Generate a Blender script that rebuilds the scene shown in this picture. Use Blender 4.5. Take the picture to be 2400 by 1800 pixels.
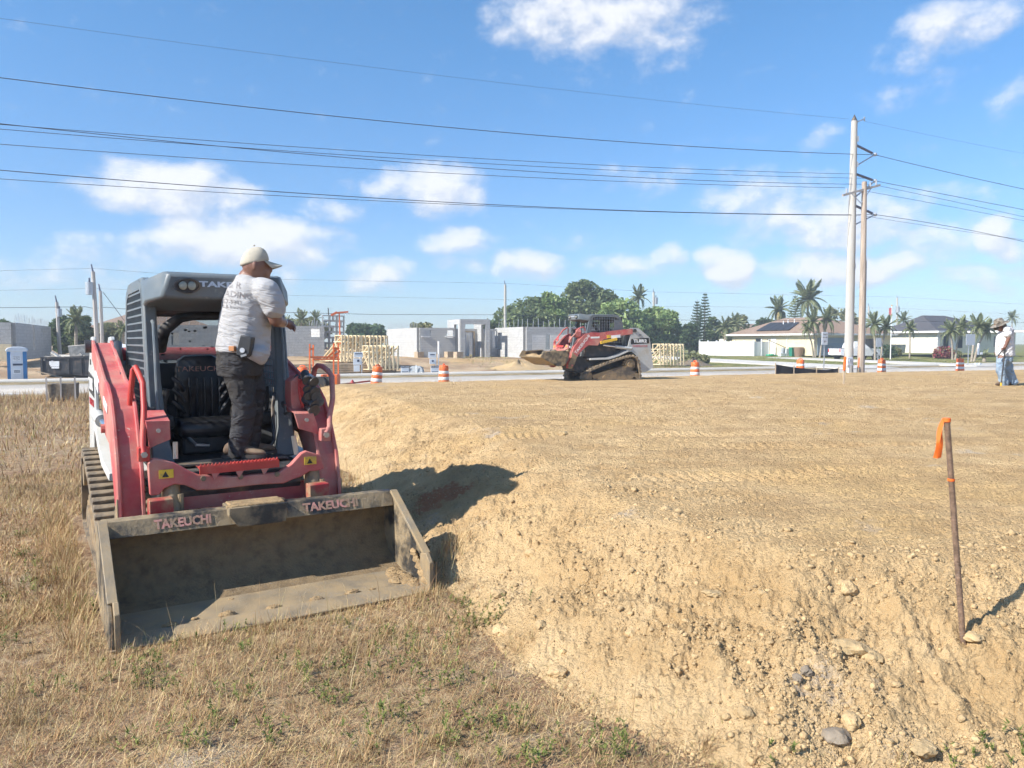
import bpy, bmesh, math, random
import numpy as np
from mathutils import Vector, Matrix
R = math.radians
random.seed(7); RS = np.random.RandomState(11)
for o in list(bpy.data.objects): bpy.data.objects.remove(o)
scn = bpy.context.scene
COL = scn.collection
# ------------------------------------------------------------ camera
FPX, EYE, PIT = 1813.0, 1.58, math.atan(100/1813.0)      # focal length in pixels of a 2400 px wide frame, eye height, tilt
cd = bpy.data.cameras.new('camera'); cam = bpy.data.objects.new('camera', cd); COL.objects.link(cam)
cam.location = (0, 0, EYE); cam.rotation_euler = (R(90)-PIT, 0, 0)
cd.sensor_width = 36; cd.lens = 36*FPX/2400; cd.clip_start = .05; cd.clip_end = 6000
scn.camera = cam
# ------------------------------------------------------------ light
SUN_AZ, SUN_EL = R(240), R(39)                            # azimuth measured from +Y towards +X
to_sun = Vector((math.sin(SUN_AZ)*math.cos(SUN_EL), math.cos(SUN_AZ)*math.cos(SUN_EL), math.sin(SUN_EL)))
sl = bpy.data.lights.new('sun', 'SUN'); sl.energy = 5.0; sl.angle = R(.55); sl.color = (1, .95, .87)
so = bpy.data.objects.new('sun', sl); COL.objects.link(so); so.rotation_euler = to_sun.to_track_quat('Z', 'Y').to_euler()
scn.view_settings.view_transform = 'Standard'; scn.view_settings.look = 'None'
scn.view_settings.gamma = 1; scn.view_settings.use_curve_mapping = False
scn.view_settings.exposure = 0.66
scn.render.engine = 'CYCLES'
try:
    scn.cycles.max_bounces = 6; scn.cycles.diffuse_bounces = 4; scn.cycles.glossy_bounces = 2; scn.cycles.use_adaptive_sampling = True; scn.cycles.adaptive_threshold = .03; scn.cycles.adaptive_min_samples = 12; scn.cycles.transparent_max_bounces = 8; scn.cycles.use_denoising = True
except Exception: pass
# pixel helpers: a ray through a pixel of the photograph, cut by a plane in the place
_c, _s = math.cos(PIT), math.sin(PIT)
def ray(px, py):
    a = (px-1200)/FPX; b = (900-py)/FPX
    return Vector((a, _c+b*_s, -_s+b*_c))
RD = Vector((.916, .401, 0)); RN = Vector((-.401, .916, 0))     # along the road, across the road
def at_s(px, py, s):
    r = ray(px, py); t = s/(r.x*RN.x+r.y*RN.y); return Vector((0, 0, EYE))+r*t
def at_y(px, py, y):
    r = ray(px, py); return Vector((0, 0, EYE))+r*(y/r.y)
def at_z(px, py, z):
    r = ray(px, py); return Vector((0, 0, EYE))+r*((z-EYE)/r.z)
# ------------------------------------------------------------ world: sky with clouds
w = bpy.data.worlds.new('World'); scn.world = w; w.use_nodes = True
nt = w.node_tree; nt.nodes.clear()
def N(tree, t, **k):
    n = tree.nodes.new(t)
    for a, v in k.items(): setattr(n, a, v)
    return n
def sock(tree, v, inp):
    if isinstance(v, (int, float)): inp.default_value = v
    elif isinstance(v, (tuple, list)): inp.default_value = v
    else: tree.links.new(v, inp)
def M(tree, op, a, b=None, c=None, clamp=False):
    n = N(tree, 'ShaderNodeMath', operation=op, use_clamp=clamp); sock(tree, a, n.inputs[0])
    if b is not None: sock(tree, b, n.inputs[1])
    if c is not None: sock(tree, c, n.inputs[2])
    return n.outputs[0]
def VM(tree, op, a, b=None):
    n = N(tree, 'ShaderNodeVectorMath', operation=op); sock(tree, a, n.inputs[0])
    if b is not None: sock(tree, b, n.inputs[1])
    return n
def SS(tree, v, a, b, lo=0., hi=1.):
    n = N(tree, 'ShaderNodeMapRange', interpolation_type='SMOOTHSTEP'); sock(tree, v, n.inputs[0])
    for i, q in zip((1, 2, 3, 4), (a, b, lo, hi)): n.inputs[i].default_value = q
    return n.outputs[0]
def MIX(tree, f, a, b, mode='MIX'):
    n = N(tree, 'ShaderNodeMix', data_type='RGBA', blend_type=mode)
    sock(tree, f, n.inputs[0]); sock(tree, a, n.inputs[6]); sock(tree, b, n.inputs[7]); return n.outputs[2]
# single clouds of the photograph: pixel centre, half width, half height, weight
CL = [(400,445,185,62,1.0),(550,455,90,40,.6),(1020,445,150,58,.9),(840,440,60,25,.25),(780,495,75,32,.5),(560,565,220,66,1.05),(250,600,120,45,.5),
      (120,640,160,50,.45),(1070,565,95,42,.8),(1080,620,60,28,.5),(890,645,110,38,.8),(690,655,50,40,.5),(1235,620,90,40,.9),(1340,560,110,26,.3),
      (1500,420,130,38,.35),(1400,40,250,90,.85),(1560,90,130,70,.35),(2260,60,110,55,.75),(2160,110,90,40,.45),(2160,220,110,38,.35),
      (2390,230,45,50,.4),(1910,325,60,32,.35),(1500,630,130,36,.7),(1712,625,72,52,1.15),(1590,605,50,34,.7),(1790,470,170,75,.6),(1850,440,60,50,.5),
      (1960,520,190,70,.85),(1980,630,170,42,1.0),(2230,560,200,60,.6),(2345,555,50,55,1.0),(2330,650,150,30,.55),(2110,480,90,34,.3),(2290,470,110,34,.3),
      (30,665,80,26,.45),(1950,690,200,20,.25),(1300,690,160,16,.2)]
g = bpy.data.node_groups.new('cloud_density', 'ShaderNodeTree')
g.interface.new_socket('P', in_out='INPUT', socket_type='NodeSocketVector')
g.interface.new_socket('D', in_out='OUTPUT', socket_type='NodeSocketFloat')
gi = N(g, 'NodeGroupInput'); go = N(g, 'NodeGroupOutput')
acc = None
nw = N(g, 'ShaderNodeTexNoise', noise_dimensions='2D'); nw.inputs['Scale'].default_value = 14; nw.inputs['Detail'].default_value = 1
g.links.new(gi.outputs[0], nw.inputs['Vector'])
wv = VM(g, 'SUBTRACT', nw.outputs['Color'], (.5, .5, .5)).outputs[0]
ws = VM(g, 'MULTIPLY', wv, (.05, .03, 0)).outputs[0]
pw = VM(g, 'ADD', gi.outputs[0], ws).outputs[0]
for (px, py, hw, hh, wt) in CL:
    r = ray(px, py).normalized(); az = math.atan2(r.x, r.y); el = math.asin(r.z)
    kx, ky = FPX/hw/1.22, FPX/hh/1.22
    d = N(g, 'ShaderNodeVectorMath', operation='MULTIPLY_ADD'); g.links.new(pw, d.inputs[0]); d.inputs[1].default_value = (kx, ky, 0); d.inputs[2].default_value = (-az*kx, -el*ky, 0)
    l2 = VM(g, 'DOT_PRODUCT', d.outputs[0], d.outputs[0]).outputs['Value']
    v = M(g, 'MULTIPLY_ADD', l2, -wt, wt)
    acc = v if acc is None else M(g, 'MAXIMUM', acc, v)
acc = M(g, 'MAXIMUM', acc, 0.)
# beyond the frame the same kind of sky goes on: broken small cumulus
gn = N(g, 'ShaderNodeTexNoise', noise_dimensions='2D'); gn.inputs['Scale'].default_value = 5.0; gn.inputs['Detail'].default_value = 1
mp = VM(g, 'MULTIPLY', gi.outputs[0], (1, 2.2, 1)).outputs[0]; g.links.new(mp, gn.inputs['Vector'])
gen = SS(g, gn.outputs[0], .55, .75, 0, .75)
sx = N(g, 'ShaderNodeSeparateXYZ'); g.links.new(gi.outputs[0], sx.inputs[0])
aa = M(g, 'ABSOLUTE', sx.outputs[0]); out1 = SS(g, aa, .60, .75); out2 = SS(g, sx.outputs[1], .42, .55)
gen = M(g, 'MULTIPLY', gen, M(g, 'MAXIMUM', out1, out2))
acc = M(g, 'MAXIMUM', acc, gen)
n1 = N(g, 'ShaderNodeTexNoise', noise_dimensions='2D'); n1.inputs['Scale'].default_value = 26; n1.inputs['Detail'].default_value = 5; n1.inputs['Roughness'].default_value = .58
m2 = VM(g, 'MULTIPLY', gi.outputs[0], (1, 1.5, 1)).outputs[0]; g.links.new(m2, n1.inputs['Vector'])
nn = M(g, 'MULTIPLY', M(g, 'SUBTRACT', n1.outputs[0], .47), 1.0)
g.links.new(M(g, 'ADD', acc, nn), go.inputs[0])
tc = N(nt, 'ShaderNodeTexCoord'); sp = N(nt, 'ShaderNodeSeparateXYZ'); nt.links.new(tc.outputs['Generated'], sp.inputs[0])
azn = M(nt, 'ARCTAN2', sp.outputs[0], sp.outputs[1]); eln = M(nt, 'ARCSINE', sp.outputs[2])
cb = N(nt, 'ShaderNodeCombineXYZ'); nt.links.new(azn, cb.inputs[0]); nt.links.new(eln, cb.inputs[1])
def dens(v):
    n = N(nt, 'ShaderNodeGroup'); n.node_tree = g; nt.links.new(v, n.inputs[0]); return n.outputs[0]
d0 = dens(cb.outputs[0]); d1 = dens(VM(nt, 'ADD', cb.outputs[0], (-.008, .016, 0)).outputs[0])
mask = M(nt, 'MULTIPLY', SS(nt, d0, .10, .98), SS(nt, eln, -.01, .05))
shade = M(nt, 'ADD', M(nt, 'MULTIPLY', M(nt, 'SUBTRACT', d0, d1), .9), M(nt, 'MULTIPLY', d0, .55), clamp=True)
sky = N(nt, 'ShaderNodeTexSky', sky_type='NISHITA'); sky.sun_disc = False; sky.sun_elevation = SUN_EL; sky.sun_rotation = SUN_AZ
sky.altitude = 0; sky.air_density = 1.0; sky.dust_density = .15; sky.ozone_density = 1.0
ccol = MIX(nt, SS(nt, shade, .05, .75), (4.9, 5.2, 5.9, 1), (6.7, 6.75, 6.9, 1))
stint = VM(nt, 'MULTIPLY', sky.outputs[0], MIX(nt, SS(nt, eln, 0, .45), (.60, .76, 1.05, 1), (.60, .98, 1.24, 1))).outputs[0]
fin = MIX(nt, M(nt, 'MULTIPLY', mask, .88), stint, ccol)
bg = N(nt, 'ShaderNodeBackground'); nt.links.new(fin, bg.inputs[0]); bg.inputs[1].default_value = .102
w.cycles.sampling_method = 'MANUAL'; w.cycles.sample_map_resolution = 512
wo = N(nt, 'ShaderNodeOutputWorld'); nt.links.new(bg.outputs[0], wo.inputs[0])
# ------------------------------------------------------------ materials
MATS = {}
def mat(name, col, rough=.6, metal=0., var=.15, scale=6., dirt=None, damt=.5, dscale=3., dsoft=.12, bump=0., bscale=40., island=0., coat=0., stops=None, coords='Object', stretch=None, spec=None, trans=0., chip=None):
    if name in MATS: return MATS[name]
    m = bpy.data.materials.new(name); m.use_nodes = True; t = m.node_tree; b = t.nodes['Principled BSDF']
    b.inputs['Roughness'].default_value = rough; b.inputs['Metallic'].default_value = metal
    if spec is not None: b.inputs['Specular IOR Level'].default_value = spec
    if coat: b.inputs['Coat Weight'].default_value = coat
    c4 = tuple(col)+(1,)
    tc = N(t, 'ShaderNodeTexCoord'); vec = tc.outputs[coords]
    if stretch: vec = VM(t, 'MULTIPLY', vec, stretch).outputs[0]
    if stops:
        ge = N(t, 'ShaderNodeNewGeometry'); cr = N(t, 'ShaderNodeValToRGB'); el = cr.color_ramp.elements; cr.color_ramp.interpolation = 'LINEAR'
        while len(el) < len(stops): el.new(.5)
        for e, (p, c) in zip(el, stops): e.position = p; e.color = tuple(c)+(1,)
        t.links.new(ge.outputs['Random Per Island'], cr.inputs[0]); out = cr.outputs[0]
    else:
        rg = N(t, 'ShaderNodeRGB'); rg.outputs[0].default_value = c4; out = rg.outputs[0]
    if var:
        n = N(t, 'ShaderNodeTexNoise'); n.inputs['Scale'].default_value = scale; n.inputs['Detail'].default_value = 6; t.links.new(vec, n.inputs['Vector'])
        f = SS(t, n.outputs[0], .25, .75, 1-var, 1+var)
        out = VM(t, 'SCALE', out); t.links.new(f, out.inputs['Scale']); out = out.outputs[0]
    if island:
        ge = N(t, 'ShaderNodeNewGeometry'); f = M(t, 'MULTIPLY_ADD', ge.outputs['Random Per Island'], 2*island, 1-island)
        o2 = VM(t, 'SCALE', out); t.links.new(f, o2.inputs['Scale']); out = o2.outputs[0]
    if dirt:
        n = N(t, 'ShaderNodeTexNoise'); n.inputs['Scale'].default_value = dscale; n.inputs['Detail'].default_value = 9; n.inputs['Roughness'].default_value = .65; t.links.new(vec, n.inputs['Vector'])
        th = .72-.45*damt
        f = SS(t, n.outputs[0], th-dsoft, th+dsoft, 0, .92); out = MIX(t, f, out, tuple(dirt)+(1,))
        rr = N(t, 'ShaderNodeMapRange'); t.links.new(f, rr.inputs[0]); rr.inputs[3].default_value = rough; rr.inputs[4].default_value = .9; t.links.new(rr.outputs[0], b.inputs['Roughness'])
    if chip:
        n = N(t, 'ShaderNodeTexNoise'); n.inputs['Scale'].default_value = 26; n.inputs['Detail'].default_value = 8; n.inputs['Roughness'].default_value = .7; t.links.new(vec, n.inputs['Vector'])
        n3 = N(t, 'ShaderNodeTexNoise'); n3.inputs['Scale'].default_value = 3; t.links.new(vec, n3.inputs['Vector'])
        f = M(t, 'MULTIPLY', SS(t, n.outputs[0], .60, .66), SS(t, n3.outputs[0], .42, .6), clamp=True); out = MIX(t, f, out, tuple(chip)+(1,))
    t.links.new(out, b.inputs['Base Color'])
    if bump:
        n = N(t, 'ShaderNodeTexNoise'); n.inputs['Scale'].default_value = bscale; n.inputs['Detail'].default_value = 5; t.links.new(vec, n.inputs['Vector'])
        bn = N(t, 'ShaderNodeBump'); bn.inputs['Strength'].default_value = bump; bn.inputs['Distance'].default_value = .02
        t.links.new(n.outputs[0], bn.inputs['Height']); t.links.new(bn.outputs[0], b.inputs['Normal'])
    if trans:
        tb = N(t, 'ShaderNodeBsdfTranslucent'); t.links.new(out, tb.inputs[0]); mx = N(t, 'ShaderNodeMixShader'); mx.inputs[0].default_value = trans
        t.links.new(b.outputs[0], mx.inputs[1]); t.links.new(tb.outputs[0], mx.inputs[2]); t.links.new(mx.outputs[0], t.nodes['Material Output'].inputs[0])
    MATS[name] = m; return m
MUD = (.33, .235, .13)
mat('red_paint', (.47, .075, .078), .62, var=.2, dirt=(.50, .28, .22), damt=.42, dscale=2.6, dsoft=.2, bump=.05, bscale=60, chip=(.55, .42, .36))
mat('red_muddy', (.36, .030, .034), .5, var=.18, dirt=MUD, damt=.52, dscale=4, dsoft=.1, bump=.15, bscale=60)
mat('red_bright', (.50, .05, .04), .5, var=.15, dirt=(.42, .2, .14), damt=.3)
mat('cab_grey', (.125, .150, .165), .45, var=.1, dirt=(.22, .21, .19), damt=.2, dsoft=.2, bump=.04, bscale=80, chip=(.25, .25, .24))
mat('black_plastic', (.036, .038, .042), .5, var=.2, dirt=(.16, .13, .10), damt=.2)
mat('black_vinyl', (.024, .024, .027), .33, var=.15)
mat('dark_metal', (.06, .06, .065), .5, .3, var=.2, dirt=MUD, damt=.2)
mat('dusty_metal', (.10, .085, .07), .8, var=.2, dirt=MUD, damt=.55)
mat('rubber', (.075, .066, .057), .85, var=.2, scale=14, dirt=(.30, .23, .15), damt=.58, dscale=5, dsoft=.14, bump=.25, bscale=50)
mat('muddy_steel', (.20, .155, .10), .8, var=.25, dirt=MUD, damt=.5, dscale=6, bump=.3, bscale=50)
mat('white_paint', (.60, .60, .57), .45, var=.06, dirt=(.42, .37, .29), damt=.2, dsoft=.2)
mat('pale_grey_paint', (.47, .48, .47), .45, var=.06, dirt=(.40, .34, .25), damt=.22, dsoft=.2)
mat('steel', (.45, .45, .45), .35, .8, var=.1)
mat('chrome', (.7, .7, .7), .2, 1, var=.05)
mat('bucket_inside', (.155, .108, .060), .8, var=.3, scale=9, dirt=(.23, .165, .09), damt=.5, dscale=17, dsoft=.16, bump=.3, bscale=70)
mat('bucket_black', (.03, .03, .03), .55, var=.2, dirt=(.31, .235, .14), damt=.50, dscale=5, dsoft=.12, bump=.25, bscale=60)
mat('bucket_floor', (.24, .20, .145), .6, .2, var=.22, dirt=(.38, .275, .15), damt=.52, dscale=5, dsoft=.2, bump=.12, bscale=60)
mat('clod', (.46, .325, .17), .95, var=.2, scale=30, bump=.6, bscale=90, island=.16)
mat('mud', (.30, .205, .105), .95, var=.25, scale=20, bump=.6, bscale=60)
mat('letter_pink', (.50, .23, .20), .7, var=.25, dirt=(.27, .20, .13), damt=.5, dscale=18)
mat('letter_silver', (.55, .57, .6), .4, .3, var=.05)
mat('letter_red', (.5, .03, .04), .5, var=.05)
mat('letter_white', (.75, .75, .73), .5, var=.05)
mat('letter_black', (.02, .02, .022), .5, var=.05)
mat('label_yellow', (.75, .48, .04), .5, var=.1, dirt=MUD, damt=.3, dscale=20)
mat('glow_orange', (.86, .16, .02), .5, var=.06)
mat('barrel_orange', (.80, .155, .03), .5, var=.08, dirt=(.45, .25, .15), damt=.2)
mat('barrel_white', (.75, .74, .72), .4, var=.05, dirt=(.5, .45, .38), damt=.2)
mat('orange_steel', (.72, .15, .035), .5, var=.1, dirt=(.3, .15, .08), damt=.2)
mat('rust', (.24, .16, .11), .8, .3, var=.3, scale=40, bump=.3)
mat('lumber', (.76, .63, .41), .8, var=.12, scale=5)
mat('old_lumber', (.42, .33, .23), .85, var=.2, scale=4)
mat('cmu', (.46, .46, .45), .95, var=.1, scale=10, bump=.25, bscale=60, island=.07)
mat('cmu_lit', (.68, .67, .65), .95, var=.06, scale=10, bump=.2, bscale=60, island=.05)  # paler copy of cmu with the sunlight put into its colour
mat('mortar', (.30, .30, .29), .95, var=.1, bump=.2)
mat('concrete', (.44, .42, .38), .9, var=.1, scale=3, bump=.1, bscale=60)
mat('pole_concrete', (.47, .45, .41), .85, var=.1, scale=2, stretch=(1, 1, .1), bump=.1)
mat('pole_wood', (.40, .325, .26), .9, var=.3, scale=12, stretch=(1, 1, .06), bump=.4, bscale=30)
mat('grey_wood', (.46, .42, .38), .9, var=.25, scale=12, stretch=(1, 1, .06), bump=.4, bscale=30)
mat('galv', (.5, .52, .54), .45, .6, var=.08)
mat('insulator', (.13, .14, .2), .3, var=.1)
mat('wire', (.035, .04, .055), .6, var=0)
mat('stucco_yellow', (.70, .62, .42), .9, var=.05, scale=2, bump=.15, bscale=90)
mat('stucco_cream', (.74, .71, .60), .9, var=.04, scale=2, bump=.15, bscale=90)
mat('stucco_white', (.80, .79, .76), .85, var=.04, scale=2, bump=.1, bscale=90)
mat('stucco_grey', (.33, .35, .36), .85, var=.06)
mat('roof_brown', (.29, .20, .145), .9, var=.22, scale=9, bump=.3, bscale=14)
mat('roof_dark', (.075, .075, .085), .9, var=.22, scale=8, bump=.3, bscale=14)
mat('solar', (.03, .033, .04), .6, var=.15)
mat('vinyl_white', (.82, .82, .82), .5, var=.03)
mat('garage_door', (.30, .36, .42), .6, var=.04)
mat('car_white', (.80, .80, .80), .25, var=.02, coat=.6)
mat('car_glass', (.02, .025, .03), .08, var=0)
mat('tyre', (.025, .025, .026), .85, var=.1)
mat('plastic_green', (.02, .20, .13), .5, var=.05)
mat('hose_green', (.01, .35, .17), .45, var=.05)
mat('plastic_brown', (.26, .17, .12), .5, var=.06)
mat('toilet_blue', (.02, .20, .48), .45, var=.08)
mat('toilet_white', (.62, .66, .72), .5, var=.05)
mat('dumpster', (.028, .03, .035), .55, var=.2, dirt=(.16, .12, .10), damt=.25)
mat('debris', (.5, .46, .4), .9, var=.3, island=.4)
mat('silt', (.018, .018, .021), .75, var=.2, bump=.1)
mat('burlap', (.17, .135, .095), .95, var=.3, scale=12, bump=.5)
mat('sign_white', (.78, .80, .82), .5, var=.03)
mat('sign_back', (.58, .60, .62), .4, .4, var=.05)
mat('navy', (.03, .045, .09), .5, var=.05)
mat('asphalt', (.50, .45, .385), .9, var=.1, scale=.6, bump=.08, bscale=30)
mat('sidewalk', (.56, .53, .48), .9, var=.08, scale=1)
mat('bark', (.20, .16, .12), .95, var=.3, scale=8, stretch=(1, 1, .2), bump=.5, bscale=20)
mat('palm_trunk', (.34, .29, .23), .95, var=.25, scale=10, stretch=(.3, .3, 2), bump=.4, bscale=20)
G1, G2, G3 = (.030, .052, .016), (.055, .088, .024), (.085, .115, .036)
mat('leaf_mid', G2, .65, var=.12, scale=.8, stops=[(0, (0.090, 0.127, 0.061)), (.5, (0.172, 0.230, 0.096)), (1, (0.301, 0.347, 0.161))], spec=.25, trans=.4)
mat('leaf_bright', G3, .65, var=.12, scale=.8, stops=[(0, (0.136, 0.205, 0.077)), (.5, (0.251, 0.349, 0.123)), (1, (0.402, 0.490, 0.197))], spec=.25, trans=.4)
mat('leaf_dark', G1, .65, var=.12, scale=.8, stops=[(0, (0.056, 0.099, 0.052)), (.5, (0.099, 0.155, 0.071)), (1, (0.163, 0.221, 0.104))], spec=.25, trans=.4)
mat('leaf_olive', G3, .65, var=.12, scale=.8, stops=[(0, (0.147, 0.171, 0.088)), (.5, (0.265, 0.277, 0.137)), (1, (0.395, 0.371, 0.184))], spec=.25, trans=.4)
mat('leaf_red', (.2, .04, .05), .65, var=.12, stops=[(0, (0.210, 0.052, 0.070)), (.6, (0.385, 0.088, 0.105)), (1, (0.210, 0.210, 0.088))], spec=.25, trans=.3)
mat('palm_leaf', G2, .55, var=.15, scale=1.2, stops=[(0, (0.122, 0.164, 0.093)), (.6, (0.239, 0.285, 0.147)), (1, (0.420, 0.408, 0.221))], spec=.3, trans=.35)
mat('palm_dry', (.35, .28, .12), .7, var=.2)
mat('straw', (.4, .3, .15), .85, var=.3, scale=.9, stops=[(0, (.27, .155, .08)), (.18, (.43, .275, .14)), (.36, (.31, .175, .09)), (.52, (.55, .41, .215)), (.68, (.43, .295, .145)), (.80, (.62, .50, .29)), (.92, (.33, .26, .10)), (1, (.24, .24, .07))], spec=.12, coords='Object')
mat('weed', (.1, .15, .04), .7, var=.15, stops=[(0, (.075, .10, .025)), (.6, (.15, .175, .045)), (1, (.27, .26, .08))], spec=.2)
mat('lawn_blade', (.15, .2, .06), .8, var=.2, scale=.5, stops=[(0, (.14, .17, .05)), (.5, (.24, .24, .09)), (1, (.36, .32, .15))], spec=.15)
mat('skin', (.20, .10, .07), .5, var=.1, scale=12)
mat('tshirt', (.55, .55, .56), .9, var=.06, scale=8, dirt=(.42, .38, .34), damt=.12, dsoft=.2)
mat('jeans_black', (.020, .020, .023), .9, var=.3, scale=10, dirt=(.07, .06, .05), damt=.25, bump=.25, bscale=25)
mat('jeans_blue', (.16, .25, .37), .9, var=.3, scale=7, bump=.3, bscale=14)
mat('boot', (.13, .085, .055), .8, var=.25, scale=14, dirt=(.3, .22, .14), damt=.3)
mat('boot_sole', (.06, .05, .045), .9, var=.1)
mat('cap', (.46, .42, .34), .9, var=.1, scale=20, dirt=(.4, .35, .27), damt=.3, dscale=8)
mat('camo', (.12, .10, .08), .9, var=.3, scale=14, dirt=(.27, .24, .2), damt=.5, dscale=14, dsoft=.05)
mat('leather_tan', (.45, .2, .08), .6, var=.1)
mat('stone', (.24, .195, .145), .95, var=.25, scale=9, bump=.7, bscale=25)
mat('pale_stone', (.44, .315, .165), .95, var=.22, scale=14, bump=.8, bscale=35)
mat('lamp_lens', (.30, .31, .26), .2, var=.1)
mat('flag_cloth', (.6, .1, .1), .8, var=.1)
def glass(name, col, alpha):
    m = bpy.data.materials.new(name); m.use_nodes = True; t = m.node_tree; b = t.nodes['Principled BSDF']
    b.inputs['Base Color'].default_value = col+(1,); b.inputs['Roughness'].default_value = .1; b.inputs['Alpha'].default_value = alpha; MATS[name] = m
glass('dusty_glass', (.30, .40, .38), .30); glass('dark_pane', (.03, .04, .05), 1.0)
# ------------------------------------------------------------ mesh helpers
def smoothstep(a, b, x):
    t = np.clip((x-a)/(b-a), 0, 1); return t*t*(3-2*t)
class MB:
    def __init__(s, xf=None): s.v = []; s.f = []; s.xf = xf
    def add(s, vs, fs):
        o = len(s.v)
        for p in vs:
            p = Vector(p); s.v.append(s.xf(p) if s.xf else p)
        s.f += [tuple(i+o for i in f) for f in fs]; return s
    def box(s, c, d, rot=None):
        vs = []
        for z in (-.5, .5):
            for y in (-.5, .5):
                for x in (-.5, .5):
                    p = Vector((x*d[0], y*d[1], z*d[2])); p = rot @ p if rot is not None else p; vs.append(Vector(c)+p)
        return s.add(vs, [(0,2,3,1),(4,5,7,6),(0,1,5,4),(2,6,7,3),(0,4,6,2),(1,3,7,5)])
    def beam(s, p0, p1, wd, ht, up=(0, 0, 1)):
        p0 = Vector(p0); p1 = Vector(p1); d = (p1-p0).normalized(); u = Vector(up); x = d.cross(u)
        if x.length < 1e-4: x = d.cross(Vector((1, 0, 0)))
        x.normalize(); z = x.cross(d).normalized(); vs = []
        for p in (p0, p1):
            for a, b in ((-1,-1),(1,-1),(1,1),(-1,1)): vs.append(p+x*(a*wd/2)+z*(b*ht/2))
        return s.add(vs, [(0,1,2,3),(7,6,5,4),(0,4,5,1),(1,5,6,2),(2,6,7,3),(3,7,4,0)])
    def prism(s, poly, ax, a, b):
        f = {'x': lambda p, t: (t, p[0], p[1]), 'y': lambda p, t: (p[0], t, p[1]), 'z': lambda p, t: (p[0], p[1], t)}[ax]
        n = len(poly); vs = [f(p, a) for p in poly]+[f(p, b) for p in poly]
        return s.add(vs, [tuple(range(n)), tuple(range(2*n-1, n-1, -1))]+[(i, (i+1) % n, n+(i+1) % n, n+i) for i in range(n)])
    def loft(s, rings, caps=True, closed=True):
        n = len(rings[0]); vs = [p for r in rings for p in r]; fs = []
        for k in range(len(rings)-1):
            for i in range(n if closed else n-1):
                j = (i+1) % n; fs.append((k*n+i, k*n+j, (k+1)*n+j, (k+1)*n+i))
        if caps: fs += [tuple(range(n-1, -1, -1)), tuple(range((len(rings)-1)*n, len(rings)*n))]
        return s.add(vs, fs)
    def tube(s, pts, r, n=8, caps=True):
        pts = [Vector(p) for p in pts]; rr = r if isinstance(r, (list, tuple)) else [r]*len(pts); rings = []; x = None
        for i, p in enumerate(pts):
            d = (pts[min(i+1, len(pts)-1)]-pts[max(i-1, 0)]).normalized()
            if x is None: x = d.cross(Vector((0, 0, 1)) if abs(d.z) < .9 else Vector((1, 0, 0))).normalized()
            else: x = (x-d*x.dot(d)).normalized()
            y = d.cross(x); rings.append([p+(x*math.cos(2*math.pi*k/n)+y*math.sin(2*math.pi*k/n))*rr[i] for k in range(n)])
        return s.loft(rings, caps)
    def cyl(s, p0, p1, r0, r1=None, n=14): return s.tube([p0, p1], [r0, r0 if r1 is None else r1], n)
    def ell(s, c, r, n=12, m=8, rot=None):
        rings = []
        for j in range(m+1):
            a = math.pi*j/m-math.pi/2; rg = []
            for k in range(n):
                b = 2*math.pi*k/n; p = Vector((math.cos(a)*math.cos(b)*r[0], math.cos(a)*math.sin(b)*r[1], math.sin(a)*r[2]))
                if rot is not None: p = rot @ p
                rg.append(Vector(c)+p)
            rings.append(rg)
        return s.loft(rings, True)
    def build(s, name, m, parent=None, smooth=True, bevel=0., seg=2, norm=True):
        me = bpy.data.meshes.new(name); me.from_pydata([tuple(p) for p in s.v], [], s.f); return fin_mesh(me, name, m, parent, smooth, bevel, seg, norm)
def fin_mesh(me, name, m, parent=None, smooth=True, bevel=0., seg=2, norm=True):
    if norm:
        bm = bmesh.new(); bm.from_mesh(me); bmesh.ops.recalc_face_normals(bm, faces=bm.faces); bm.to_mesh(me); bm.free()
    if smooth:
        me.polygons.foreach_set('use_smooth', [True]*len(me.polygons)); me.set_sharp_from_angle(angle=R(38))
    me.materials.append(MATS[m] if isinstance(m, str) else m)
    o = bpy.data.objects.new(name, me); COL.objects.link(o)
    if parent is not None: o.parent = parent
    if bevel:
        b = o.modifiers.new('bevel', 'BEVEL'); b.width = bevel; b.segments = seg; b.limit_method = 'ANGLE'; b.angle_limit = R(40)
    return o
def big_mesh(name, verts, faces, m, parent=None, smooth=False):
    """numpy arrays -> one mesh; all faces have the same number of corners"""
    me = bpy.data.meshes.new(name); verts = np.asarray(verts, np.float32); faces = np.asarray(faces, np.int32); k = faces.shape[1]
    me.vertices.add(len(verts)); me.vertices.foreach_set('co', verts.ravel())
    me.loops.add(faces.size); me.loops.foreach_set('vertex_index', faces.ravel())
    me.polygons.add(len(faces)); me.polygons.foreach_set('loop_start', np.arange(0, faces.size, k, dtype=np.int32))
    if smooth: me.polygons.foreach_set('use_smooth', np.ones(len(faces), bool))
    me.update(calc_edges=True); me.materials.append(MATS[m] if isinstance(m, str) else m)
    o = bpy.data.objects.new(name, me); COL.objects.link(o)
    if parent is not None: o.parent = parent
    return o
def tag(o, label=None, cat=None, group=None, kind=None):
    if label: o['label'] = label
    if cat: o['category'] = cat
    if group: o['group'] = group
    if kind: o['kind'] = kind
    return o
def thing(name, label, cat, loc=(0, 0, 0), rz=0., group=None):
    o = bpy.data.objects.new(name, None); COL.objects.link(o); o.location = loc; o.rotation_euler = (0, 0, rz); o.empty_display_size = .2
    return tag(o, label, cat, group)
def copy_tree(o, parent=None):
    c = o.copy(); COL.objects.link(c); c.parent = parent
    for ch in list(o.children): copy_tree(ch, c)
    return c
ORD = ['first','second','third','fourth','fifth','sixth','seventh','eighth','ninth','tenth','eleventh','twelfth','thirteenth','fourteenth','fifteenth','sixteenth']
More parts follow.
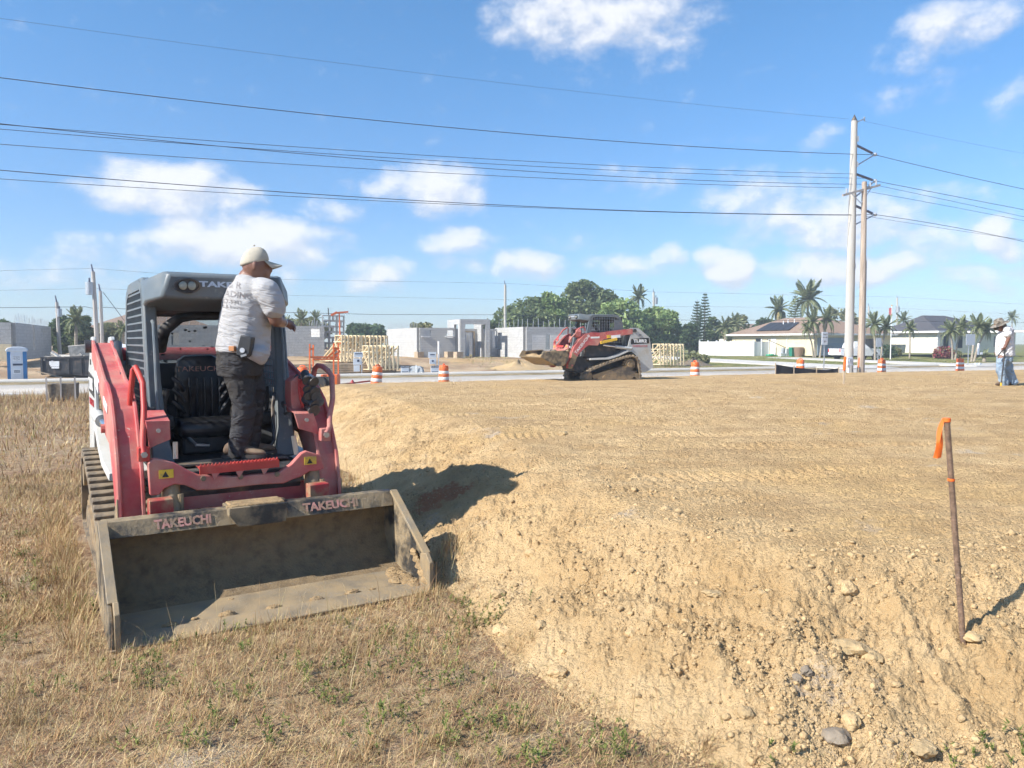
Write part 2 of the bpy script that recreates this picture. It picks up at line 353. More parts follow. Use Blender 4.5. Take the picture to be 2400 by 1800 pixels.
def text_mb(txt, org, ux, uy, size, sx=1.0, mb=None, align='CENTER', off=0.):
    """flat lettering as a mesh: org + x*ux + y*uy"""
    cu = bpy.data.curves.new('txt', 'FONT'); cu.body = txt; cu.size = size; cu.align_x = align; cu.align_y = 'CENTER'; cu.resolution_u = 2; cu.extrude = .0015; cu.offset = off
    ob = bpy.data.objects.new('txt', cu); me = bpy.data.meshes.new_from_object(ob)
    ux = Vector(ux).normalized(); uy = Vector(uy).normalized(); n = ux.cross(uy); org = Vector(org); mb = mb or MB()
    mb.add([org+ux*(v.co.x*sx)+uy*v.co.y+n*v.co.z for v in me.vertices], [tuple(p.vertices) for p in me.polygons])
    bpy.data.objects.remove(ob); bpy.data.meshes.remove(me); bpy.data.curves.remove(cu); return mb
# vectorised value noise
_T = RS.rand(256, 256).astype(np.float32)
def vnoise(x, y):
    xi = np.floor(x).astype(np.int64); yi = np.floor(y).astype(np.int64); fx = x-xi; fy = y-yi
    fx = fx*fx*fx*(fx*(fx*6-15)+10); fy = fy*fy*fy*(fy*(fy*6-15)+10)
    a = _T[xi & 255, yi & 255]; b = _T[(xi+1) & 255, yi & 255]; c = _T[xi & 255, (yi+1) & 255]; d = _T[(xi+1) & 255, (yi+1) & 255]
    return (a*(1-fx)+b*fx)*(1-fy)+(c*(1-fx)+d*fx)*fy
def fbm(x, y, o=4, g=.5):
    v = 0; a = 1; t = 0
    for i in range(o):
        v = v+a*vnoise(x*2**i+17.3*i, y*2**i+9.1*i); t += a; a *= g
    return v/t
# ------------------------------------------------------------ terrain
TOE = np.array([(9, 2.2),(3, 2.62),(2, 2.68),(.95, 2.72),(.42, 3.2),(.05, 3.7),(-.38, 4.75),(-1.0, 6.4),(-1.75, 8.7),(-3.4, 13),(-5.3, 18),(-6.6, 21.5),(-6.3, 23.3),(.4, 26.6),(8, 30.6),(20, 34.3),(34, 37),(50, 30),(48, 8),(30, 1.5)], float)
def toe_dist(x, y):
    """distance inside the foot of the fill (positive inside)"""
    dmin = np.full(x.shape, 1e9); ins = np.zeros(x.shape, bool); n = len(TOE)
    for i in range(n):
        x0, y0 = TOE[i]; x1, y1 = TOE[(i+1) % n]; dx, dy = x1-x0, y1-y0
        t = np.clip(((x-x0)*dx+(y-y0)*dy)/(dx*dx+dy*dy), 0, 1)
        dmin = np.minimum(dmin, np.hypot(x-x0-t*dx, y-y0-t*dy))
        c = (y0 > y) != (y1 > y); xi = (x1-x0)*(y-y0)/((y1-y0) if y1 != y0 else 1e-9)+x0; ins ^= c & (x < xi)
    return np.where(ins, dmin, -dmin)
def h_ground(x, y):
    s = -.401*x+.916*y; u = .916*x+.401*y
    h = -.5*smoothstep(7, 32, s)
    lot = .78*smoothstep(48.5, 57, s)*(1-smoothstep(26, 40, u))+.32*smoothstep(49, 75, s)*smoothstep(26, 40, u)
    h = h+lot+.25*smoothstep(90, 140, s)
    near = 1-smoothstep(20, 34, np.hypot(x, y))
    h = h+near*(.055*(fbm(x*.9, y*.9, 3)-.5)+.022*(vnoise(x*5, y*5)-.5))
    swale = np.exp(-((s-44.6)/1.0)**2)*.12
    return h-swale
def h_pad(x, y):
    d = toe_dist(x, y)
    d = d+.30*(fbm(x*1.3+5, y*1.3, 4)-.5)+.07*(fbm(x*7+1, y*7, 2)-.5)
    w = 1.12+.45*smoothstep(4.5, 9, y)
    t = np.clip(d/w, 0, 1); prof = 1-(1-t)**1.12
    r = np.hypot(x, y)
    top = .53-.17*smoothstep(17, 24, y-.43*x)-.12*smoothstep(23, 29, y-.43*x)
    slope = np.clip(1-np.abs(t-.5)*1.6, 0, 1)*(d > 0)
    flat = smoothstep(.8, 1.0, t)
    z = top*prof
    k = .15+.85*slope
    def clods(f, ox, th): return np.sqrt(np.clip(vnoise(x*f+ox, y*f-ox*.7)-th, 0, 1))
    ridg = 1-np.abs(2*fbm(x*2.6+40, y*2.6, 3)-1)
    z = z+slope*.075*(ridg-.72)+k*.045*(fbm(x*5, y*5, 3)-.5)
    lump_ = smoothstep(.38, .62, fbm(x*1.7+9, y*1.7, 3))
    z = z+(.05+.95*slope)*(.040*lump_*clods(9, 3, .60)+.030*clods(19, 11, .54)*(.3+.7*lump_)+.034*clods(38, 5, .48)+.028*clods(70, 23, .45))-slope*.02
    # marks the tracks and the blade left on the flat top
    ca, sa = math.cos(R(8)), math.sin(R(8)); a = x*ca+y*sa; b = -x*sa+y*ca
    band = smoothstep(.42, .6, fbm(a*.35+8, b*1.1+3, 2))
    cor = np.abs(2*fbm(a*1.6, b*13, 2)-1)
    z = z+flat*(.020*(fbm(a*.5, b*2.6, 3)-.5)-.040*band*np.clip(.22-cor, 0, 1)*2.4-.030*np.clip(.10-np.abs(2*fbm(a*.30+2, b*4.5, 2)-1), 0, 1)*6*smoothstep(.45, .6, fbm(a*.2+50, b*.9, 2))+.007*(vnoise(a*8, b*34)-.5)+.012*clods(24, 31, .62)*band*band)
    rows = np.sin(b*11+1.4*np.sin(a*.4))*.010*smoothstep(.46, .6, fbm(a*.25+3, b*.6, 2))*smoothstep(5, 9, r)
    z = z+flat*rows
    for b0, a0, a1 in ((5.6, -3, 9), (6.95, -2, 10), (8.3, -4, 6), (9.6, -5, 12), (11.2, -4, 14), (12.6, -3, 13), (15.2, -6, 16), (16.6, -6, 16), (19.5, -6, 18)):
        bw = b-b0-.25*np.sin(a*.35+b0); m_ = smoothstep(.24, .17, np.abs(bw))*smoothstep(a0, a0+.8, a)*smoothstep(a1, a1-.8, a)*smoothstep(.36, .52, fbm(a*.8+b0, b*.8, 2))
        z = z-flat*m_*(.010+.011*np.sin(a*66))+flat*.016*np.exp(-((np.abs(bw)-.25)/.035)**2)*m_**.3
    z = z*np.clip(d/.10+.15, 0, 1)
    g = h_ground(x, y)
    return np.where(d < 0, g-.02+np.maximum(d, -.6)*.35, g*(1-smoothstep(0, 1.2, d))+z+.006), d
def h_top(x, y):
    x = np.asarray(x, float); y = np.asarray(y, float); g = h_ground(x, y); p, d = h_pad(x, y)
    return np.where(d > -.05, np.maximum(p, g), g)
def H1(x, y): return float(h_top(np.array([x]), np.array([y]))[0])
def on_ground(px, py):
    z = 0.
    for _ in range(12):
        p = at_z(px, py, z); z = .5*z+.5*H1(p.x, p.y)
    return Vector((p.x, p.y, H1(p.x, p.y)))
def polar(name, m, hf, a0, a1, na, r0, r1, nr, keep=None, smooth=True):
    A = np.linspace(a0, a1, na); Q = r0*(r1/r0)**np.linspace(0, 1, nr)
    aa, rr = np.meshgrid(A, Q); x = np.sin(aa)*rr; y = np.cos(aa)*rr
    z, d = hf(x, y)
    idx = np.arange(na*nr).reshape(nr, na); f = np.stack([idx[:-1, :-1], idx[:-1, 1:], idx[1:, 1:], idx[1:, :-1]], -1).reshape(-1, 4)
    if keep is not None:
        k = (d.ravel()[f] > keep).any(1); f = f[k]; used, inv = np.unique(f, return_inverse=True); f = inv.reshape(-1, 4)
        v = np.stack([x, y, z], -1).reshape(-1, 3)[used]
    else: v = np.stack([x, y, z], -1).reshape(-1, 3)
    return big_mesh(name, v, f, m, smooth=smooth)
def ground_material():
    m = bpy.data.materials.new('ground'); m.use_nodes = True; t = m.node_tree; b = t.nodes['Principled BSDF']; b.inputs['Roughness'].default_value = .95; b.inputs['Specular IOR Level'].default_value = .15
    tc = N(t, 'ShaderNodeTexCoord'); P = tc.outputs['Object']
    s = VM(t, 'DOT_PRODUCT', P, tuple(RN)).outputs['Value']; u = VM(t, 'DOT_PRODUCT', P, tuple(RD)).outputs['Value']
    def noi(sc, det=6, ro=.6):
        n = N(t, 'ShaderNodeTexNoise'); n.inputs['Scale'].default_value = sc; n.inputs['Detail'].default_value = det; n.inputs['Roughness'].default_value = ro; t.links.new(P, n.inputs['Vector']); return n.outputs[0]
    straw = MIX(t, SS(t, noi(14, 8), .35, .65), (.22, .135, .078, 1), (.40, .29, .17, 1))
    straw = MIX(t, SS(t, noi(1.3, 5), .52, .68, 0, .75), straw, (.42, .35, .26, 1))
    straw = MIX(t, SS(t, noi(3.1, 6), .56, .68, 0, .3), straw, (.22, .20, .08, 1))
    straw = MIX(t, SS(t, noi(.35, 4), .45, .6, 0, .35), straw, (.24, .13, .085, 1))
    dirt = MIX(t, SS(t, noi(.5, 7), .35, .65), (.30, .205, .13, 1), (.47, .35, .225, 1))
    dirt = MIX(t, SS(t, noi(.16, 6), .52, .62, 0, .6), dirt, (.50, .33, .15, 1))
    dirt = MIX(t, SS(t, noi(.9, 7), .57, .66, 0, .5), dirt, (.22, .20, .10, 1))
    lawn = MIX(t, SS(t, noi(.45, 6), .38, .62), (.13, .165, .045, 1), (.28, .25, .11, 1))
    verge = MIX(t, SS(t, noi(1.1, 7), .35, .65), (.21, .165, .09, 1), (.34, .27, .16, 1))
    far = MIX(t, SS(t, M(t, 'ADD', u, M(t, 'MULTIPLY', noi(.2), 12)), 34, 44), dirt, MIX(t, SS(t, M(t, 'ADD', s, M(t, 'MULTIPLY', noi(.3), 9)), 54, 58), verge, lawn))
    far = MIX(t, SS(t, s, 47.5, 49.5), verge, far)
    col = MIX(t, SS(t, s, 33, 35), straw, far); t.links.new(col, b.inputs['Base Color'])
    bn = N(t, 'ShaderNodeBump'); bn.inputs['Strength'].default_value = .7; bn.inputs['Distance'].default_value = .03; t.links.new(noi(45, 6), bn.inputs['Height']); t.links.new(bn.outputs[0], b.inputs['Normal'])
    MATS['ground'] = m
def N_z(t, P):
    n = N(t, 'ShaderNodeSeparateXYZ'); t.links.new(P, n.inputs[0]); return n.outputs[2]
def sand_material():
    m = bpy.data.materials.new('sand'); m.use_nodes = True; t = m.node_tree; b = t.nodes['Principled BSDF']; b.inputs['Roughness'].default_value = .95; b.inputs['Specular IOR Level'].default_value = .12
    tc = N(t, 'ShaderNodeTexCoord'); P = tc.outputs['Object']
    def noi(sc, det=6, ro=.6, v=P):
        n = N(t, 'ShaderNodeTexNoise'); n.inputs['Scale'].default_value = sc; n.inputs['Detail'].default_value = det; n.inputs['Roughness'].default_value = ro; t.links.new(v, n.inputs['Vector']); return n.outputs[0]
    col = MIX(t, SS(t, noi(2.2, 7), .3, .7), (.46, .306, .150, 1), (.595, .425, .232, 1))
    col = MIX(t, SS(t, noi(.55, 5), .50, .66, 0, .6), col, (.53, .35, .155, 1))          # ochre seams
    col = MIX(t, SS(t, noi(1.1, 8, .7), .60, .70, 0, .7), col, (.40, .345, .29, 1))          # grey clay
    col = MIX(t, SS(t, noi(.8, 7, .62, VM(t, 'ADD', P, (31, 7, 2)).outputs[0]), .50, .64, 0, .55), col, (.38, .255, .13, 1))    # darker damp soil
    stv = VM(t, 'MULTIPLY', P, (.55, 7, 1)).outputs[0]; col = MIX(t, M(t, 'MULTIPLY', SS(t, noi(1.0, 5, .6, stv), .52, .66, 0, .5), SS(t, N_z(t, P), .40, .48)), col, (.37, .245, .125, 1))    # scraped streaks of darker soil on the flat top
    # pale marl near the foot of the bank
    sx = N(t, 'ShaderNodeSeparateXYZ'); t.links.new(P, sx.inputs[0])
    low = M(t, 'ADD', sx.outputs[2], M(t, 'MULTIPLY', M(t, 'SUBTRACT', noi(1.6, 6), .5), .8))
    col = MIX(t, M(t, 'MULTIPLY', SS(t, low, .20, -.06), .6), col, (.63, .465, .265, 1))
    # a red clay stain on the bank behind the bucket
    dv = VM(t, 'MULTIPLY', VM(t, 'SUBTRACT', P, (-.62, 6.75, .25)).outputs[0], (1.6, 1.1, 0)).outputs[0]
    ln = M(t, 'ADD', VM(t, 'LENGTH', dv).outputs['Value'], M(t, 'MULTIPLY', M(t, 'SUBTRACT', noi(5, 6), .5), 1.3))
    col = MIX(t, SS(t, ln, .42, .25, 0, .8), col, (.40, .155, .075, 1))
    col = MIX(t, SS(t, noi(38, 5, .7), .42, .62, 0, .15), col, (.28, .19, .10, 1))
    t.links.new(col, b.inputs['Base Color'])
    vo = N(t, 'ShaderNodeTexVoronoi', feature='F1'); vo.inputs['Scale'].default_value = 46; t.links.new(P, vo.inputs['Vector'])
    hgt = M(t, 'ADD', M(t, 'MULTIPLY', vo.outputs['Distance'], -.5), noi(75, 5, .65))
    bn = N(t, 'ShaderNodeBump'); bn.inputs['Strength'].default_value = .85; bn.inputs['Distance'].default_value = .026; t.links.new(hgt, bn.inputs['Height']); t.links.new(bn.outputs[0], b.inputs['Normal'])
    MATS['sand'] = m
ground_material(); sand_material()
tag(polar('ground', 'ground', lambda x, y: (h_ground(x, y)-.012*0, x*0+1), -math.pi, math.pi, 560, 1.2, 450, 300), kind='structure')
tag(polar('sand_pad', 'sand', h_pad, R(-42), R(52), 860, 2.1, 46, 760, keep=-.25), kind='structure')
def strip(name, s0, s1, m, dz, u0=-140, u1=260, n=160, kind='structure'):
    us = np.linspace(u0, u1, n); ss = np.array([s0, s0, s1, s1]); vs = []
    for u in us:
        for s, sk in ((s0, -.12), (s0, 0), (s1, 0), (s1, -.12)):
            p = RD*u+RN*s; zz = max(float(h_ground(np.array([p.x]), np.array([p.y]))[0]), -.5)+dz+sk; vs.append((p.x, p.y, zz))
    fs = [(i*4+k, i*4+k+1, i*4+k+5, i*4+k+4) for i in range(n-1) for k in range(3)]
    o = big_mesh(name, np.array(vs), np.array(fs), m); return tag(o, kind=kind)
strip('road', 35, 42.7, 'asphalt', .03)
strip('kerb', 46.3, 47.7, 'sidewalk', .10)
mk = strip('road_marking', 35.55, 35.68, 'letter_white', .034+.12-.115)
dv = MB(); 
def slab(name, corners, th, m):
    b = MB(); b.add([Vector(c) for c in corners]+[Vector(c)-Vector((0, 0, th)) for c in corners], [(0,1,2,3),(7,6,5,4)]+[(i, (i+1) % 4, 4+(i+1) % 4, 4+i) for i in range(4)]); return tag(b.build(name, m), kind='structure')
slab('driveway', [tuple(RD*a+RN*s)[:2]+(z,) for a, s, z in ((46.5, 42.9, -.44),(51.5, 42.9, -.44),(52.5, 76, -.14),(46.5, 76, -.14))], .1, 'sidewalk')
slab('driveway', [tuple(RD*a+RN*s)[:2]+(z,) for a, s, z in ((60.5, 42.9, -.44),(65, 42.9, -.44),(65, 80, -.14),(60.5, 80, -.14))], .1, 'sidewalk')
# ------------------------------------------------------------ utility poles and wires
PS = 34.0
def on(px, s):                                            # ground point under a pixel column at distance s across the road
    p = at_s(px, 800, s); return Vector((p.x, p.y, H1(p.x, p.y)))
pb = on(1990, PS)
t = thing('utility_pole', 'tall round concrete power pole with a pointed dark cap', 'utility pole', pb)
zt = at_s(2002, 283, PS).z-pb.z
MB().tube([(0, 0, -.3), (.0, 0, zt*.5), (.0, 0, zt)], [.27, .235, .175], 18).build('shaft', 'pole_concrete', t)
MB().cyl((0, 0, zt-.02), (0, 0, zt+.36), .18, .01, 14).build('cap', 'dark_metal', t)
def rel(px, py, s=PS, o=pb): return at_s(px, py, s)-o
for (ya, yb, yt) in ((340, 391, 362), (408, 463, 424), (482, 527, 503)):
    tip = rel(2051, yt); a = rel(2006, ya); b = rel(2003, yb); a.x = min(a.x, .22); 
    MB().tube([a, a.lerp(tip, .85)], .075, 10).build('insulator', 'insulator', t); MB().beam(b, tip, .07, .07).build('strut', 'galv', t)
    MB().ell(tip, (.13, .13, .11), 8, 6).build('clamp', 'galv', t)
m = MB(); m.beam(rel(2004, 288), rel(2025, 279), .07, .07); m.beam(rel(2026, 274), rel(2026, 284), .06, .06); m.build('top_bracket', 'galv', t)
for yy in (326, 386, 625): MB().box((.19, -.1, at_s(2000, yy, PS).z-pb.z), (.09, .09, .3)).build('step_bolt', 'galv', t)
wb = on(2019, PS-.5)
t = thing('utility_pole', 'weathered wooden power pole with a crossarm close beside the concrete pole', 'utility pole', wb)
zt = at_s(2012, 424, PS-.5).z-wb.z
MB().tube([(0, 0, -.3), (.0, 0, zt*.5), (-.06, 0, zt)], [.21, .175, .14], 14).build('shaft', 'pole_wood', t)
a = rel(1975, 458, PS-.5, wb); b = rel(2062, 434, PS-.5, wb)
MB().beam(a, b, .11, .13).build('crossarm', 'grey_wood', t)
for f in (.10, .74, .90): MB().cyl(a.lerp(b, f)+Vector((0, 0, .06)), a.lerp(b, f)+Vector((0, 0, .34)), .06, .05, 8).build('pin_insulator', 'galv', t)
m = MB(); mid = a.lerp(b, .5)-Vector((0, 0, .75)); m.beam(mid, a.lerp(b, .78), .04, .03); m.beam(mid, a.lerp(b, .22), .04, .03); m.build('arm_brace', 'galv', t)
MB().tube([(.16, -.1, 0), (.14, -.08, zt*.6)], .03, 6).build('ground_wire_cover', 'galv', t)
def wire(pts, s, label, r, grp, cat='power line'):
    """pts: pixels the wire passes, left to right; joined by parabolas through the points"""
    P = [at_s(x, y, s) for x, y in pts]; us = np.array([p.dot(RD) for p in P]); zs = np.array([p.z for p in P])
    if len(P) == 3: cf = np.polyfit(us, zs, 2); uu = np.linspace(us[0]-(30 if pts[0][0] < 0 else 0), us[-1]+(30 if pts[-1][0] > 2400 else 0), 56); zz = np.polyval(cf, uu)
    else: uu = np.concatenate([[us[0]-60], us, [us[-1]+60]]); zz = np.concatenate([[zs[0]+.2], zs, [zs[-1]+.2]])
    m = MB(); m.tube([RD*u+RN*s+Vector((0, 0, z)) for u, z in zip(uu, zz)], r, 5)
    return tag(m.build('power_line', 'wire', norm=False), label, cat, grp)
GW = 'overhead wires along the near side of the road'
W = [((-80, 32),(1200,197),(1990,279),'thin highest wire running left from the pole cap', .006),
     ((-80, 172),(1200,312),(2050,363),'single thick wire left of the pole, second from the top', .017),
     ((-80, 285),(1200,376),(2014,408),'upper wire of the close bunch left of the crossarm', .012),
     ((-80, 296),(1200,387),(2040,418),'second wire of the close bunch left of the crossarm', .012),
     ((-80, 281),(1200,399),(2040,432),'wire of the bunch that crosses the others at the left edge', .014),
     ((-80, 332),(1200,414),(1980,440),'lowest wire of the bunch left of the crossarm', .012),
     ((-80, 392),(1200,482),(2050,503),'thicker of the two lowest wires left of the poles', .016),
     ((-80, 414),(1200,485),(2017,505),'thinner of the two lowest wires left of the poles', .011)]
for a, b, c, lb, r in W: wire([a, b, c], PS-.1, lb, r, GW)
W = [((2026, 284),(2210,323),(2480, 374),'thin highest wire running right from the pole cap', .006),
     ((2051, 363),(2210,401),(2480, 460),'thick second wire right of the concrete pole', .017),
     ((2051, 424),(2210,455),(2480, 507),'upper wire right of the wooden crossarm', .016),
     ((2062, 436),(2210,467),(2480, 526),'middle wire right of the wooden crossarm', .012),
     ((2030, 448),(2210,481),(2480, 533),'lower wire right of the wooden crossarm', .012),
     ((2051, 503),(2210,528),(2480, 586),'thick lowest wire right of the poles', .016),
     ((2020, 505),(2210,535),(2480, 573),'thin lowest wire right of the poles', .010)]
for a, b, c, lb, r in W: wire([a, b, c], PS-.1, lb, r, GW)
# far line behind the houses
FS = 88.0
def far_pole(px, ytop, s, r, label, lean=0., trans=None, m='grey_wood', px2=None):
    p = on(px, s); z = at_s(px, ytop, s).z-p.z; t = thing('utility_pole', label, 'utility pole', p, 0, 'far utility poles')
    sh = at_s(px2 if px2 else px, ytop, s)-p
    MB().tube([(0, 0, -.3), (sh.x, sh.y, z)], [r, r*.75], 8).build('shaft', m, t)
    if trans:
        q = at_s(trans[0], trans[1], s)-p; hh = trans[2]; MB().cyl(q-Vector((0, 0, hh)), q+Vector((0, 0, hh)), hh*.62, None, 12).build('transformer', 'galv', t)
        MB().cyl(q+Vector((0, 0, hh)), q+Vector((0, 0, hh*1.7)), .06, None, 6).build('bushing', 'insulator', t)
    q = Vector((sh.x, sh.y, z)); MB().cyl(q-Vector((0, 0, .1)), q+Vector((-.1, 0, .5)), .07, .04, 6).build('top_pin', 'insulator', t)
    return t
far_pole(229, 637, 60, .17, 'leaning wooden pole with a grey transformer can above the dumpster', px2=218, trans=(210, 676, .42))
far_pole(240, 682, 64, .15, 'bare wooden pole standing just right of the transformer pole', px2=235)
far_pole(140, 708, 68, .15, 'thin pole with a small transformer left of the transformer pole', px2=133, trans=(139, 733, .3))
far_pole(1184, 667, FS, .2, 'white pole rising in front of the broadleaf trees above the block house', m='pole_concrete')
far_pole(1532, 684, 100, .2, 'short pole with transformers beside the right end of the trees', m='pole_concrete', trans=(1537, 705, .5))
far_pole(2103, 698, 110, .22, 'pole with transformers behind the dark roofed house', m='pole_concrete', trans=(2104, 725, .6))
far_pole(2036, 717, 110, .18, 'thin bare pole just right of the wooden pole')
GF = 'thin far wires behind the houses'
for i, (pts, r, lb) in enumerate([
    ([(-60, 636),(218, 629),(360, 640),(660, 655),(1184, 664),(1532, 684),(2103, 696),(2480, 718)], .011, 'highest thin wire behind the houses'),
    ([(-60, 682),(219, 676),(660, 692),(1184, 702),(1532, 718),(2103, 722),(2480, 742)], .010, 'middle thin wire behind the houses'),
    ([(-60, 722),(200, 719),(220, 723),(250, 720),(290, 724),(660, 732),(880, 737),(1184, 738),(1600, 750),(2036, 752)], .018, 'thick lowest dark cable behind the houses')]):
    wire(pts, FS if i < 2 else 64, lb, r, GF)
wire([(241, 684), (262, 712), (292, 752)], 64, 'guy wire slanting down right from the bare wooden pole', .02, GF, 'guy wire')
# ------------------------------------------------------------ concrete block houses under construction
BX = {}
def block_mesh(L):
    k = round(L, 2)
    if k not in BX:
        m = MB(); m.box((0, 0, 0), (L-.012, .2, .188)); me = bpy.data.meshes.new('block'); me.from_pydata([tuple(v) for v in m.v], [], m.f); me.materials.append(MATS['cmu']); BX[k] = me
    return BX[k]
def spans(a, b, ops, z0, z1):
    sp = [(a, b)]
    for (u0, u1, w0, w1) in ops:
        if w0 < z1-.02 and w1 > z0+.02:
            nx = []
            for (p, q) in sp:
                if u1 <= p or u0 >= q: nx.append((p, q)); continue
                if u0 > p+.02: nx.append((p, u0))
                if u1 < q-.02: nx.append((u1, q))
            sp = nx
    return sp
def block_wall(parent, o, d, L, h, ops=(), each=False, name='block_wall', m='cmu'):
    """wall of concrete blocks from o along d; ops: openings (u0, u1, z0, z1)"""
    d = Vector(d).normalized(); nrm = Vector((-d.y, d.x, 0)); rot = Matrix((d, nrm, Vector((0, 0, 1)))).transposed(); ang = math.atan2(d.y, d.x)
    back = MB(); allb = MB(); nc = max(1, round(h/.2)); ch = h/nc
    for k in range(nc):
        z0, z1 = k*ch, (k+1)*ch
        for (p, q) in spans(0, L, ops, z0, z1):
            back.box(Vector(o)+d*((p+q)/2)+Vector((0, 0, (z0+z1)/2)), (q-p-.01, .185, ch+.001), rot)
            x = p; first = True
            while x < q-.03:
                ln = (.2 if (k % 2 and first) else .4); first = False; ln = min(ln, q-x); c = Vector(o)+d*(x+ln/2)+Vector((0, 0, (z0+z1)/2))
                if each:
                    b = bpy.data.objects.new('block', block_mesh(ln)); COL.objects.link(b); b.parent = parent; b.location = c; b.rotation_euler = (0, 0, ang); b.scale = (1, 1, ch/.2)
                else: allb.box(c, (ln-.012, .2, ch-.012), rot)
                x += ln
    back.build('mortar_core', 'mortar', parent, False)
    if not each: tag(allb.build(name, m, parent, False), kind='stuff')
def rebars(parent, o, d, L, n, hgt=.5, z=0.):
    m = MB()
    for i in range(n):
        p = Vector(o)+Vector(d)*(L*(i+.5)/n)+Vector((0, 0, z)); m.cyl(p, p+Vector((random.uniform(-.06, .06), random.uniform(-.06, .06), hgt*random.uniform(.6, 1.15))), .016, None, 4)
    tag(m.build('rebar_row', 'sign_back', parent, False), kind='stuff')
def frame_house(name, label, s, px, basey, topy):
    c = at_s(px, basey, s); c.z = c.z; h = at_s(px, topy, s).z-c.z
    t = thing(name, label, 'house', c)
    return t, c, h
HS = 59.8
hs, C, h = frame_house('block_house', 'large roofless grey concrete block house with white sunlit side wall behind the second loader', HS, 980, 838, 768)
def uu(px, ds=0.): return (at_s(px, 800, HS+ds)-C).dot(RD)
def vv(px, py, ds=0.): return at_s(px, py, HS+ds).z-C.z
Z = Vector((0, 0, 0))
block_wall(hs, Z, RN, 9.5, h, name='side_wall'); rebars(hs, Z, RN, 9.5, 18, .6, h)
u1 = uu(1066)
ops = [(uu(988), uu(1006), vv(1000, 790), vv(1000, 776)), (uu(1043), uu(1061), vv(1050, 790), vv(1050, 777))]
block_wall(hs, RD*.11, RD, u1-.11, h, ops, each=True)
for (a, b, z0, z1) in ops:
    MB().box(RD*((a+b)/2)+RN*-.04+Vector((0, 0, z0+.03)), (b-a+.1, .34, .08), Matrix.Rotation(math.atan2(RD.y, RD.x), 3, 'Z')).build('sill', 'cmu_lit', hs)  # sills take the block colour that has sunlight painted in
# porch with two piers and a beam, standing forward
PD = -1.5; pu0, pu1 = uu(1078, PD), uu(1148, PD); ph = at_s(1100, 748, HS+PD).z-C.z; bh = at_s(1100, 762, HS+PD).z-C.z
po = RN*PD; pier = .42
block_wall(hs, po+RD*pu0, RD, pu1-pu0, ph, [(pier, pu1-pu0-pier, -.1, bh)], name='porch_wall')
block_wall(hs, po+RD*(pu0+.10)+RN*.1, RN, -PD+1.5, ph, [(.35, 1.3, -.1, bh)], name='porch_wall'); block_wall(hs, po+RD*(pu1-.10)+RN*.1, RN, -PD+1.5, ph, [(.35, 1.3, -.1, bh)], name='porch_wall')
rebars(hs, po+RD*pu0, RD, pu1-pu0, 5, .6, ph)
# recessed entrance wall with the door and a tall window
ds = .9; a0, a1 = uu(1066, ds), uu(1172, ds)
block_wall(hs, RN*ds+RD*a0, RD, a1-a0, h*.98, [(uu(1088, ds)-a0, uu(1108, ds)-a0, -.1, 2.05), (uu(1153, ds)-a0, uu(1166, ds)-a0, vv(1160, 812, ds), vv(1160, 779, ds))], name='entrance_wall')
fr = MB(); da, db = uu(1086, ds), uu(1110, ds)
for q in (da, db): fr.beam(RD*q+RN*(ds-.13), RD*q+RN*(ds-.13)+Vector((0, 0, 2.1)), .1, .12, up=RD)
fr.beam(RD*da+RN*(ds-.13)+Vector((0, 0, 2.1)), RD*db+RN*(ds-.13)+Vector((0, 0, 2.1)), .1, .12); fr.build('door_frame', 'old_lumber', hs)
MB().box(RD*(uu(1101, ds))+RN*(ds+.6)+Vector((0, 0, 1.02)), (.45, .06, 1.95), Matrix.Rotation(.9, 3, 'Z')).build('door', 'sign_white', hs)
# garage wing standing farther forward, open door, back wall inside coloured paler as if sunlit
GD = -4.6; gu = uu(1230, GD); gh = at_s(1230, 766, HS+GD).z-C.z; go = RN*GD+RD*gu; gz = .0; gw = 6.6
block_wall(hs, go+RN*.1, RN, 5.8, gh, [(4.3, 5.2, .6, 1.9)], name='garage_side_wall'); rebars(hs, go+RN*.1, RN, 5.6, 7, .6, gh); rebars(hs, go, RD, gw, 14, .6, gh)
block_wall(hs, go+RD*.11, RD, gw, gh, [(uu(1246, GD)-gu-.11, uu(1390, GD)-gu, -.1, vv(1260, 787, GD))], name='garage_front_wall')
block_wall(hs, go+RD*(gw+.0)+RN*.1, RN, 5.8, gh, name='garage_side_wall')
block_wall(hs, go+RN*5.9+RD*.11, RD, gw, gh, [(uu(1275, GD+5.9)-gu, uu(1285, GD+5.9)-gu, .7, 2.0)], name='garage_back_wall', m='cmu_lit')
block_wall(hs, RN*9.6+RD*.1, RD, uu(1400)-.1, h, [(2, 3, 1, 2), (5, 6, 1, 2)], name='rear_wall')
MB().box(RD*(u1/2)+RN*-.25+Vector((0, 0, .03)), (.3, .2, .5)).build('form_board', 'old_lumber', hs)
for px, ds_ in ((982, -.4), (1052, -.4), (1074, -2.2)):
    MB().box(RD*uu(px, ds_)+RN*ds_+Vector((0, 0, .22)), (.6, .5, .5), Matrix.Rotation(.7, 3, 'Z')).build('soil_box', 'old_lumber', hs)
p = RD*uu(1028, -1)+RN*-1; MB().cyl(p-Vector((0, 0, .3)), p+Vector((0, 0, 1.3)), .08, None, 8).build('standpipe', 'vinyl_white', hs)
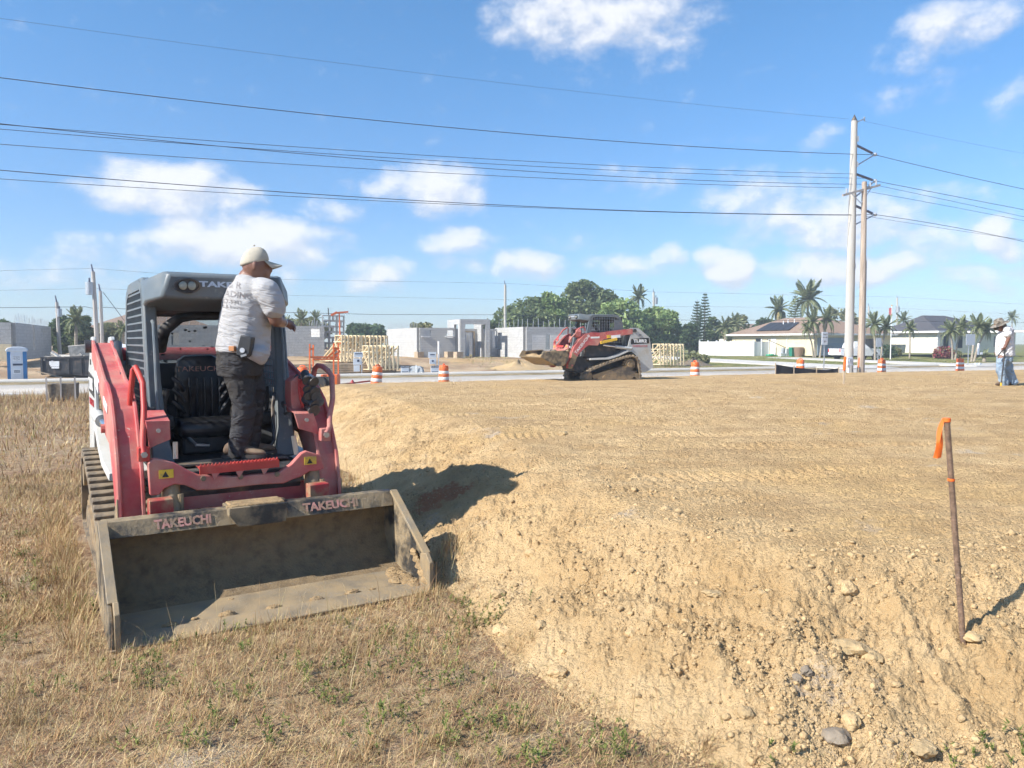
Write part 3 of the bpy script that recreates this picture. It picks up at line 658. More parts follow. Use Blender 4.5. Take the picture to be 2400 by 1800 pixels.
# second block house: long plain grey front behind the loader cab
c = at_s(300, 838, 55.5); t = thing('block_house', 'long roofless grey block house seen through and right of the loader cab', 'house', c)
L = (at_s(760, 800, 55.5)-c).dot(RD); h2 = at_s(700, 764, 55.5).z-c.z
def u2(px): return (at_s(px, 800, 55.5)-c).dot(RD)
block_wall(t, Z, RD, L, h2, [(u2(402), u2(420), .9, 1.65), (u2(463), u2(497), .95, 1.62), (u2(729), u2(750), at_s(740, 785, 55.5).z-c.z, at_s(740, 774, 55.5).z-c.z), (u2(560), u2(600), .9, 1.7)], name='front_wall')
block_wall(t, RD*(L-.1)+RN*.12, RN, 11, h2, name='side_wall'); block_wall(t, RD*.1+RN*.12, RN, 11, h2, name='side_wall'); block_wall(t, RN*11.2, RD, L, h2, [(2, 3.2, .9, 1.7), (6, 7, .9, 1.7)], name='rear_wall')
rebars(t, RD*u2(725), RD, L-u2(725), 9, .55, h2); rebars(t, Z, RD, 8, 12, .5, h2)
# third block house at the left edge, its shaded side towards us
c = at_s(35, 846, 54); t = thing('block_house', 'grey block house cut by the left edge of the picture behind the portable toilet', 'house', c)
h3 = at_s(35, 756, 54).z-c.z
block_wall(t, RN*.0, RN, 14.6, h3, [(6.1, 6.9, .75, 2.1), (9.9, 10.3, 1.5, 1.95)], name='side_wall'); block_wall(t, -RD*8, RD, 7.88, h3, [(6.2, 7.5, .0, 1.5)], name='front_wall')
block_wall(t, RN*14.6-RD*8, RD, 7.9, h3, name='rear_wall'); block_wall(t, RN*.1-RD*8, RN, 14.4, h3, name='side_wall')
rebars(t, RN*.0, RN, 14, 26, .55, h3)
MB().box(-RD*.55+RN*-.3+Vector((0, 0, .5)), (.9, .3, 1.0), Matrix.Rotation(math.atan2(RD.y, RD.x), 3, 'Z')).build('plywood_sheet', 'lumber', t)
# ------------------------------------------------------------ timber roof trusses standing in rows
def truss(parent, hgt, dep):
    B = lambda a, b: MB().beam(a, b, .045, .105, up=(1, 0, 0)).build('board', 'lumber', parent, False)
    B((0, 0, 0), (0, 0, hgt)); B((0, 0, hgt), (0, dep*.30, hgt)); B((0, dep*.30, hgt), (0, dep*.30, hgt*.74)); B((0, .0, hgt*.76), (0, dep*.36, hgt*.76))
    B((0, .05, hgt*.97), (0, dep, 0)); B((0, 0, .06), (0, dep, .06)); B((0, dep*.30, hgt*.74), (0, .05, .1))
def truss_row(n, px0, px1, s, topy, basey, label, dep, grp):
    ang = math.atan2(RD.y, RD.x); first = None
    for i in range(n):
        px = px0+(px1-px0)*i/(n-1); p = on(px, s); zb = at_s(px, basey, s).z; p.z = zb; hgt = at_s(px, topy, s).z-zb
        lb = label % (ORD[i])
        if first is None:
            first = thing('roof_truss', lb, 'roof truss', p, ang, grp); truss(first, hgt, dep); o = first
        else:
            o = copy_tree(first); o['label'] = lb; o.location = p
        o.rotation_euler = (R(random.uniform(-2.5, 1)), R(random.uniform(-2.5, 2.5)), ang+R(15)+R(random.uniform(-3, 3)))
truss_row(14, 800, 909, 51.5, 786, 848, '%s truss from the left in the long back row of new timber trusses', 3.3, 'back row of roof trusses')
truss_row(8, 866, 932, 48.6, 810, 868, '%s truss from the left in the lower front row beside the sale sign', 2.6, 'front row of roof trusses')
truss_row(8, 1549, 1604, 52, 806, 856, '%s truss from the left in the row behind the far loader', 2.4, 'right row of roof trusses')
# loose lumber piles
def pile(px, s, n, L, w_, label):
    p = on(px, s); t = thing('lumber_pile', label, 'lumber pile', p, math.atan2(RD.y, RD.x)+.1)
    for i in range(n):
        MB().box((random.uniform(-.3, .3), random.uniform(-w_, w_), .06+.07*(i//4)), (L*random.uniform(.6, 1), .12, .05), Matrix.Rotation(random.uniform(-.15, .15), 3, 'Z')).build('board', random.choice(['lumber', 'old_lumber']), t, False)
pile(690, 52, 14, 3, .6, 'heap of old boards in front of the long grey block house')
pile(735, 50, 10, 3.2, .5, 'pale new boards lying left of the truss rows')
pile(600, 50, 12, 3, .6, 'boards lying on the dirt behind the standing man')
p = on(832, 49.8); t = thing('lumber_pile', 'low stack of brown timber under the truss rows', 'lumber pile', p, math.atan2(RD.y, RD.x))
for k in range(4):
    for j in range(3): MB().box((random.uniform(-.1, .1), j*.3-.3, .1+.15*k), (5.2, .26, .13)).build('beam', 'old_lumber', t, False)
# dirt heaps on the building lot
def heap(px, s, rx, ry, hz, label, m='clod'):
    p = on(px, s); n, k = 36, 12; vs = []; fs = []
    for j in range(k+1):
        f = j/k
        for i in range(n):
            a = 2*math.pi*i/n; q = f*(1+.16*math.sin(a*3+1)+.1*math.sin(a*5)); z = hz*(1-f)**1.2*(1+.25*math.sin(a*2+f*5))*max(0, 1-f)**.3-.06*(f > .99)
            vs.append((math.cos(a)*q*rx, math.sin(a)*q*ry, z+random.uniform(-.04, .04)*hz))
    fs = [(j*n+i, j*n+(i+1) % n, (j+1)*n+(i+1) % n, (j+1)*n+i) for j in range(k) for i in range(n)]
    o = MB().add(vs, fs).build('dirt_heap', m); o.location = p; o.rotation_euler = (0, 0, .41); return tag(o, label, 'dirt heap')
heap(1215, 50.5, 2.6, 1.6, .55, 'grey brown dirt heap left of the far loader bucket')
heap(1625, 54, 2.2, 1.4, .55, 'heap of dry brush and dirt beside the white fence', 'burlap')
# ------------------------------------------------------------ orange lifting boom and block cage
p = on(779, 55); t = thing('lift_boom', 'thin orange mast with a jib beside the grey honeycomb tower', 'crane', p)
q = lambda px, py, s=55: at_s(px, py, s)-p
MB().beam(q(797, 800), q(795, 732), .08, .08, up=(1, 0, 0)).build('mast', 'orange_steel', t); MB().beam(q(776, 739), q(790, 732), .16, .16).build('arm', 'orange_steel', t); MB().beam(q(790, 733), q(816, 731), .1, .12).build('jib', 'orange_steel', t)
MB().beam(q(770, 738), q(769, 722), .06, .06, up=(1, 0, 0)).build('spike', 'dark_metal', t); MB().beam(q(797, 842), q(797, 798), .12, .12, up=(1, 0, 0)).build('column', 'orange_steel', t)
p = on(779, 56); t = thing('block_tower', 'tall narrow grey tower of hollow blocks behind the orange frame', 'block stack', p)
w_ = .46; zt = at_s(779, 739, 56).z-p.z; k = 9; n_ = round(zt/.42)
for j in range(n_):
    for i in (-1, 0, 1):
        b = MB(); c = Vector((i*.52, 0, (j+.5)*zt/n_)); hh = zt/n_
        b.box(c+Vector((0, 0, hh*.42)), (.5, .4, .07)); b.box(c-Vector((0, 0, hh*.42)), (.5, .4, .07))
        if (j+i) % 2: b.box(c+Vector((.0, 0, 0)), (.12, .4, hh))
        b.box(c+Vector((.23, 0, 0)), (.06, .4, hh)); b.box(c-Vector((.23, 0, 0)), (.06, .4, hh)); b.build('block', 'stucco_grey', t, False)
t.rotation_euler = (0, R(1.5), .35)
# ------------------------------------------------------------ orange frame on wheels next to the road
p = on(760, 33.6); t = thing('wheeled_frame', 'orange steel frame on small wheels with a box, parked by the road', 'trailer', p)
q = lambda px, py, s=33.6: at_s(px, py, s)-p
for a, b, s_ in ((726, 806, 33.6), (734, 808, 34.3), (782, 804, 33.6), (793, 804, 34.3)): MB().beam(q(a, 900, s_)*1.0, q(a, b, s_), .06, .06, up=(1, 0, 0)).build('post', 'orange_steel', t, False)
for a, b in (((726, 837), (793, 837)), ((734, 842), (793, 842)), ((765, 840), (793, 815)), ((775, 842), (797, 822)), ((724, 818), (736, 818)), ((780, 816), (795, 816))): MB().beam(q(*a), q(*b), .06, .07).build('rail', 'orange_steel', t, False)
bx = q(771, 890); MB().box(bx+Vector((0, .3, 0)), (.72, .6, .44)).build('box', 'orange_steel', t, True, .02)
for px in (750, 766): MB().cyl(q(px, 897, 33.2)+Vector((0, 0, 0)), q(px, 897, 33.2)+Vector((.05, .16, 0)), .26, None, 16).build('wheel', 'tyre', t)
MB().beam(q(790, 902), q(868, 893), .07, .07).build('drawbar', 'red_muddy', t); MB().cyl(q(826, 898), q(826, 890), .12, .02, 8).build('jack', 'red_muddy', t)
# ------------------------------------------------------------ traffic barrels
def barrel():
    t = thing('traffic_barrel', '', 'traffic barrel', (0, 0, 0), 0, 'orange and white barrels along the road')
    def rad(z): return .285-.065*z
    for a, b, m in ((.06, .27, 'barrel_orange'), (.27, .42, 'barrel_white'), (.42, .57, 'barrel_orange'), (.57, .70, 'barrel_white'), (.70, .92, 'barrel_orange')):
        MB().tube([(0, 0, a), (0, 0, a+.015), (0, 0, b-.015), (0, 0, b)], [rad(a)-.008, rad(a), rad(b), rad(b)-.008], 20).build('band', m, t)
    MB().tube([(0, 0, .91), (0, 0, .945), (0, 0, .955)], [.225, .215, .1], 20).build('top', 'barrel_orange', t)
    MB().tube([(-.12, 0, .93), (-.11, 0, 1.0), (0, 0, 1.03), (.11, 0, 1.0), (.12, 0, .93)], .03, 6).build('handle', 'barrel_orange', t)
    MB().tube([(0, 0, -.02), (0, 0, .05), (0, 0, .075)], [.42, .42, .3], 20).build('base_ring', 'tyre', t); return t
bl = [(708, 34.6, 'barrel partly hidden behind the loader coupler pipes'), (880, 34.4, 'leaning barrel left of the sale signs with a dented top'), (1040, 34.5, 'barrel in front of the block house next to a sale sign'),
      (1630, 34.5, 'barrel right of the far loader in front of the white fence'), (1877, 36.5, 'barrel behind the black silt fence'), (2068, 34.8, 'barrel just right of the wooden power pole'), (2252, 34.8, 'barrel left of the man with the shovel')]
B0 = barrel()
for i, (px, s, lb) in enumerate(bl):
    o = B0 if i == 0 else copy_tree(B0); p = on(px, s); o.location = p; o['label'] = 'orange and white '+lb; o.rotation_euler = (R(3) if i == 1 else 0, R(5) if i == 1 else 0, i*.7)
    o.scale = (.95, .95, 1)
# ------------------------------------------------------------ signs, mailboxes, small street things
def sign_post(name, label, px, s, rects, posts, group=None, txt=(), m='sign_white', cat='sign'):
    p = on(px, s); t = thing(name, label, cat, p, 0, group); ux = Vector((RD.x, RD.y, 0)); n = Vector((RN.x, RN.y, 0)); ax = (at_s(px+10, 800, s)-at_s(px-10, 800, s)).normalized()
    for (x0, y0, x1, y1, mm) in rects:
        a = at_s(x0, y1, s)-p; b = at_s(x1, y0, s)-p; c = (a+b)/2; MB().box(c-(RN*.018 if mm == 'navy' and y1-y0 < 8 else RN*0), (abs((b-a).dot(RD)), .03, b.z-a.z), Matrix((RD, RN, Vector((0, 0, 1)))).transposed()).build('panel', mm, t, False)
    for (x, y0, mm) in posts:
        a = at_s(x, y0, s)-p; MB().beam((a.x+RN.x*.05, a.y+RN.y*.05, -.1), (a.x+RN.x*.05, a.y+RN.y*.05, a.z), .05, .05, up=(1, 0, 0)).build('post', mm, t, False)
    for (s_, x, y, sz, mm) in txt:
        a = at_s(x, y, s)-p-RN*.042; text_mb(s_, a, RD, (0, 0, 1), sz).build('lettering', mm, t, False)
    return t
sign_post('builder_sign', 'white builder sign with hanging panels in front of the truss rows', 840, 48, [(829, 825, 850, 838, 'sign_white'), (828, 840, 846, 855, 'sign_white'), (829, 856, 843, 871, 'sign_white'), (832, 828, 848, 830, 'navy'), (837, 843, 842, 848, 'navy')], [(848, 825, 'vinyl_white')])
sign_post('builder_sign', 'white hanging sign above a sale board in front of the block house', 1013, 47.9, [(1004, 825, 1022, 839, 'sign_white'), (1007, 840, 1021, 853, 'sign_white'), (1008, 830, 1019, 832, 'navy'), (1012, 844, 1016, 848, 'navy')], [(1022, 825, 'vinyl_white'), (1028, 788+22, 'vinyl_white')])
for px, lb in ((949, 'FOR SALE board beside the grey covered drain box'), (1019, 'FOR SALE board left of the tall orange barrel')):
    sign_post('sale_sign', 'small white and navy '+lb, px, 47.6, [(px-9, 857, px+9, 862, 'navy'), (px-9, 862, px+9, 874, 'sign_white'), (px-7, 870.4, px-2.5, 872, 'navy'), (px-1.5, 870.4, px+2, 872, 'navy'), (px+3, 870.4, px+7, 872, 'navy')], [(px-8, 860, 'vinyl_white'), (px+8, 860, 'vinyl_white')], 'sale signs', [('FOR SALE', px, 859.5, .13, 'letter_white')])
p = on(975, 47.8); t = thing('drain_box', 'dark covered drain box with a white stake between the two sale boards', 'drain box', p)
MB().loft([[(x*k, y*k*.8, z) for x, y in ((-.5, -.5), (.5, -.5), (.5, .5), (-.5, .5))] for k, z in ((1, 0), (.85, .35), (.55, .5))]).build('cover', 'stucco_grey', t, True, .03); MB().box((.05, -.45, .28), (.05, .04, .6)).build('stake', 'vinyl_white', t)
sign_post('road_sign', 'white TRUCK ROUTE sign with a left arrow on a steel post', 1933, 33.9, [(1926, 778, 1940, 808, 'sign_white')], [(1934, 790, 'galv')], None,
          [('TRUCK', 1933, 784, .11, 'letter_black'), ('ROUTE', 1933, 791, .11, 'letter_black'), ('\u2190', 1933, 800.5, .26, 'letter_black')], cat='road sign')
sign_post('road_sign', 'blank grey back of a road sign in front of the white pickup', 2060, 45, [(2053, 792, 2066, 813, 'sign_back')], [(2060, 795, 'galv')], cat='road sign')
sign_post('road_sign', 'blank grey back of a larger road sign left of the man with the shovel', 2275, 45, [(2264, 783, 2286, 809, 'sign_back')], [(2272, 786, 'galv')], cat='road sign')
def mailbox(px, s, label, m):
    p = on(px, s); t = thing('mailbox', label, 'mailbox', p, .4, 'mailboxes'); MB().box((0, 0, .5), (.12, .12, 1.0)).build('post', 'vinyl_white', t)
    MB().prism([(-.16, 0), (.16, 0), (.16, .2), (.1, .3), (-.1, .3), (-.16, .2)], 'y', -.28, .28).build('box', m, t); t.children[-1].location = (0, 0, 1.0); MB().box((0, -.3, 1.13), (.26, .03, .2)).build('door', 'sign_white', t)
mailbox(2294, 45.2, 'grey mailbox on a white post beside the blank sign', 'sign_back')
p = on(1989, 33.4); t = thing('mailbox', 'white mailbox with a small printed panel at the foot of the concrete pole', 'mailbox', p, .4, 'mailboxes')
q = lambda px, py: at_s(px, py, 33.4)-p
MB().box((q(1979, 836)+q(2000, 858))/2, (.42, .25, .5)).build('box', 'sign_white', t, True, .02); MB().box((q(1985, 840)+q(1998, 848))/2+Vector((0, -.16, 0)), (.26, .03, .17)).build('panel', 'sign_back', t); MB().box((.06, 0, .35), (.09, .09, 1.1)).build('post', 'vinyl_white', t)
# silt fence
pts = [(1818, 854), (1860, 861), (1912, 866), (1940, 867), (1966, 863)]; p = on(1890, 31.5); t = thing('silt_fence', 'short sagging black silt fence on wooden stakes at the far edge of the fill', 'fence', p)
vs = []; nn = 24
for i in range(nn):
    f = i/(nn-1)*(len(pts)-1); k = min(int(f), len(pts)-2); a = f-k; px = pts[k][0]*(1-a)+pts[k+1][0]*a; py = pts[k][1]*(1-a)+pts[k+1][1]*a
    for off in (0, .02):
        tp = at_s(px, py, 31.5+off+.05*math.sin(i)); bt = at_s(px, 884, 31.5+off+.05*math.sin(i+.5)); vs += [tp-p, bt-p]
fs = []
for i in range(nn-1):
    a = i*4; b = a+4; fs += [(a, b, b+1, a+1), (a+2, a+3, b+3, b+2), (a, a+2, b+2, b)]
MB().add(vs, fs).build('fabric', 'silt', t)
for px, py in ((1818, 851), (1861, 857), (1914, 862), (1966, 860)): a = at_s(px, py, 31.42)-p; MB().beam((a.x, a.y, -.4), a, .05, .04, up=(1, 0, 0)).build('stake', 'old_lumber', t, False)
# survey stakes
for (px, yt, yb, lb, r_) in ((1976, 836, 900, 'tall orange ribboned survey stake in front of the concrete pole', .03), (2013, 838, 880, 'short orange ribboned stake at the foot of the wooden pole', .025)):
    p = on_ground(px, yb) if yb > 890 else on(px, 32.8); t = thing('survey_stake', lb, 'stake', p, 0, 'survey stakes'); zt = at_y(px+2, yt, p.y).z-p.z
    MB().beam((0, 0, -.1), (.05, 0, zt), .05, .03, up=(1, 0, 0)).build('stake', 'old_lumber', t, False); MB().beam((0, -.03, zt*.5), (.02, -.03, zt), .09, .02, up=(1, 0, 0)).build('ribbon', 'glow_orange', t, False)
# burlap wrapped drain on the left
p = on(145, 31); t = thing('drain_cover', 'dark fabric wrapped drain box in the dry grass left of the loader', 'drain cover', p, .35)
MB().loft([[(x*k+random.uniform(-.03, .03), y*k+random.uniform(-.03, .03), z) for x, y in ((-.42, -.4), (0, -.43), (.42, -.4), (.42, .4), (0, .42), (-.42, .4))] for k, z in ((1, -.3), (.98, .3), (1, .62))]).build('fabric', 'burlap', t, True, .03)
for x in (-.43, .0, .43): MB().box((x, -.43, .4), (.05, .04, .9)).build('stake', 'grey_wood', t, False)
# ------------------------------------------------------------ portable toilet and dumpster
p = at_s(42, 891, 48.6); t = thing('portable_toilet', 'blue and white portable toilet with a rounded roof at the left', 'portable toilet', p, .52)
hh = at_s(42, 812, 48.6).z-p.z; k = hh/2.3; S = lambda *a: tuple(v*k for v in a)
MB().box(S(0, 0, 1.0), S(1.12, 1.1, 1.96)).build('cabin', 'toilet_blue', t, True, .03); MB().box(S(0, -.57, 1.02), S(.70, .05, 1.9)).build('door', 'toilet_white', t, True, .01); d_ = t.children[-1]
MB().box(S(0, -.60, 1.5), S(.42, .01, .36)).build('notice', 'sign_white', d_, False); MB().box(S(.05, -.60, 1.08), S(.56, .012, .13)).build('lock_panel', 'navy', d_, False); MB().box(S(.0, -.60, .62), S(.42, .011, .32)).build('notice', 'sign_white', d_, False)
tb = text_mb('TOI', S(-.02, -.612, 1.58), (1, 0, 0), (0, 0, 1), .19*k, 1.2); text_mb('TOI', S(-.02, -.612, 1.43), (1, 0, 0), (0, 0, 1), .19*k, 1.2, tb); tb.build('lettering', 'navy', d_, False)
for i in range(3): MB().box(S(0, -.61, .55+.07*i), S(.36, .006, .035)).build('lettering', 'navy', d_, False)
for sx in (-1, 1):
    for i in range(3): MB().box(S(sx*(.42+.06*i), -.56, 1.0), S(.035, .02, 1.7)).build('rib', 'toilet_blue', t, False)
MB().prism([(v[0]*k, v[1]*k) for v in ((-.62, 1.96), (.62, 1.96), (.62, 2.1), (.52, 2.2), (.25, 2.28), (-.25, 2.28), (-.52, 2.2), (-.62, 2.1))], 'y', -.64*k, .62*k).build('roof', 'toilet_white', t, True, .03)
MB().box(S(0, 0, .02), S(1.2, 1.2, .1)).build('skid', 'dark_metal', t)
p = at_s(168, 884, 49.5); t = thing('dumpster', 'black open dumpster filled with building rubbish left of the loader', 'dumpster', p, .12)
sc = p.y/1813.; X = lambda px: (px-168)*sc*1.04
hh = 46*sc
body = MB(); x0, x1 = X(106), X(240); D = 2.2
for poly in ([(x0, 0, .25), (x1, 0, 0), (x1, 0, hh*1.06), (x0, 0, hh*.98)], [(x0, D, .25), (x1, D, 0), (x1, D, hh*1.06), (x0, D, hh*.98)]):
    body.add(poly+[(a, b+.06, c) for a, b, c in poly], [(0,1,2,3),(7,6,5,4),(0,4,5,1),(1,5,6,2),(2,6,7,3),(3,7,4,0)])
body.box((x0, D/2, hh*.55), (.06, D, hh*.85)); body.box((x1, D/2, hh*.5), (.06, D, hh)); body.box(((x0+x1)/2, D/2, .2), (x1-x0, D, .1)); body.build('tub', 'dumpster', t, False)
MB().beam((x0-.05, -.02, hh*.98), (x1, -.02, hh*1.06), .1, .1).build('rim', 'dumpster', t); MB().beam((x0-.05, D, hh*.98), (x1, D, hh*1.06), .1, .1).build('rim', 'dumpster', t)
for f in (.0, .42, .62): MB().box((x0+(x1-x0)*f, -.03, hh*.55), (.1, .08, hh*.8)).build('rib', 'dumpster', t, False)
fx = x0+(x1-x0)*.20
for (dx, dz, ww, hh_) in ((-.10, .80, .10, .10), (0, .72, .52, .22), (.02, .585, .46, .08), (.05, .49, .40, .10)): MB().box((fx+dx, -.045, hh*dz), (ww, .012, hh_)).build('painted_mark', 'sign_white', t, False)
MB().box((x0+.6, -.5, .18), (1.4, .1, .05), Matrix.Rotation(.25, 3, 'Y')).build('ramp_board', 'old_lumber', t)
db = MB()
for i in range(60): db.box((random.uniform(x0+.2, x1-.1), random.uniform(.2, D-.2), hh*random.uniform(.8, 1.12)), (random.uniform(.1, .9), random.uniform(.05, .4), random.uniform(.02, .2)), Matrix.Rotation(random.uniform(-1, 1), 3, random.choice('XYZ')))
tag(db.build('building_rubbish', 'debris', None, False), kind='stuff'); d_ = bpy.context.scene.objects['building_rubbish']; d_.location = t.location; d_.rotation_euler = t.rotation_euler
p = at_s(255, 832, 50.5); o = MB().prism([(-1.6, -.4), (1.6, -.5), (1.8, .45), (.4, .75), (-1.4, .2)], 'y', -.05, .05).build('white_panel', 'sign_white'); o.location = p; o.rotation_euler = (R(-25), 0, .3); tag(o, 'large white board leaning on the rubbish beside the loader arm', 'board')
o = MB().box((0, 0, 0), (1.1, .12, .65)).build('crate', 'debris'); o.location = at_s(187, 822, 50.4); o.rotation_euler = (R(12), R(-5), .3); tag(o, 'grey flattened carton standing in the dumpster', 'carton')
# ------------------------------------------------------------ finished houses on the right
RB = Matrix((RD, RN, Vector((0, 0, 1)))).transposed(); RANG = math.atan2(RD.y, RD.x)
def hip_roof(L, D, zb, rise, ov, ridge0, ridge1, th=.12):
    """hip roof over 0..L x 0..D; ridge from ridge0 to ridge1 at depth D/2"""
    a = [(-ov, -ov, zb), (L+ov, -ov, zb), (L+ov, D+ov, zb), (-ov, D+ov, zb), (ridge0, D/2, zb+rise), (ridge1, D/2, zb+rise)]
    m = MB(); m.add(a+[(x, y, z-th) for x, y, z in a[:4]], [(0, 1, 5, 4), (1, 2, 5), (2, 3, 4, 5), (3, 0, 4), (0, 6, 7, 1), (1, 7, 8, 2), (2, 8, 9, 3), (3, 9, 6, 0), (9, 8, 7, 6)]); return m
def house_at(name, label, px, basey, s):
    p = at_s(px, basey, s); return thing(name, label, 'house', p, RANG), p
# tan roofed house: its long left side is turned to the sun, the garage front to the right of the corner is in shade
TS = 67.6
p = at_s(1907, 834, TS); t = thing('house', 'pale yellow house with a brown hip roof and dark solar panels', 'house', p, RANG); k = lambda px, ds=0.: (at_s(px, 800, TS+ds)-p).dot(RD)
wh = at_s(1907, 782, TS).z-p.z; D = 14.2; L2 = 12.2
MB().box((L2/2, D/2, wh/2), (L2, D, wh)).build('wall', 'stucco_yellow', t, False)
gx0, gx1 = .5, 5.6
for i in range(4): MB().box(((gx0+gx1)/2, -.03, .28+.52*i), (gx1-gx0, .06, .50)).build('door_panel', 'garage_door', t, False)
MB().box(((gx0+gx1)/2, -.06, 2.3), (gx1-gx0+.3, .1, .16)).build('door_trim', 'stucco_white', t, False); MB().box((9, -.03, 1.35), (1.8, .06, 1.2)).build('window', 'dark_pane', t, False)
rise = 2.15; ov = .55
va = [(-ov, -ov, wh), (L2+ov, -ov, wh), (L2+ov, D+ov, wh), (-ov, D+ov, wh), (L2/2, L2/2-1.2, wh+rise), (L2/2, D-L2/2+3.2, wh+rise)]
rf = MB().add(va+[(x, y, z-.14) for x, y, z in va[:4]], [(0, 1, 4), (1, 2, 5, 4), (2, 3, 5), (3, 0, 4, 5), (0, 6, 7, 1), (1, 7, 8, 2), (2, 8, 9, 3), (3, 9, 6, 0), (9, 8, 7, 6)]).build('roof', 'roof_brown', t, False)
MB().beam((-ov-.03, -ov, wh-.07), (-ov-.03, D+ov, wh-.07), .06, .2).build('fascia', 'stucco_white', t, False); MB().beam((-ov, -ov-.03, wh-.07), (L2+ov, -ov-.03, wh-.07), .06, .2).build('fascia', 'stucco_white', t, False)
sl_ = rise/(L2/2+ov)
def roof_pt(px, py):
    o = RB.transposed() @ (Vector((0, 0, EYE))-p); r = RB.transposed() @ ray(px, py)
    tt = (wh+sl_*(o.x+ov)-o.z)/(r.z-sl_*r.x); return o+r*tt
nz = Vector((-sl_, 0, 1)).normalized()
c4 = [roof_pt(*q) for q in ((1772, 777), (1806, 758), (1874, 757), (1850, 775))]
for i in range(5):
    a_, b_ = i/5+.006, (i+1)/5-.006; q = [c4[0].lerp(c4[3], a_), c4[1].lerp(c4[2], a_), c4[1].lerp(c4[2], b_), c4[0].lerp(c4[3], b_)]
    MB().add([v+nz*.05 for v in q]+[v+nz*.12 for v in q], [(0,1,2,3),(7,6,5,4),(0,4,5,1),(1,5,6,2),(2,6,7,3),(3,7,4,0)]).build('solar_panel', 'solar', rf, False)
for px, py in ((1836, 762), (1847, 759), (1862, 759)): q = roof_pt(px, py); MB().cyl(q-Vector((0, 0, .1)), q+Vector((0, 0, .55)), .06, None, 8).build('vent_pipe', 'vinyl_white', rf)
MB().box((-.04, 4.2, wh*.5), (.06, .09, wh)).build('downpipe', 'stucco_white', t, False); MB().box((-.03, 9.2, wh*.66), (.06, .9, .6)).build('window', 'dark_pane', t, False); MB().box((-.03, 6.5, 1.0), (.06, .9, 2.0)).build('side_door', 'stucco_white', t, False)
# white vinyl fence with gate
p = at_s(1767, 835, 73.5); t = thing('vinyl_fence', 'white vinyl fence with a gate left of the pale yellow house', 'fence', p, RANG)
n_ = 6; FL = 10.5
for i in range(n_):
    a_, b_ = FL*i/n_, FL*(i+1)/n_
    MB().box((0, (a_+b_)/2, .9), (.06, b_-a_-.12, 1.7)).build('panel', 'vinyl_white', t, False); MB().box((0, b_, .94), (.14, .14, 1.95)).build('post', 'vinyl_white', t, False)
MB().box((0, 0, .94), (.14, .14, 1.95)).build('post', 'vinyl_white', t, False)
for i, w_ in enumerate((1.0, 1.0)): MB().box((.1+.5+1.12*i, 0, .9), (.98, .06, 1.7)).build('gate' if i else 'panel', 'vinyl_white', t, False); MB().box((1.15+1.12*i, 0, 1.0), (.14, .14, 2.1)).build('post', 'vinyl_white', t, False)
# bins, pool pump, hose, in front of the yellow wall
def simple(name, label, cat, px, s, parts, rz=RANG, group=None):
    p = on(px, s); t = thing(name, label, cat, p, rz, group)
    for nm, mb, mm in parts: mb.build(nm, mm, t)
    return t
def bin_parts(r, h, m): return [('body', MB().loft([[(x*q, y*q, z) for x, y in ((-r, -r), (r, -r), (r, r), (-r, r))] for q, z in ((.8, 0), (1, h))]), m), ('lid', MB().box((0, 0, h+.04), (r*2.1, r*2.2, .09)), m)]
simple('rubbish_bin', 'narrow green wheeled bin against the yellow wall', 'bin', 1857, 70.6, bin_parts(.28, 1.0, 'plastic_green'))
simple('rubbish_bin', 'wide brown round bin against the yellow wall', 'bin', 1872, 69.4, [('body', MB().tube([(0, 0, 0), (0, 0, .95), (0, 0, 1.08)], [.42, .54, .56], 16), 'plastic_brown'), ('lid', MB().tube([(0, 0, 1.08), (0, 0, 1.12)], [.58, .55], 16), 'plastic_brown')])
simple('pool_pump', 'white pool pump boxes and grey pipes beside the bins', 'pump', 1842, 71.4, [('box', MB().box((.1, 0, .45), (.5, .5, .9)), 'sign_white'), ('box', MB().box((-.6, 0, .2), (.7, .5, .4)), 'sign_white'), ('tank', MB().cyl((-.5, .1, .3), (-.3, .1, 1.0), .24), 'stucco_grey'), ('box', MB().box((.7, 0, .2), (.5, .4, .4)), 'sign_white'), ('pipe', MB().tube([(.3, .3, 1.0), (-2.2, .4, 1.9), (-2.6, .4, 2.0)], .05, 6), 'old_lumber')])
simple('garden_hose', 'coiled bright green hose on the lawn beside the gate', 'hose', 1806, 72.6, [('coil', MB().tube([(math.cos(i*.5)*.5*(1.2-.01*i), math.sin(i*.5)*.35, .05+.004*i) for i in range(40)]+[(.6+.1*i, .05*math.sin(i), .05) for i in range(8)], .05, 6), 'hose_green')])
# dark roofed house: sunlit left side, shaded entrance front, a second wing standing forward at the picture edge
DS = 63.
p = at_s(2195, 828, DS); t = thing('house', 'cream house with a dark grey hip roof at the right', 'house', p, RANG)
wh = at_s(2195, 776, DS).z-p.z; D = 7.; W_ = 14.
MB().box((W_/2, D/2, wh/2), (W_, D, wh)).build('wall', 'stucco_cream', t, False); wx, wy0, wy1 = 5.0, -9.2, -.05
MB().box(((wx+W_)/2, (wy0+wy1)/2, wh/2), (W_-wx, wy1-wy0, wh)).build('wing_wall', 'stucco_white', t, False)
for i in range(8): MB().box((.17, -.04, .16+.33*i), (.34+.06*(i % 2), .12, .29)).build('quoin', 'stucco_white', t, False)
for x in (1.5, 3.9): MB().box((x, -.03, 1.3), (.8, .06, 1.4)).build('window', 'dark_pane', t, False)
MB().box((2.7, -.03, 1.05), (.95, .06, 2.1)).build('door', 'stucco_white', t, False); MB().box((wx-.03, -4.2, 1.35), (.06, 1.5, 1.2)).build('window', 'dark_pane', t, False); MB().box((-.03, 4.2, 1.3), (.06, 1.0, 1.0)).build('window', 'dark_pane', t, False) if 0 else None
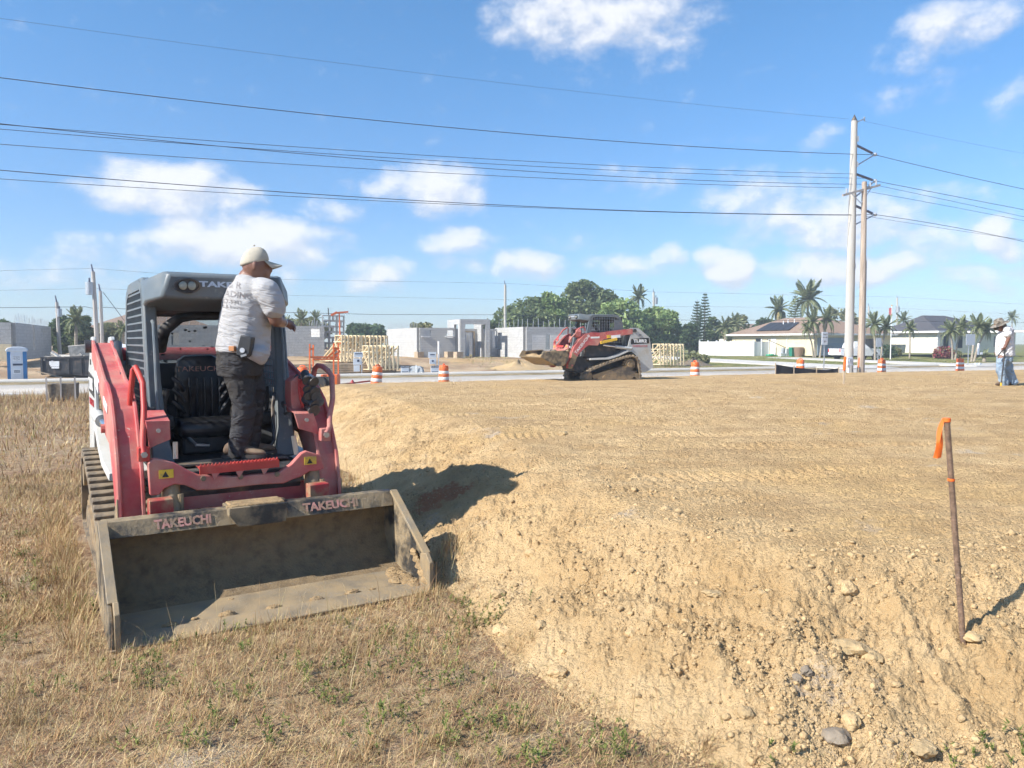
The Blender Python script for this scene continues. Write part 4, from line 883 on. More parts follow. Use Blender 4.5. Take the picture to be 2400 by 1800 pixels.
q = at_s(2167, 739, DS+3.2)-p; rise = q.z-wh; r0, r1 = q.dot(RD), (at_s(2218, 739, DS+3.2)-p).dot(RD)
rf = hip_roof(W_, D, wh, rise, .6, max(r0, 1.0), max(r1, 4.2)).build('roof', 'roof_dark', t, False)
hip_roof(W_-wx, 9.2, wh+.004, 1.5, .6, 3.2, 6).build('roof', 'roof_dark', t, False); t.children[-1].location = (wx, wy0, 0)
MB().beam((-.63, -.6, wh-.08), (-.63, D+.6, wh-.08), .06, .22).build('fascia', 'stucco_white', t, False); MB().beam((-.6, -.63, wh-.08), (wx, -.63, wh-.08), .06, .22).build('fascia', 'stucco_white', t, False); MB().beam((wx-.63, wy0-.6, wh-.08), (wx-.63, wy1, wh-.08), .06, .22).build('fascia', 'stucco_white', t, False)
# far houses glimpsed over the trees
def far_house(px, basey, s, L, D, wh, rise, m, rm, label):
    p = at_s(px, basey, s); p.z = H1(p.x, p.y); t = thing('house', label, 'house', p, RANG); MB().box((L/2, D/2, wh/2), (L, D, wh)).build('wall', m, t, False); hip_roof(L, D, wh, rise, .6, L*.3, L*.7).build('roof', rm, t, False)
    for f in (.2, .6): MB().box((L*f, -.02, 1.4), (1.4, .06, 1.1)).build('window', 'dark_pane', t, False)
far_house(205, 825, 95, 13, 10, 2.6, 1.9, 'stucco_cream', 'roof_brown', 'far house with a tan roof half hidden behind the loader arm')
far_house(1745, 822, 110, 14, 10, 2.7, 2.2, 'stucco_cream', 'roof_brown', 'far house with a brown roof behind the conifers')
# pickup truck
p = on(2006, 60.5); t = thing('pickup_truck', 'white pickup truck parked in the driveway behind the power poles', 'pickup truck', p, R(17))
def side(poly, y0, y1, nm, m, par=t, bv=.03): return MB().prism(poly, 'y', y0, y1).build(nm, m, par, True, bv)
side([(-2.7, .55), (-2.72, 1.18), (-1.0, 1.22), (-.98, 1.24), (1.05, 1.22), (2.45, 1.12), (2.68, .95), (2.7, .5), (2.2, .42), (-2.3, .45)], -.95, .95, 'body', 'car_white', bv=.06)
cabn = MB(); rg = []
for z, xa, xb, hw in ((1.2, -1.02, 1.12, .93), (1.5, -.98, .72, .86), (1.88, -.85, .28, .74), (1.93, -.7, .15, .66)): rg.append([(xa, -hw, z), (xb, -hw, z), (xb, hw, z), (xa, hw, z)])
cabn.loft(rg); cb_ = cabn.build('cab', 'car_white', t, True, .04)
for s_ in (-1, 1):
    MB().add([(-.86, s_*.915, 1.27), (-.05, s_*.915, 1.27), (-.08, s_*.76, 1.8), (-.76, s_*.76, 1.8)], [(0, 1, 2, 3)]).build('window', 'car_glass', cb_, False); MB().add([(.03, s_*.915, 1.27), (.85, s_*.91, 1.27), (.36, s_*.77, 1.78), (.0, s_*.765, 1.8)], [(0, 1, 2, 3)]).build('window', 'car_glass', cb_, False)
    for x in (-1.65, 1.75):
        wl = MB().tube([(x, s_*.72, .42), (x, s_*.76, .42), (x, s_*.94, .42), (x, s_*.98, .42)], [.36, .42, .42, .36], 22).build('wheel', 'tyre', t); MB().cyl((x, s_*.90, .42), (x, s_*.99, .42), .26, .24, 16).build('rim', 'steel', wl)
    MB().box((2.62, s_*.7, .93), (.14, .42, .2)).build('headlight', 'car_glass', t, True, .03); MB().box((.95, s_*1.08, 1.32), (.12, .22, .2)).build('mirror', 'car_glass', t, True, .03); MB().box((-2.7, s_*.85, .98), (.06, .16, .34)).build('tail_light', 'letter_red', t)
MB().add([(1.16, -.8, 1.26), (1.16, .8, 1.26), (.40, .66, 1.82), (.40, -.66, 1.82)], [(0, 1, 2, 3)]).build('windscreen', 'car_glass', cb_, False)
MB().box((2.71, 0, .85), (.06, 1.05, .34)).build('grille', 'black_plastic', t); MB().box((2.72, 0, .52), (.16, 1.8, .2)).build('bumper', 'steel', t, True, .03); MB().box((-1.85, 0, 1.22), (1.6, 1.75, .05)).build('bed_cover', 'black_plastic', t)
# flag pole
p = on(2088, 60); t = thing('flagpole', 'white flagpole with a hanging red striped flag', 'flagpole', p); zt = at_s(2088, 716, 60).z-p.z
MB().tube([(0, 0, 0), (0, 0, zt)], [.06, .04], 8).build('pole', 'vinyl_white', t); MB().ell((0, 0, zt), (.08, .08, .08), 8, 6).build('finial', 'label_yellow', t)
for i in range(7): MB().prism([(-.04-.035*i, zt-.25), (-.08-.035*i, zt-.25), (-.09-.03*i+.03*math.sin(i), zt-1.25+.06*i), (-.05-.03*i+.03*math.sin(i), zt-1.25+.06*i)], 'y', -.03+.02*(i % 2), .01+.02*(i % 2)).build('stripe', ['flag_cloth', 'letter_white'][i % 2], t, False)
# ------------------------------------------------------------ trees
def leaves(n, lobes, size, rs, gap=.42, flat=.0, sparse=1.0):
    """leaf sized quads through the outer part of a crown made of lobes (cx, cy, cz, rx, ry, rz)"""
    lob = np.array(lobes, float); wgt = lob[:, 3]*lob[:, 4]+lob[:, 4]*lob[:, 5]; wgt /= wgt.sum(); V = []
    tot = 0
    while tot < n:
        m = n*2; k = rs.choice(len(lob), m, p=wgt); d = rs.normal(size=(m, 3)); d /= np.linalg.norm(d, axis=1)[:, None]
        r = rs.uniform(.45, 1.06, m)**.6; P = lob[k, :3]+d*lob[k, 3:]*r[:, None]
        # ragged clumps: keep leaves where a lumpy noise is high
        f = 1.3/np.mean(lob[:, 3]); nz = .5*fbm(P[:, 0]*f*1.7+P[:, 2]*f*2.1+31, P[:, 1]*f*1.7-P[:, 2]*f*1.6+7, 3)+.5*fbm(P[:, 0]*f*4+P[:, 2]*f*3.1, P[:, 2]*f*4+P[:, 1]*f*2.3, 2)
        P = P[nz > gap]; V.append(P); tot += len(P)
    P = np.concatenate(V)[:n]; n = len(P)
    a = rs.normal(size=(n, 3)); a[:, 2] *= .6; a /= np.linalg.norm(a, axis=1)[:, None]; b = rs.normal(size=(n, 3)); b -= (a*b).sum(1)[:, None]*a; b /= np.linalg.norm(b, axis=1)[:, None]
    s = size*rs.uniform(.55, 1.35, n)[:, None]
    q = np.stack([P-a*s, P+b*s*.55, P+a*s, P-b*s*.55], 1).reshape(-1, 3); f = np.arange(4*n).reshape(-1, 4); return q, f
def limbs(mb, base, tips, r):
    for tp in tips:
        b = Vector(base); tp = Vector(tp); mid = b.lerp(tp, .5)+Vector((random.uniform(-.2, .2), random.uniform(-.2, .2), .1*(tp-b).length)); mb.tube([b, mid, tp], [r, r*.6, r*.15], 6)
def broadleaf(px0, px1, ytop, ybot, s, label, m, n, size, name='broadleaf_tree', nl=7, gap=.43, grp='trees behind the houses', seed=0):
    rs = np.random.RandomState(seed+int(px0)+500); pc = (px0+px1)/2; p = on(pc, s); a = at_s(px0, 800, s); b = at_s(px1, 800, s); hw = (b-a).length/2*.94; zt = at_s(pc, ytop, s).z-p.z; zb = max(at_s(pc, ybot, s).z-p.z, .2)
    t = thing(name, label, 'tree', p, 0, grp); H_ = zt-zb; lob = [(0, 0, zb+H_*.5, hw*.68, hw*.6, H_*.46)]
    for i in range(nl):
        an = 2*math.pi*i/nl+rs.uniform(-.3, .3); q = rs.uniform(.45, .66); lr = rs.uniform(.30, .48)*hw; lz = zb+H_*rs.uniform(.25, .72)
        lob.append((math.cos(an)*hw*q, math.sin(an)*hw*q, lz, lr, lr, min(lr*.9, H_*.34)))
    for i in range(max(3, nl//2)): lr = rs.uniform(.2, .34)*hw; lob.append((rs.uniform(-.5, .5)*hw, rs.uniform(-.4, .4)*hw, zt-lr*.75-rs.uniform(0, .12)*H_, lr, lr, lr*.7))
    v, f = leaves(n, lob, size, rs, gap); big_mesh('crown', v, f, m, t)
    tr = MB(); tr.tube([(0, 0, -.2), (.1, 0, zb+H_*.2), (0, .1, zb+H_*.5)], [.09*zt*.35, .07*zt*.3, .05], 8); limbs(tr, (0, 0, max(zb*.8, .5)), [(l[0]*.9, l[1]*.9, l[2]) for l in lob[1:]], .05*zt*.25+.03); tr.build('trunk', 'bark', t); return t
broadleaf(1150, 1345, 690, 850, 92, 'wide mid green tree behind the block house garage, leftmost of the big clump', 'leaf_mid', 9000, .34)
broadleaf(1280, 1455, 652, 840, 96, 'tallest tree of the big clump, its crown rising highest above the far loader', 'leaf_mid', 9500, .34, gap=.44)
broadleaf(1255, 1330, 684, 760, 90, 'shorter leafy tree in the middle front of the big clump', 'leaf_bright', 3200, .3)
broadleaf(1395, 1525, 694, 850, 88, 'bright green tree directly behind the far loader cab', 'leaf_bright', 5500, .32)
broadleaf(1470, 1600, 716, 850, 90, 'bright green tree at the right end of the big clump', 'leaf_bright', 5500, .32)
broadleaf(1330, 1420, 745, 850, 84, 'dark low tree hidden behind the arm of the far loader', 'leaf_dark', 3200, .3)
broadleaf(798, 912, 756, 845, 100, 'round dark tree rising behind the back row of trusses', 'leaf_dark', 5500, .30, gap=.40)
broadleaf(650, 780, 742, 850, 96, 'grey green tree behind the long block house right of the standing man', 'leaf_olive', 4200, .3)
broadleaf(958, 1016, 756, 790, 84, 'small grey tree peeping over the side wall of the block house', 'leaf_olive', 900, .24, gap=.52)
broadleaf(1108, 1172, 748, 800, 84, 'small tree peeping over the wall between porch and garage', 'leaf_mid', 1300, .26, gap=.48)
broadleaf(104, 190, 738, 838, 74, 'dark green tree behind the thin pole right of the left block house', 'leaf_dark', 5200, .26)
broadleaf(150, 232, 742, 838, 70, 'green tree behind the dumpster', 'leaf_mid', 4600, .26)
broadleaf(205, 292, 756, 838, 76, 'olive tree behind the leaning transformer pole', 'leaf_olive', 4200, .26)
broadleaf(-30, 45, 748, 800, 84, 'dark treetop above the left block house', 'leaf_dark', 1800, .28)
broadleaf(1648, 1690, 738, 830, 92, 'round bright tree right of the tall conifers', 'leaf_mid', 1800, .26)
broadleaf(1690, 1765, 735, 828, 96, 'grey green loose tree left of the brown roof', 'leaf_olive', 2800, .28, gap=.46)
broadleaf(1762, 1815, 742, 810, 100, 'dark tree behind the brown roof', 'leaf_dark', 1800, .28, gap=.46)
broadleaf(1930, 2010, 718, 830, 96, 'olive tree behind the concrete pole', 'leaf_olive', 3400, .28)
broadleaf(1590, 1640, 755, 845, 86, 'low dark bush left of the tall conifers', 'leaf_dark', 1800, .26)
def bush(px, s, rx, rz, label, m, n, size=.16):
    p = on(px, s); t = thing('bush', label, 'bush', p, 0, 'garden bushes'); rs = np.random.RandomState(int(px)); v, f = leaves(n, [(0, 0, rz*.9, rx, rx*.8, rz), (rx*.4, 0, rz*.6, rx*.6, rx*.6, rz*.6), (-rx*.5, .1, rz*.6, rx*.5, rx*.5, rz*.6)], size, rs, .38); big_mesh('foliage', v, f, m, t); MB().tube([(0, 0, -.1), (0, 0, rz)], [.05, .03], 6).build('stem', 'bark', t)
bush(2212, 60.5, 1.1, .75, 'red leaved shrub in front of the cream house', 'leaf_red', 900); bush(2097, 66, .8, .65, 'rounded olive shrub beside the flagpole', 'leaf_olive', 700); bush(2235, 61.5, 1.0, .5, 'low green shrub under the palms by the entrance', 'leaf_olive', 700); bush(2075, 64, 1.3, .8, 'dark shrub behind the front of the pickup', 'leaf_dark', 900); bush(1628, 55, 1.3, .55, 'dry grey brush right of the third truss row', 'leaf_olive', 700, .2)
# conifers with tiers of level branches
def norfolk(px, ytop, ybot, s, r, label, m='leaf_dark'):
    p = on(px, s); H_ = at_s(px, ytop, s).z-p.z; t = thing('norfolk_pine', label, 'tree', p, 0, 'tall conifers'); MB().tube([(0, 0, -.2), (0, 0, H_)], [.16, .02], 8).build('trunk', 'bark', t)
    rs = np.random.RandomState(int(px)); q = []; n = int(H_/.42)
    for i in range(n):
        z = .5+(H_-.6)*i/n; R_ = r*(1-(z/H_))**.75+.12; nb = 6
        for b in range(nb):
            a = 2*math.pi*(b+.5*(i % 2))/nb+rs.uniform(-.15, .15); d = np.array([math.cos(a), math.sin(a), 0]); e = np.array([-d[1], d[0], 0]); k = 9
            for j in range(k):
                f = (j+.4)/k; c = d*R_*f+np.array([0, 0, z+.16*R_*f**2+.05*rs.normal()]); w_ = .30*R_*(1-f*.75)+.06; ll = R_/k*.9
                for sg in (-1, 1):
                    tip = c+e*sg*w_+d*ll*.8+np.array([0, 0, .14]); q += [c-d*ll*.35, tip-d*ll*.4, tip, c+d*ll*.35]
                q += [c-d*ll*.5+np.array([0, 0, .0]), c-d*ll*.5+np.array([0, 0, .16]), c+d*ll*.5+np.array([0, 0, .18]), c+d*ll*.5]
    q = np.array(q); big_mesh('crown', q, np.arange(len(q)).reshape(-1, 4), m, t)
norfolk(1651, 684, 820, 88, 1.55, 'tallest conifer with level tiers right of the big trees'); norfolk(1633, 702, 820, 89, 1.6, 'second conifer with level tiers, just left of the tallest'); norfolk(1862, 690, 780, 98, 2.3, 'dark conifer behind the ridge of the brown roof', 'leaf_mid')
# palms
def frond_mesh(name, droop, rs, m):
    q = []; n = 20; pts = []
    for i in range(n+1):
        f = i/n; pts.append(np.array([f*(1-.18*droop*f), 0, .42*f-droop*1.0*f**2.1]))
    for i in range(1, n+1):
        f = i/n; c = pts[i]; d = pts[i]-pts[i-1]; d /= np.linalg.norm(d); wl = .30*math.sin(math.pi*min(1, .12+.9*f))**.7*(1-.3*f)
        for sg in (-1, 1):
            for jj in (0, .5):
                c2 = c-d*jj/n; e = np.array([0, sg, 0])*.8+d*.75+np.array([0, 0, -.28-.5*f*droop]); e /= np.linalg.norm(e); tip = c2+e*wl*rs.uniform(.8, 1.15); md = c2+e*wl*.5+np.array([0, 0, .02]); wd = .026
                q += [c2, md+d*wd, tip, md-d*wd]
        q += [pts[i-1]+np.array([0, .008, 0]), pts[i-1]-np.array([0, .008, 0]), pts[i]-np.array([0, .006, 0]), pts[i]+np.array([0, .006, 0])]
    q = np.array(q, np.float32); o = big_mesh(name, q, np.arange(len(q)).reshape(-1, 4), m); me = o.data; bpy.data.objects.remove(o); return me
rs_ = np.random.RandomState(5); FR = [frond_mesh('frond', d, rs_, 'palm_leaf') for d in (.25, .5, .85, 1.15)]; FD = frond_mesh('frond', 1.5, rs_, 'palm_dry')
def palm(px, ycrown, s, rpx, label, n=15, lean=0., tr=.11, grp='palms', basey=None, px_base=None, dry=0):
    bx = px_base if px_base else px; p = on(bx, s)
    if basey: p.z = at_s(bx, basey, s).z
    c = at_s(px, ycrown, s)-p; L = rpx*(at_s(px, 800, s).y)/FPX; t = thing('palm_tree', label, 'palm tree', p, 0, grp)
    MB().tube([(0, 0, -.15), (c.x*.3, c.y*.3, c.z*.5), (c.x, c.y, c.z)], [tr*1.3, tr, tr*.8], 8).build('trunk', 'palm_trunk', t); rs = random.Random(int(px*7+ycrown))
    MB().tube([(c.x, c.y, c.z-.1*L), (c.x, c.y, c.z+.18*L)], [tr*.9, tr*.4], 7).build('crownshaft', 'leaf_bright', t)
    n += 6
    for i in range(n+dry):
        tier = i/n; k = min(3, int(tier*4)); o = bpy.data.objects.new('frond', FD if i >= n else FR[k]); COL.objects.link(o); o.parent = t; o.location = (c.x, c.y, c.z+.1*L*(1-tier))
        sc = L*rs.uniform(1.0, 1.25); o.scale = (sc, sc, sc); o.rotation_euler = (rs.uniform(-.3, .3), R(-62+95*tier+rs.uniform(-8, 8)) if i < n else R(40), i*2.399+rs.uniform(-.3, .3))
for a in [(1893, 706, 88, 48, 'big royal palm with the widest crown behind the brown roof', 18, 0, .2), (1826, 728, 90, 34, 'smaller palm with drooping yellow fronds left of the royal palm', 13, 0, .15, 'palms', None, None, 5),
          (1905, 757, 66.2, 30, 'front palm of the cluster at the yellow house corner', 14, 0, .09, 'palms', None, 1912), (1938, 752, 66, 32, 'right palm of the cluster at the yellow house corner', 14, 0, .09, 'palms', None, 1922), (1892, 772, 66.3, 22, 'short palm at the left of the yellow house corner cluster', 10, 0, .08, 'palms', None, 1908),
          (2048, 762, 58, 30, 'left of the two slanting palms by the pickup nose', 15, 0, .10, 'palms', None, 2052), (2078, 768, 58, 28, 'right of the two slanting palms by the pickup nose', 14, 0, .10, 'palms', None, 2064),
          (2133, 772, 62.5, 22, 'single slim palm in front of the blank cream wall', 13, 0, .08), (2228, 778, 57, 28, 'leftmost palm of the group before the entrance', 14, 0, .09, 'palms', None, 2234), (2252, 770, 57.5, 28, 'middle palm of the group before the entrance', 14, 0, .09, 'palms', None, 2240),
          (2292, 768, 53, 32, 'palm behind the larger blank road sign', 15, 0, .10, 'palms', None, 2278), (2312, 774, 53.5, 26, 'palm with slanting trunk just left of the man with the shovel', 13, 0, .10, 'palms', None, 2284),
          (1497, 700, 94, 30, 'palm crown sticking out right of the tallest tree', 13, 0, .12), (1700, 770, 84, 28, 'shaggy palm left of the brown roofed house', 12, 0, .12), (1722, 762, 88, 26, 'second shaggy palm close to the brown roofed house', 12, 0, .12),
          (2118, 752, 84, 22, 'far palm behind the left slope of the dark roof', 11, 0, .1), (2372, 746, 96, 18, 'far palm above the dark roof by the man', 11, 0, .1), (2258, 752, 96, 12, 'tiny far palm above the ridge of the dark roof', 9, 0, .1),
          (178, 752, 66, 32, 'palm in front of the trees behind the dumpster', 15, 0, .12), (706, 752, 90, 26, 'palm behind the grey block house right of the standing man', 12, 0, .12), (740, 750, 92, 22, 'second palm behind the grey block house near the tower', 11, 0, .12), (668, 760, 92, 22, 'palm just right of the loader cab post', 10, 0, .12),
          (288, 775, 66, 24, 'palm at the left edge of the loader cab', 11, 0, .12)]: palm(*a)
p = on(2308, 52.5); t = thing('cycad', 'low spiky cycad left of the man with the shovel', 'plant', p)
MB().tube([(0, 0, -.1), (0, 0, .5)], [.2, .16], 8).build('trunk', 'palm_trunk', t)
for i in range(18):
    o = bpy.data.objects.new('frond', FR[i % 3]); COL.objects.link(o); o.parent = t; o.location = (0, 0, .5); o.scale = (1.0,)*3; o.rotation_euler = (0, R(-55+i*3.4), i*2.399)
# ------------------------------------------------------------ compact track loaders
LTH = R(32); LO = Vector((-1.264, 4.33, 0)); LX = Vector((math.cos(LTH), math.sin(LTH), 0)); LY = Vector((-math.sin(LTH), math.cos(LTH), 0)); LO = LO-LX*.05
def lp(px, py, Y):
    """pixel -> point of the near loader's own frame on its plane Y"""
    o = Vector((0, 0, EYE))-LO; r = ray(px, py); t = (Y-o.dot(LY))/r.dot(LY); q = o+r*t; return Vector((q.dot(LX), Y, q.z))
z1 = lambda x, y: (180+.3013*x, 560+.3013*y)
z2 = lambda x, y: (180+.4069*x, 1000+.4069*y)
z3 = lambda x, y: (190+.3013*x, 780+.3013*y)
zr = lambda x, y: (600+.2411*x, 800+.2411*y)
sv = lambda x, y: (1.55+(x-975)/378, (1010-y)/400)          # side view of the far loader -> Y, Z
PIV = (3.0, 1.55)
def rotx(a, piv):
    c, s = math.cos(a), math.sin(a)
    def f(p): dy, dz = p[1]-piv[0], p[2]-piv[1]; return Vector((p[0], piv[0]+dy*c+dz*s, piv[1]+dz*c-dy*s))
    return f
def make_loader(label, hero, loc, rz, arm_up=0., curl=0.):
    T = thing('track_loader', label, 'track loader', loc, rz, 'track loaders')
    up = rotx(arm_up, PIV); cu = rotx(curl, (.82, .3))
    AX = up if arm_up else None; BXF = (lambda p: up(cu(p))) if (arm_up or curl) else None
    A = lambda: MB(AX); Bk = lambda: MB(BXF); bv = .006 if hero else 0.
    low = rotx(R(-8), PIV)
    # ---- tracks
    out = [(sv(*q)[0], sv(*q)[1]*(.88 if hero else 1)) for q in ((905, 1010), (890, 985), (893, 945), (915, 905), (965, 868), (1100, 815), (1250, 762), (1390, 722), (1450, 708), (1505, 705), (1550, 725), (1580, 770), (1600, 880), (1612, 970), (1608, 998), (1585, 1012))]
    def path(n):
        P = [np.array(q) for q in out]; P.append(P[0]); seg = [np.linalg.norm(P[i+1]-P[i]) for i in range(len(P)-1)]; tot = sum(seg); res = []
        for k in range(n):
            d = tot*k/n; i = 0
            while d > seg[i]: d -= seg[i]; i += 1
            a = d/seg[i]; res.append((P[i]*(1-a)+P[i+1]*a, (P[i+1]-P[i])/seg[i]))
        return res
    cen = np.mean(np.array(out), 0)
    for s in (-1, 1):
        xa, xb = sorted((s*.43, s*.82))
        m = MB(); n = 96; pp = path(n); ro, ri = [], []
        for (c, d) in pp:
            nrm = np.array([d[1], -d[0]]); nrm = nrm if np.dot(nrm, c-cen) > 0 else -nrm; ro.append(c); ri.append(c-nrm*.045)
        vs = [(x, q[0], q[1]) for x in (xa, xb) for ring in (ro, ri) for q in ring]; fs = []
        for i in range(n):
            j = (i+1) % n; fs += [(i, j, 2*n+j, 2*n+i), (n+i, 3*n+i, 3*n+j, n+j), (i, n+i, n+j, j), (2*n+i, 2*n+j, 3*n+j, 3*n+i)]
        tr = m.add(vs, fs).build('track', 'rubber', T)
        nl = 40; lm = None; allm = MB()
        for k, (c, d) in enumerate(path(nl)):
            nrm = np.array([d[1], -d[0]]); nrm = nrm if np.dot(nrm, c-cen) > 0 else -nrm
            rot = Matrix(((1, 0, 0), (0, d[0], nrm[0]), (0, d[1], nrm[1]))); q = Vector((0, c[0]+nrm[0]*.012, c[1]+nrm[1]*.012))
            def lug(mb, o_, r_):
                w_ = .215
                mb.box(o_+r_ @ Vector((s*.712, 0, 0)), (w_, .058, .034), r_); mb.box(o_+r_ @ Vector((s*.495, 0, 0)), (.12, .058, .034), r_); mb.box(o_+r_ @ Vector((s*.58, .02, -.004)), (.045, .028, .03), r_); mb.box(o_+r_ @ Vector((s*.58, -.032, -.004)), (.045, .028, .03), r_)
            if hero:
                if lm is None:
                    b = MB(); lug(b, Vector((0, 0, 0)), Matrix.Identity(3)); lo_ = b.build('lug', 'rubber', tr, True, .006, 1); lm = lo_.data; o = lo_
                else: o = bpy.data.objects.new('lug', lm); COL.objects.link(o); o.parent = tr; md = o.modifiers.new('bevel', 'BEVEL'); md.width = .006; md.segments = 1
                o.location = q; o.rotation_euler = rot.to_euler()
            else: lug(allm, q, rot)
        if not hero: tag(allm.build('lugs', 'rubber', tr, False), kind='stuff')
        # running gear
        fr = MB().prism([sv(*q) for q in ((1000, 990), (990, 940), (1120, 900), (1400, 830), (1450, 880), (1560, 900), (1570, 985), (1480, 960), (1140, 965))], 'x', s*.50, s*.775).build('track_frame', 'dusty_metal', T, True, bv)
        MB().prism([sv(*q) for q in ((1100, 985), (1140, 940), (1480, 920), (1520, 955), (1500, 990), (1250, 1000))], 'x', s*.775, s*.80).build('guard_plate', 'dusty_metal', fr)
        for (x, y, r) in ((945, 955, .115), (1575, 960, .10), (1080, 985, .06), (1170, 985, .06), (1260, 985, .06), (1350, 985, .06), (1440, 985, .06)):
            yy, zz = sv(x, y); MB().cyl((s*.54, yy, zz), (s*.78, yy, zz), r, None, 16).build('roller', 'muddy_steel', T)
        yy, zz = sv(1470, 815); sp_ = MB(); sp_.cyl((s*.58, yy, zz), (s*.78, yy, zz), .17, None, 20)
        for k in range(14): a = k*2*math.pi/14; sp_.box((s*.68, yy+math.cos(a)*.19, zz+math.sin(a)*.19), (.1, .05, .05), Matrix.Rotation(a, 3, 'X'))
        sp_.build('sprocket', 'dusty_metal', T); MB().cyl((s*.78, yy, zz), (s*.82, yy, zz), .09, None, 16).build('hub', 'muddy_steel', T)
    # ---- chassis
    MB().prism([(1.12, .30), (1.10, .66), (1.45, .70), (2.3, .72), (2.6, 1.05), (3.5, 1.05), (3.55, .45), (3.2, .26), (1.3, .24)], 'x', -.44, .44).build('chassis', 'black_plastic', T, True, bv)
    for s in (-1, 1): MB().box((s*.46, 2.05, .93), (.10, 1.25, .42)).build('side_box', 'black_plastic', T, True, .02)
    MB().prism([(1.06, .66), (1.06, .70), (1.12, .735), (2.35, .745), (2.35, .70)], 'x', -.44, .44).build('cab_floor', 'black_plastic', T, True, bv)
    MB().prism([(1.09, .38), (1.03, .60), (1.06, .66), (1.13, .66), (1.13, .38)], 'x', -.43, .43).build('front_panel', 'dark_metal', T, True, bv)
    MB().box((0, 1.2, .757), (.74, .16, .018)).build('floor_plate', 'dark_metal', T, True, .004)
    eng = MB().prism([(2.80, 1.02), (2.78, 1.38), (3.05, 1.46), (3.45, 1.38), (3.66, 1.1), (3.68, .45), (3.5, .4), (2.9, .9)], 'x', -.56, .56).build('engine_cover', 'cab_grey', T, True, .03)
    for k in range(5): MB().box((0, 3.1+.08*k, 1.455-.03*k), (.7, .03, .02)).build('vent_slat', 'black_plastic', eng)
    MB().box((0, 3.70, .85), (.9, .06, .7)).build('rear_door', 'black_plastic', T, True, .02)
    # ---- pale towers and fenders
    tower = [sv(*q) for q in ((1505, 372), (1520, 362), (1590, 364), (1740, 480), (1765, 640), (1795, 855), (1690, 915), (1625, 905), (1600, 800), (1560, 700), (1500, 655), (1462, 660), (1440, 645), (1462, 560))]
    for s in (-1, 1):
        tw = MB().prism(tower, 'x', s*.69, s*.718).build('tower', 'pale_grey_paint', T, True, bv)
        MB().prism(tower[:5]+[sv(1640, 700), sv(1500, 655)], 'x', s*.55, s*.585).build('tower_inner_plate', 'pale_grey_paint', T, True, bv)
        yy, zz = sv(1535, 395); MB().cyl((s*.71, yy, zz), (s*.77, yy, zz), .055, None, 14).build('pivot_pin', 'dark_metal', tw)
        fd = MB(); top = [sv(*q) for q in ((965, 735), (1205, 728), (1330, 690), (1455, 635))]
        poly = top+[(y, z-.055) for y, z in reversed(top)]
        fd.prism(poly, 'x', s*.46, s*.735).build('fender', 'white_paint', T, True, bv)
        n_ = Vector((s, 0, 0)); uxx = (0, s, 0); xo = s*.832
        pl = [sv(*q) for q in ((1495, 500), (1728, 485), (1735, 553), (1490, 565))]; MB().prism(pl, 'x', s*.718, s*.722).build('badge_plate', 'letter_black', tw, False)
        cy, cz = sv(1613, 526); text_mb('TL8R2', (s*.724, cy, cz), uxx, (0, 0, 1), .13, 1.35, off=.006).build('lettering', 'letter_white', tw, False)
        cy, cz = sv(1610, 588); text_mb('TAKEUCHI', (s*.722, cy, cz), uxx, (0, 0, 1), .085, 1.3).build('lettering', 'letter_red', tw, False)
        cy, cz = sv(1612, 450); text_mb('183', (s*.722, cy, cz), uxx, (0, 0, 1), .07, 1.).build('lettering', 'letter_black', tw, False)
        # lift cylinder
        a = Vector((s*.70, *sv(1500, 620))); b = Vector((s*.70, *sv(1130, 575)))
        if AX is None: b = low(b)
        MB().cyl(a, a.lerp(b, .55), .05, None, 12).build('lift_cylinder', 'pale_grey_paint', T); MB().cyl(a.lerp(b, .5), b, .03, None, 10).build('cylinder_rod', 'chrome', T)
    # ---- arms
    prof = [sv(*q) for q in ((1512, 372), (1300, 396), (1100, 424), (1000, 420), (940, 432), (885, 455), (830, 505), (765, 590), (738, 660), (722, 740), (690, 800), (690, 855), (735, 858), (770, 800), (800, 715), (850, 650), (900, 605), (945, 575), (1062, 580), (1085, 545), (1135, 505), (1345, 462), (1512, 438))]
    LPF = [(low((0, y, z))[1], low((0, y, z))[2]) for y, z in prof]; cA = np.mean(np.array(LPF), 0)
    def inset(P, d):
        n = len(P); r = []; ar = sum(P[i][0]*P[(i+1) % n][1]-P[(i+1) % n][0]*P[i][1] for i in range(n)); sg = 1 if ar > 0 else -1
        for i in range(n):
            a, b, c = [np.array(P[(i+k) % n]) for k in (-1, 0, 1)]; t1 = (b-a)/np.linalg.norm(b-a); t2 = (c-b)/np.linalg.norm(c-b); nn = np.array([-t1[1]-t2[1], t1[0]+t2[0]])*sg; nn /= max(np.linalg.norm(nn), 1e-6); r.append(tuple(b+nn*d))
        return r
    for s in (-1, 1):
        ar = A().prism(LPF, 'x', s*.725, s*.70).build('arm', 'red_paint', T, True, bv)
        A().prism(LPF, 'x', s*.565, s*.59).build('arm_plate', 'red_paint', ar, True, bv); A().prism(inset(LPF, .028), 'x', s*.70, s*.59).build('arm_web', 'red_paint', ar, False)
        e1, e2 = [low((0, *sv(*q))) for q in ((950, 540), (770, 640))]
        # muddy foot of the arm
        foot = [LPF[i] for i in (8, 9, 10, 11, 12, 13, 14)]; A().prism(foot, 'x', s*.732, s*.722).build('mud_crust', 'muddy_steel', ar, True, .004)
        a = low((s*.73, *sv(1290, 470))); A().box(a, (.012, .32, .09), Matrix.Rotation(R(14), 3, 'X')).build('label_strip', 'sign_white', ar, False); a = low((s*.731, *sv(1200, 470))); hero or A().box(a, (.012, .13, .09), Matrix.Rotation(R(14), 3, 'X')).build('label_strip', 'label_yellow', ar, False)
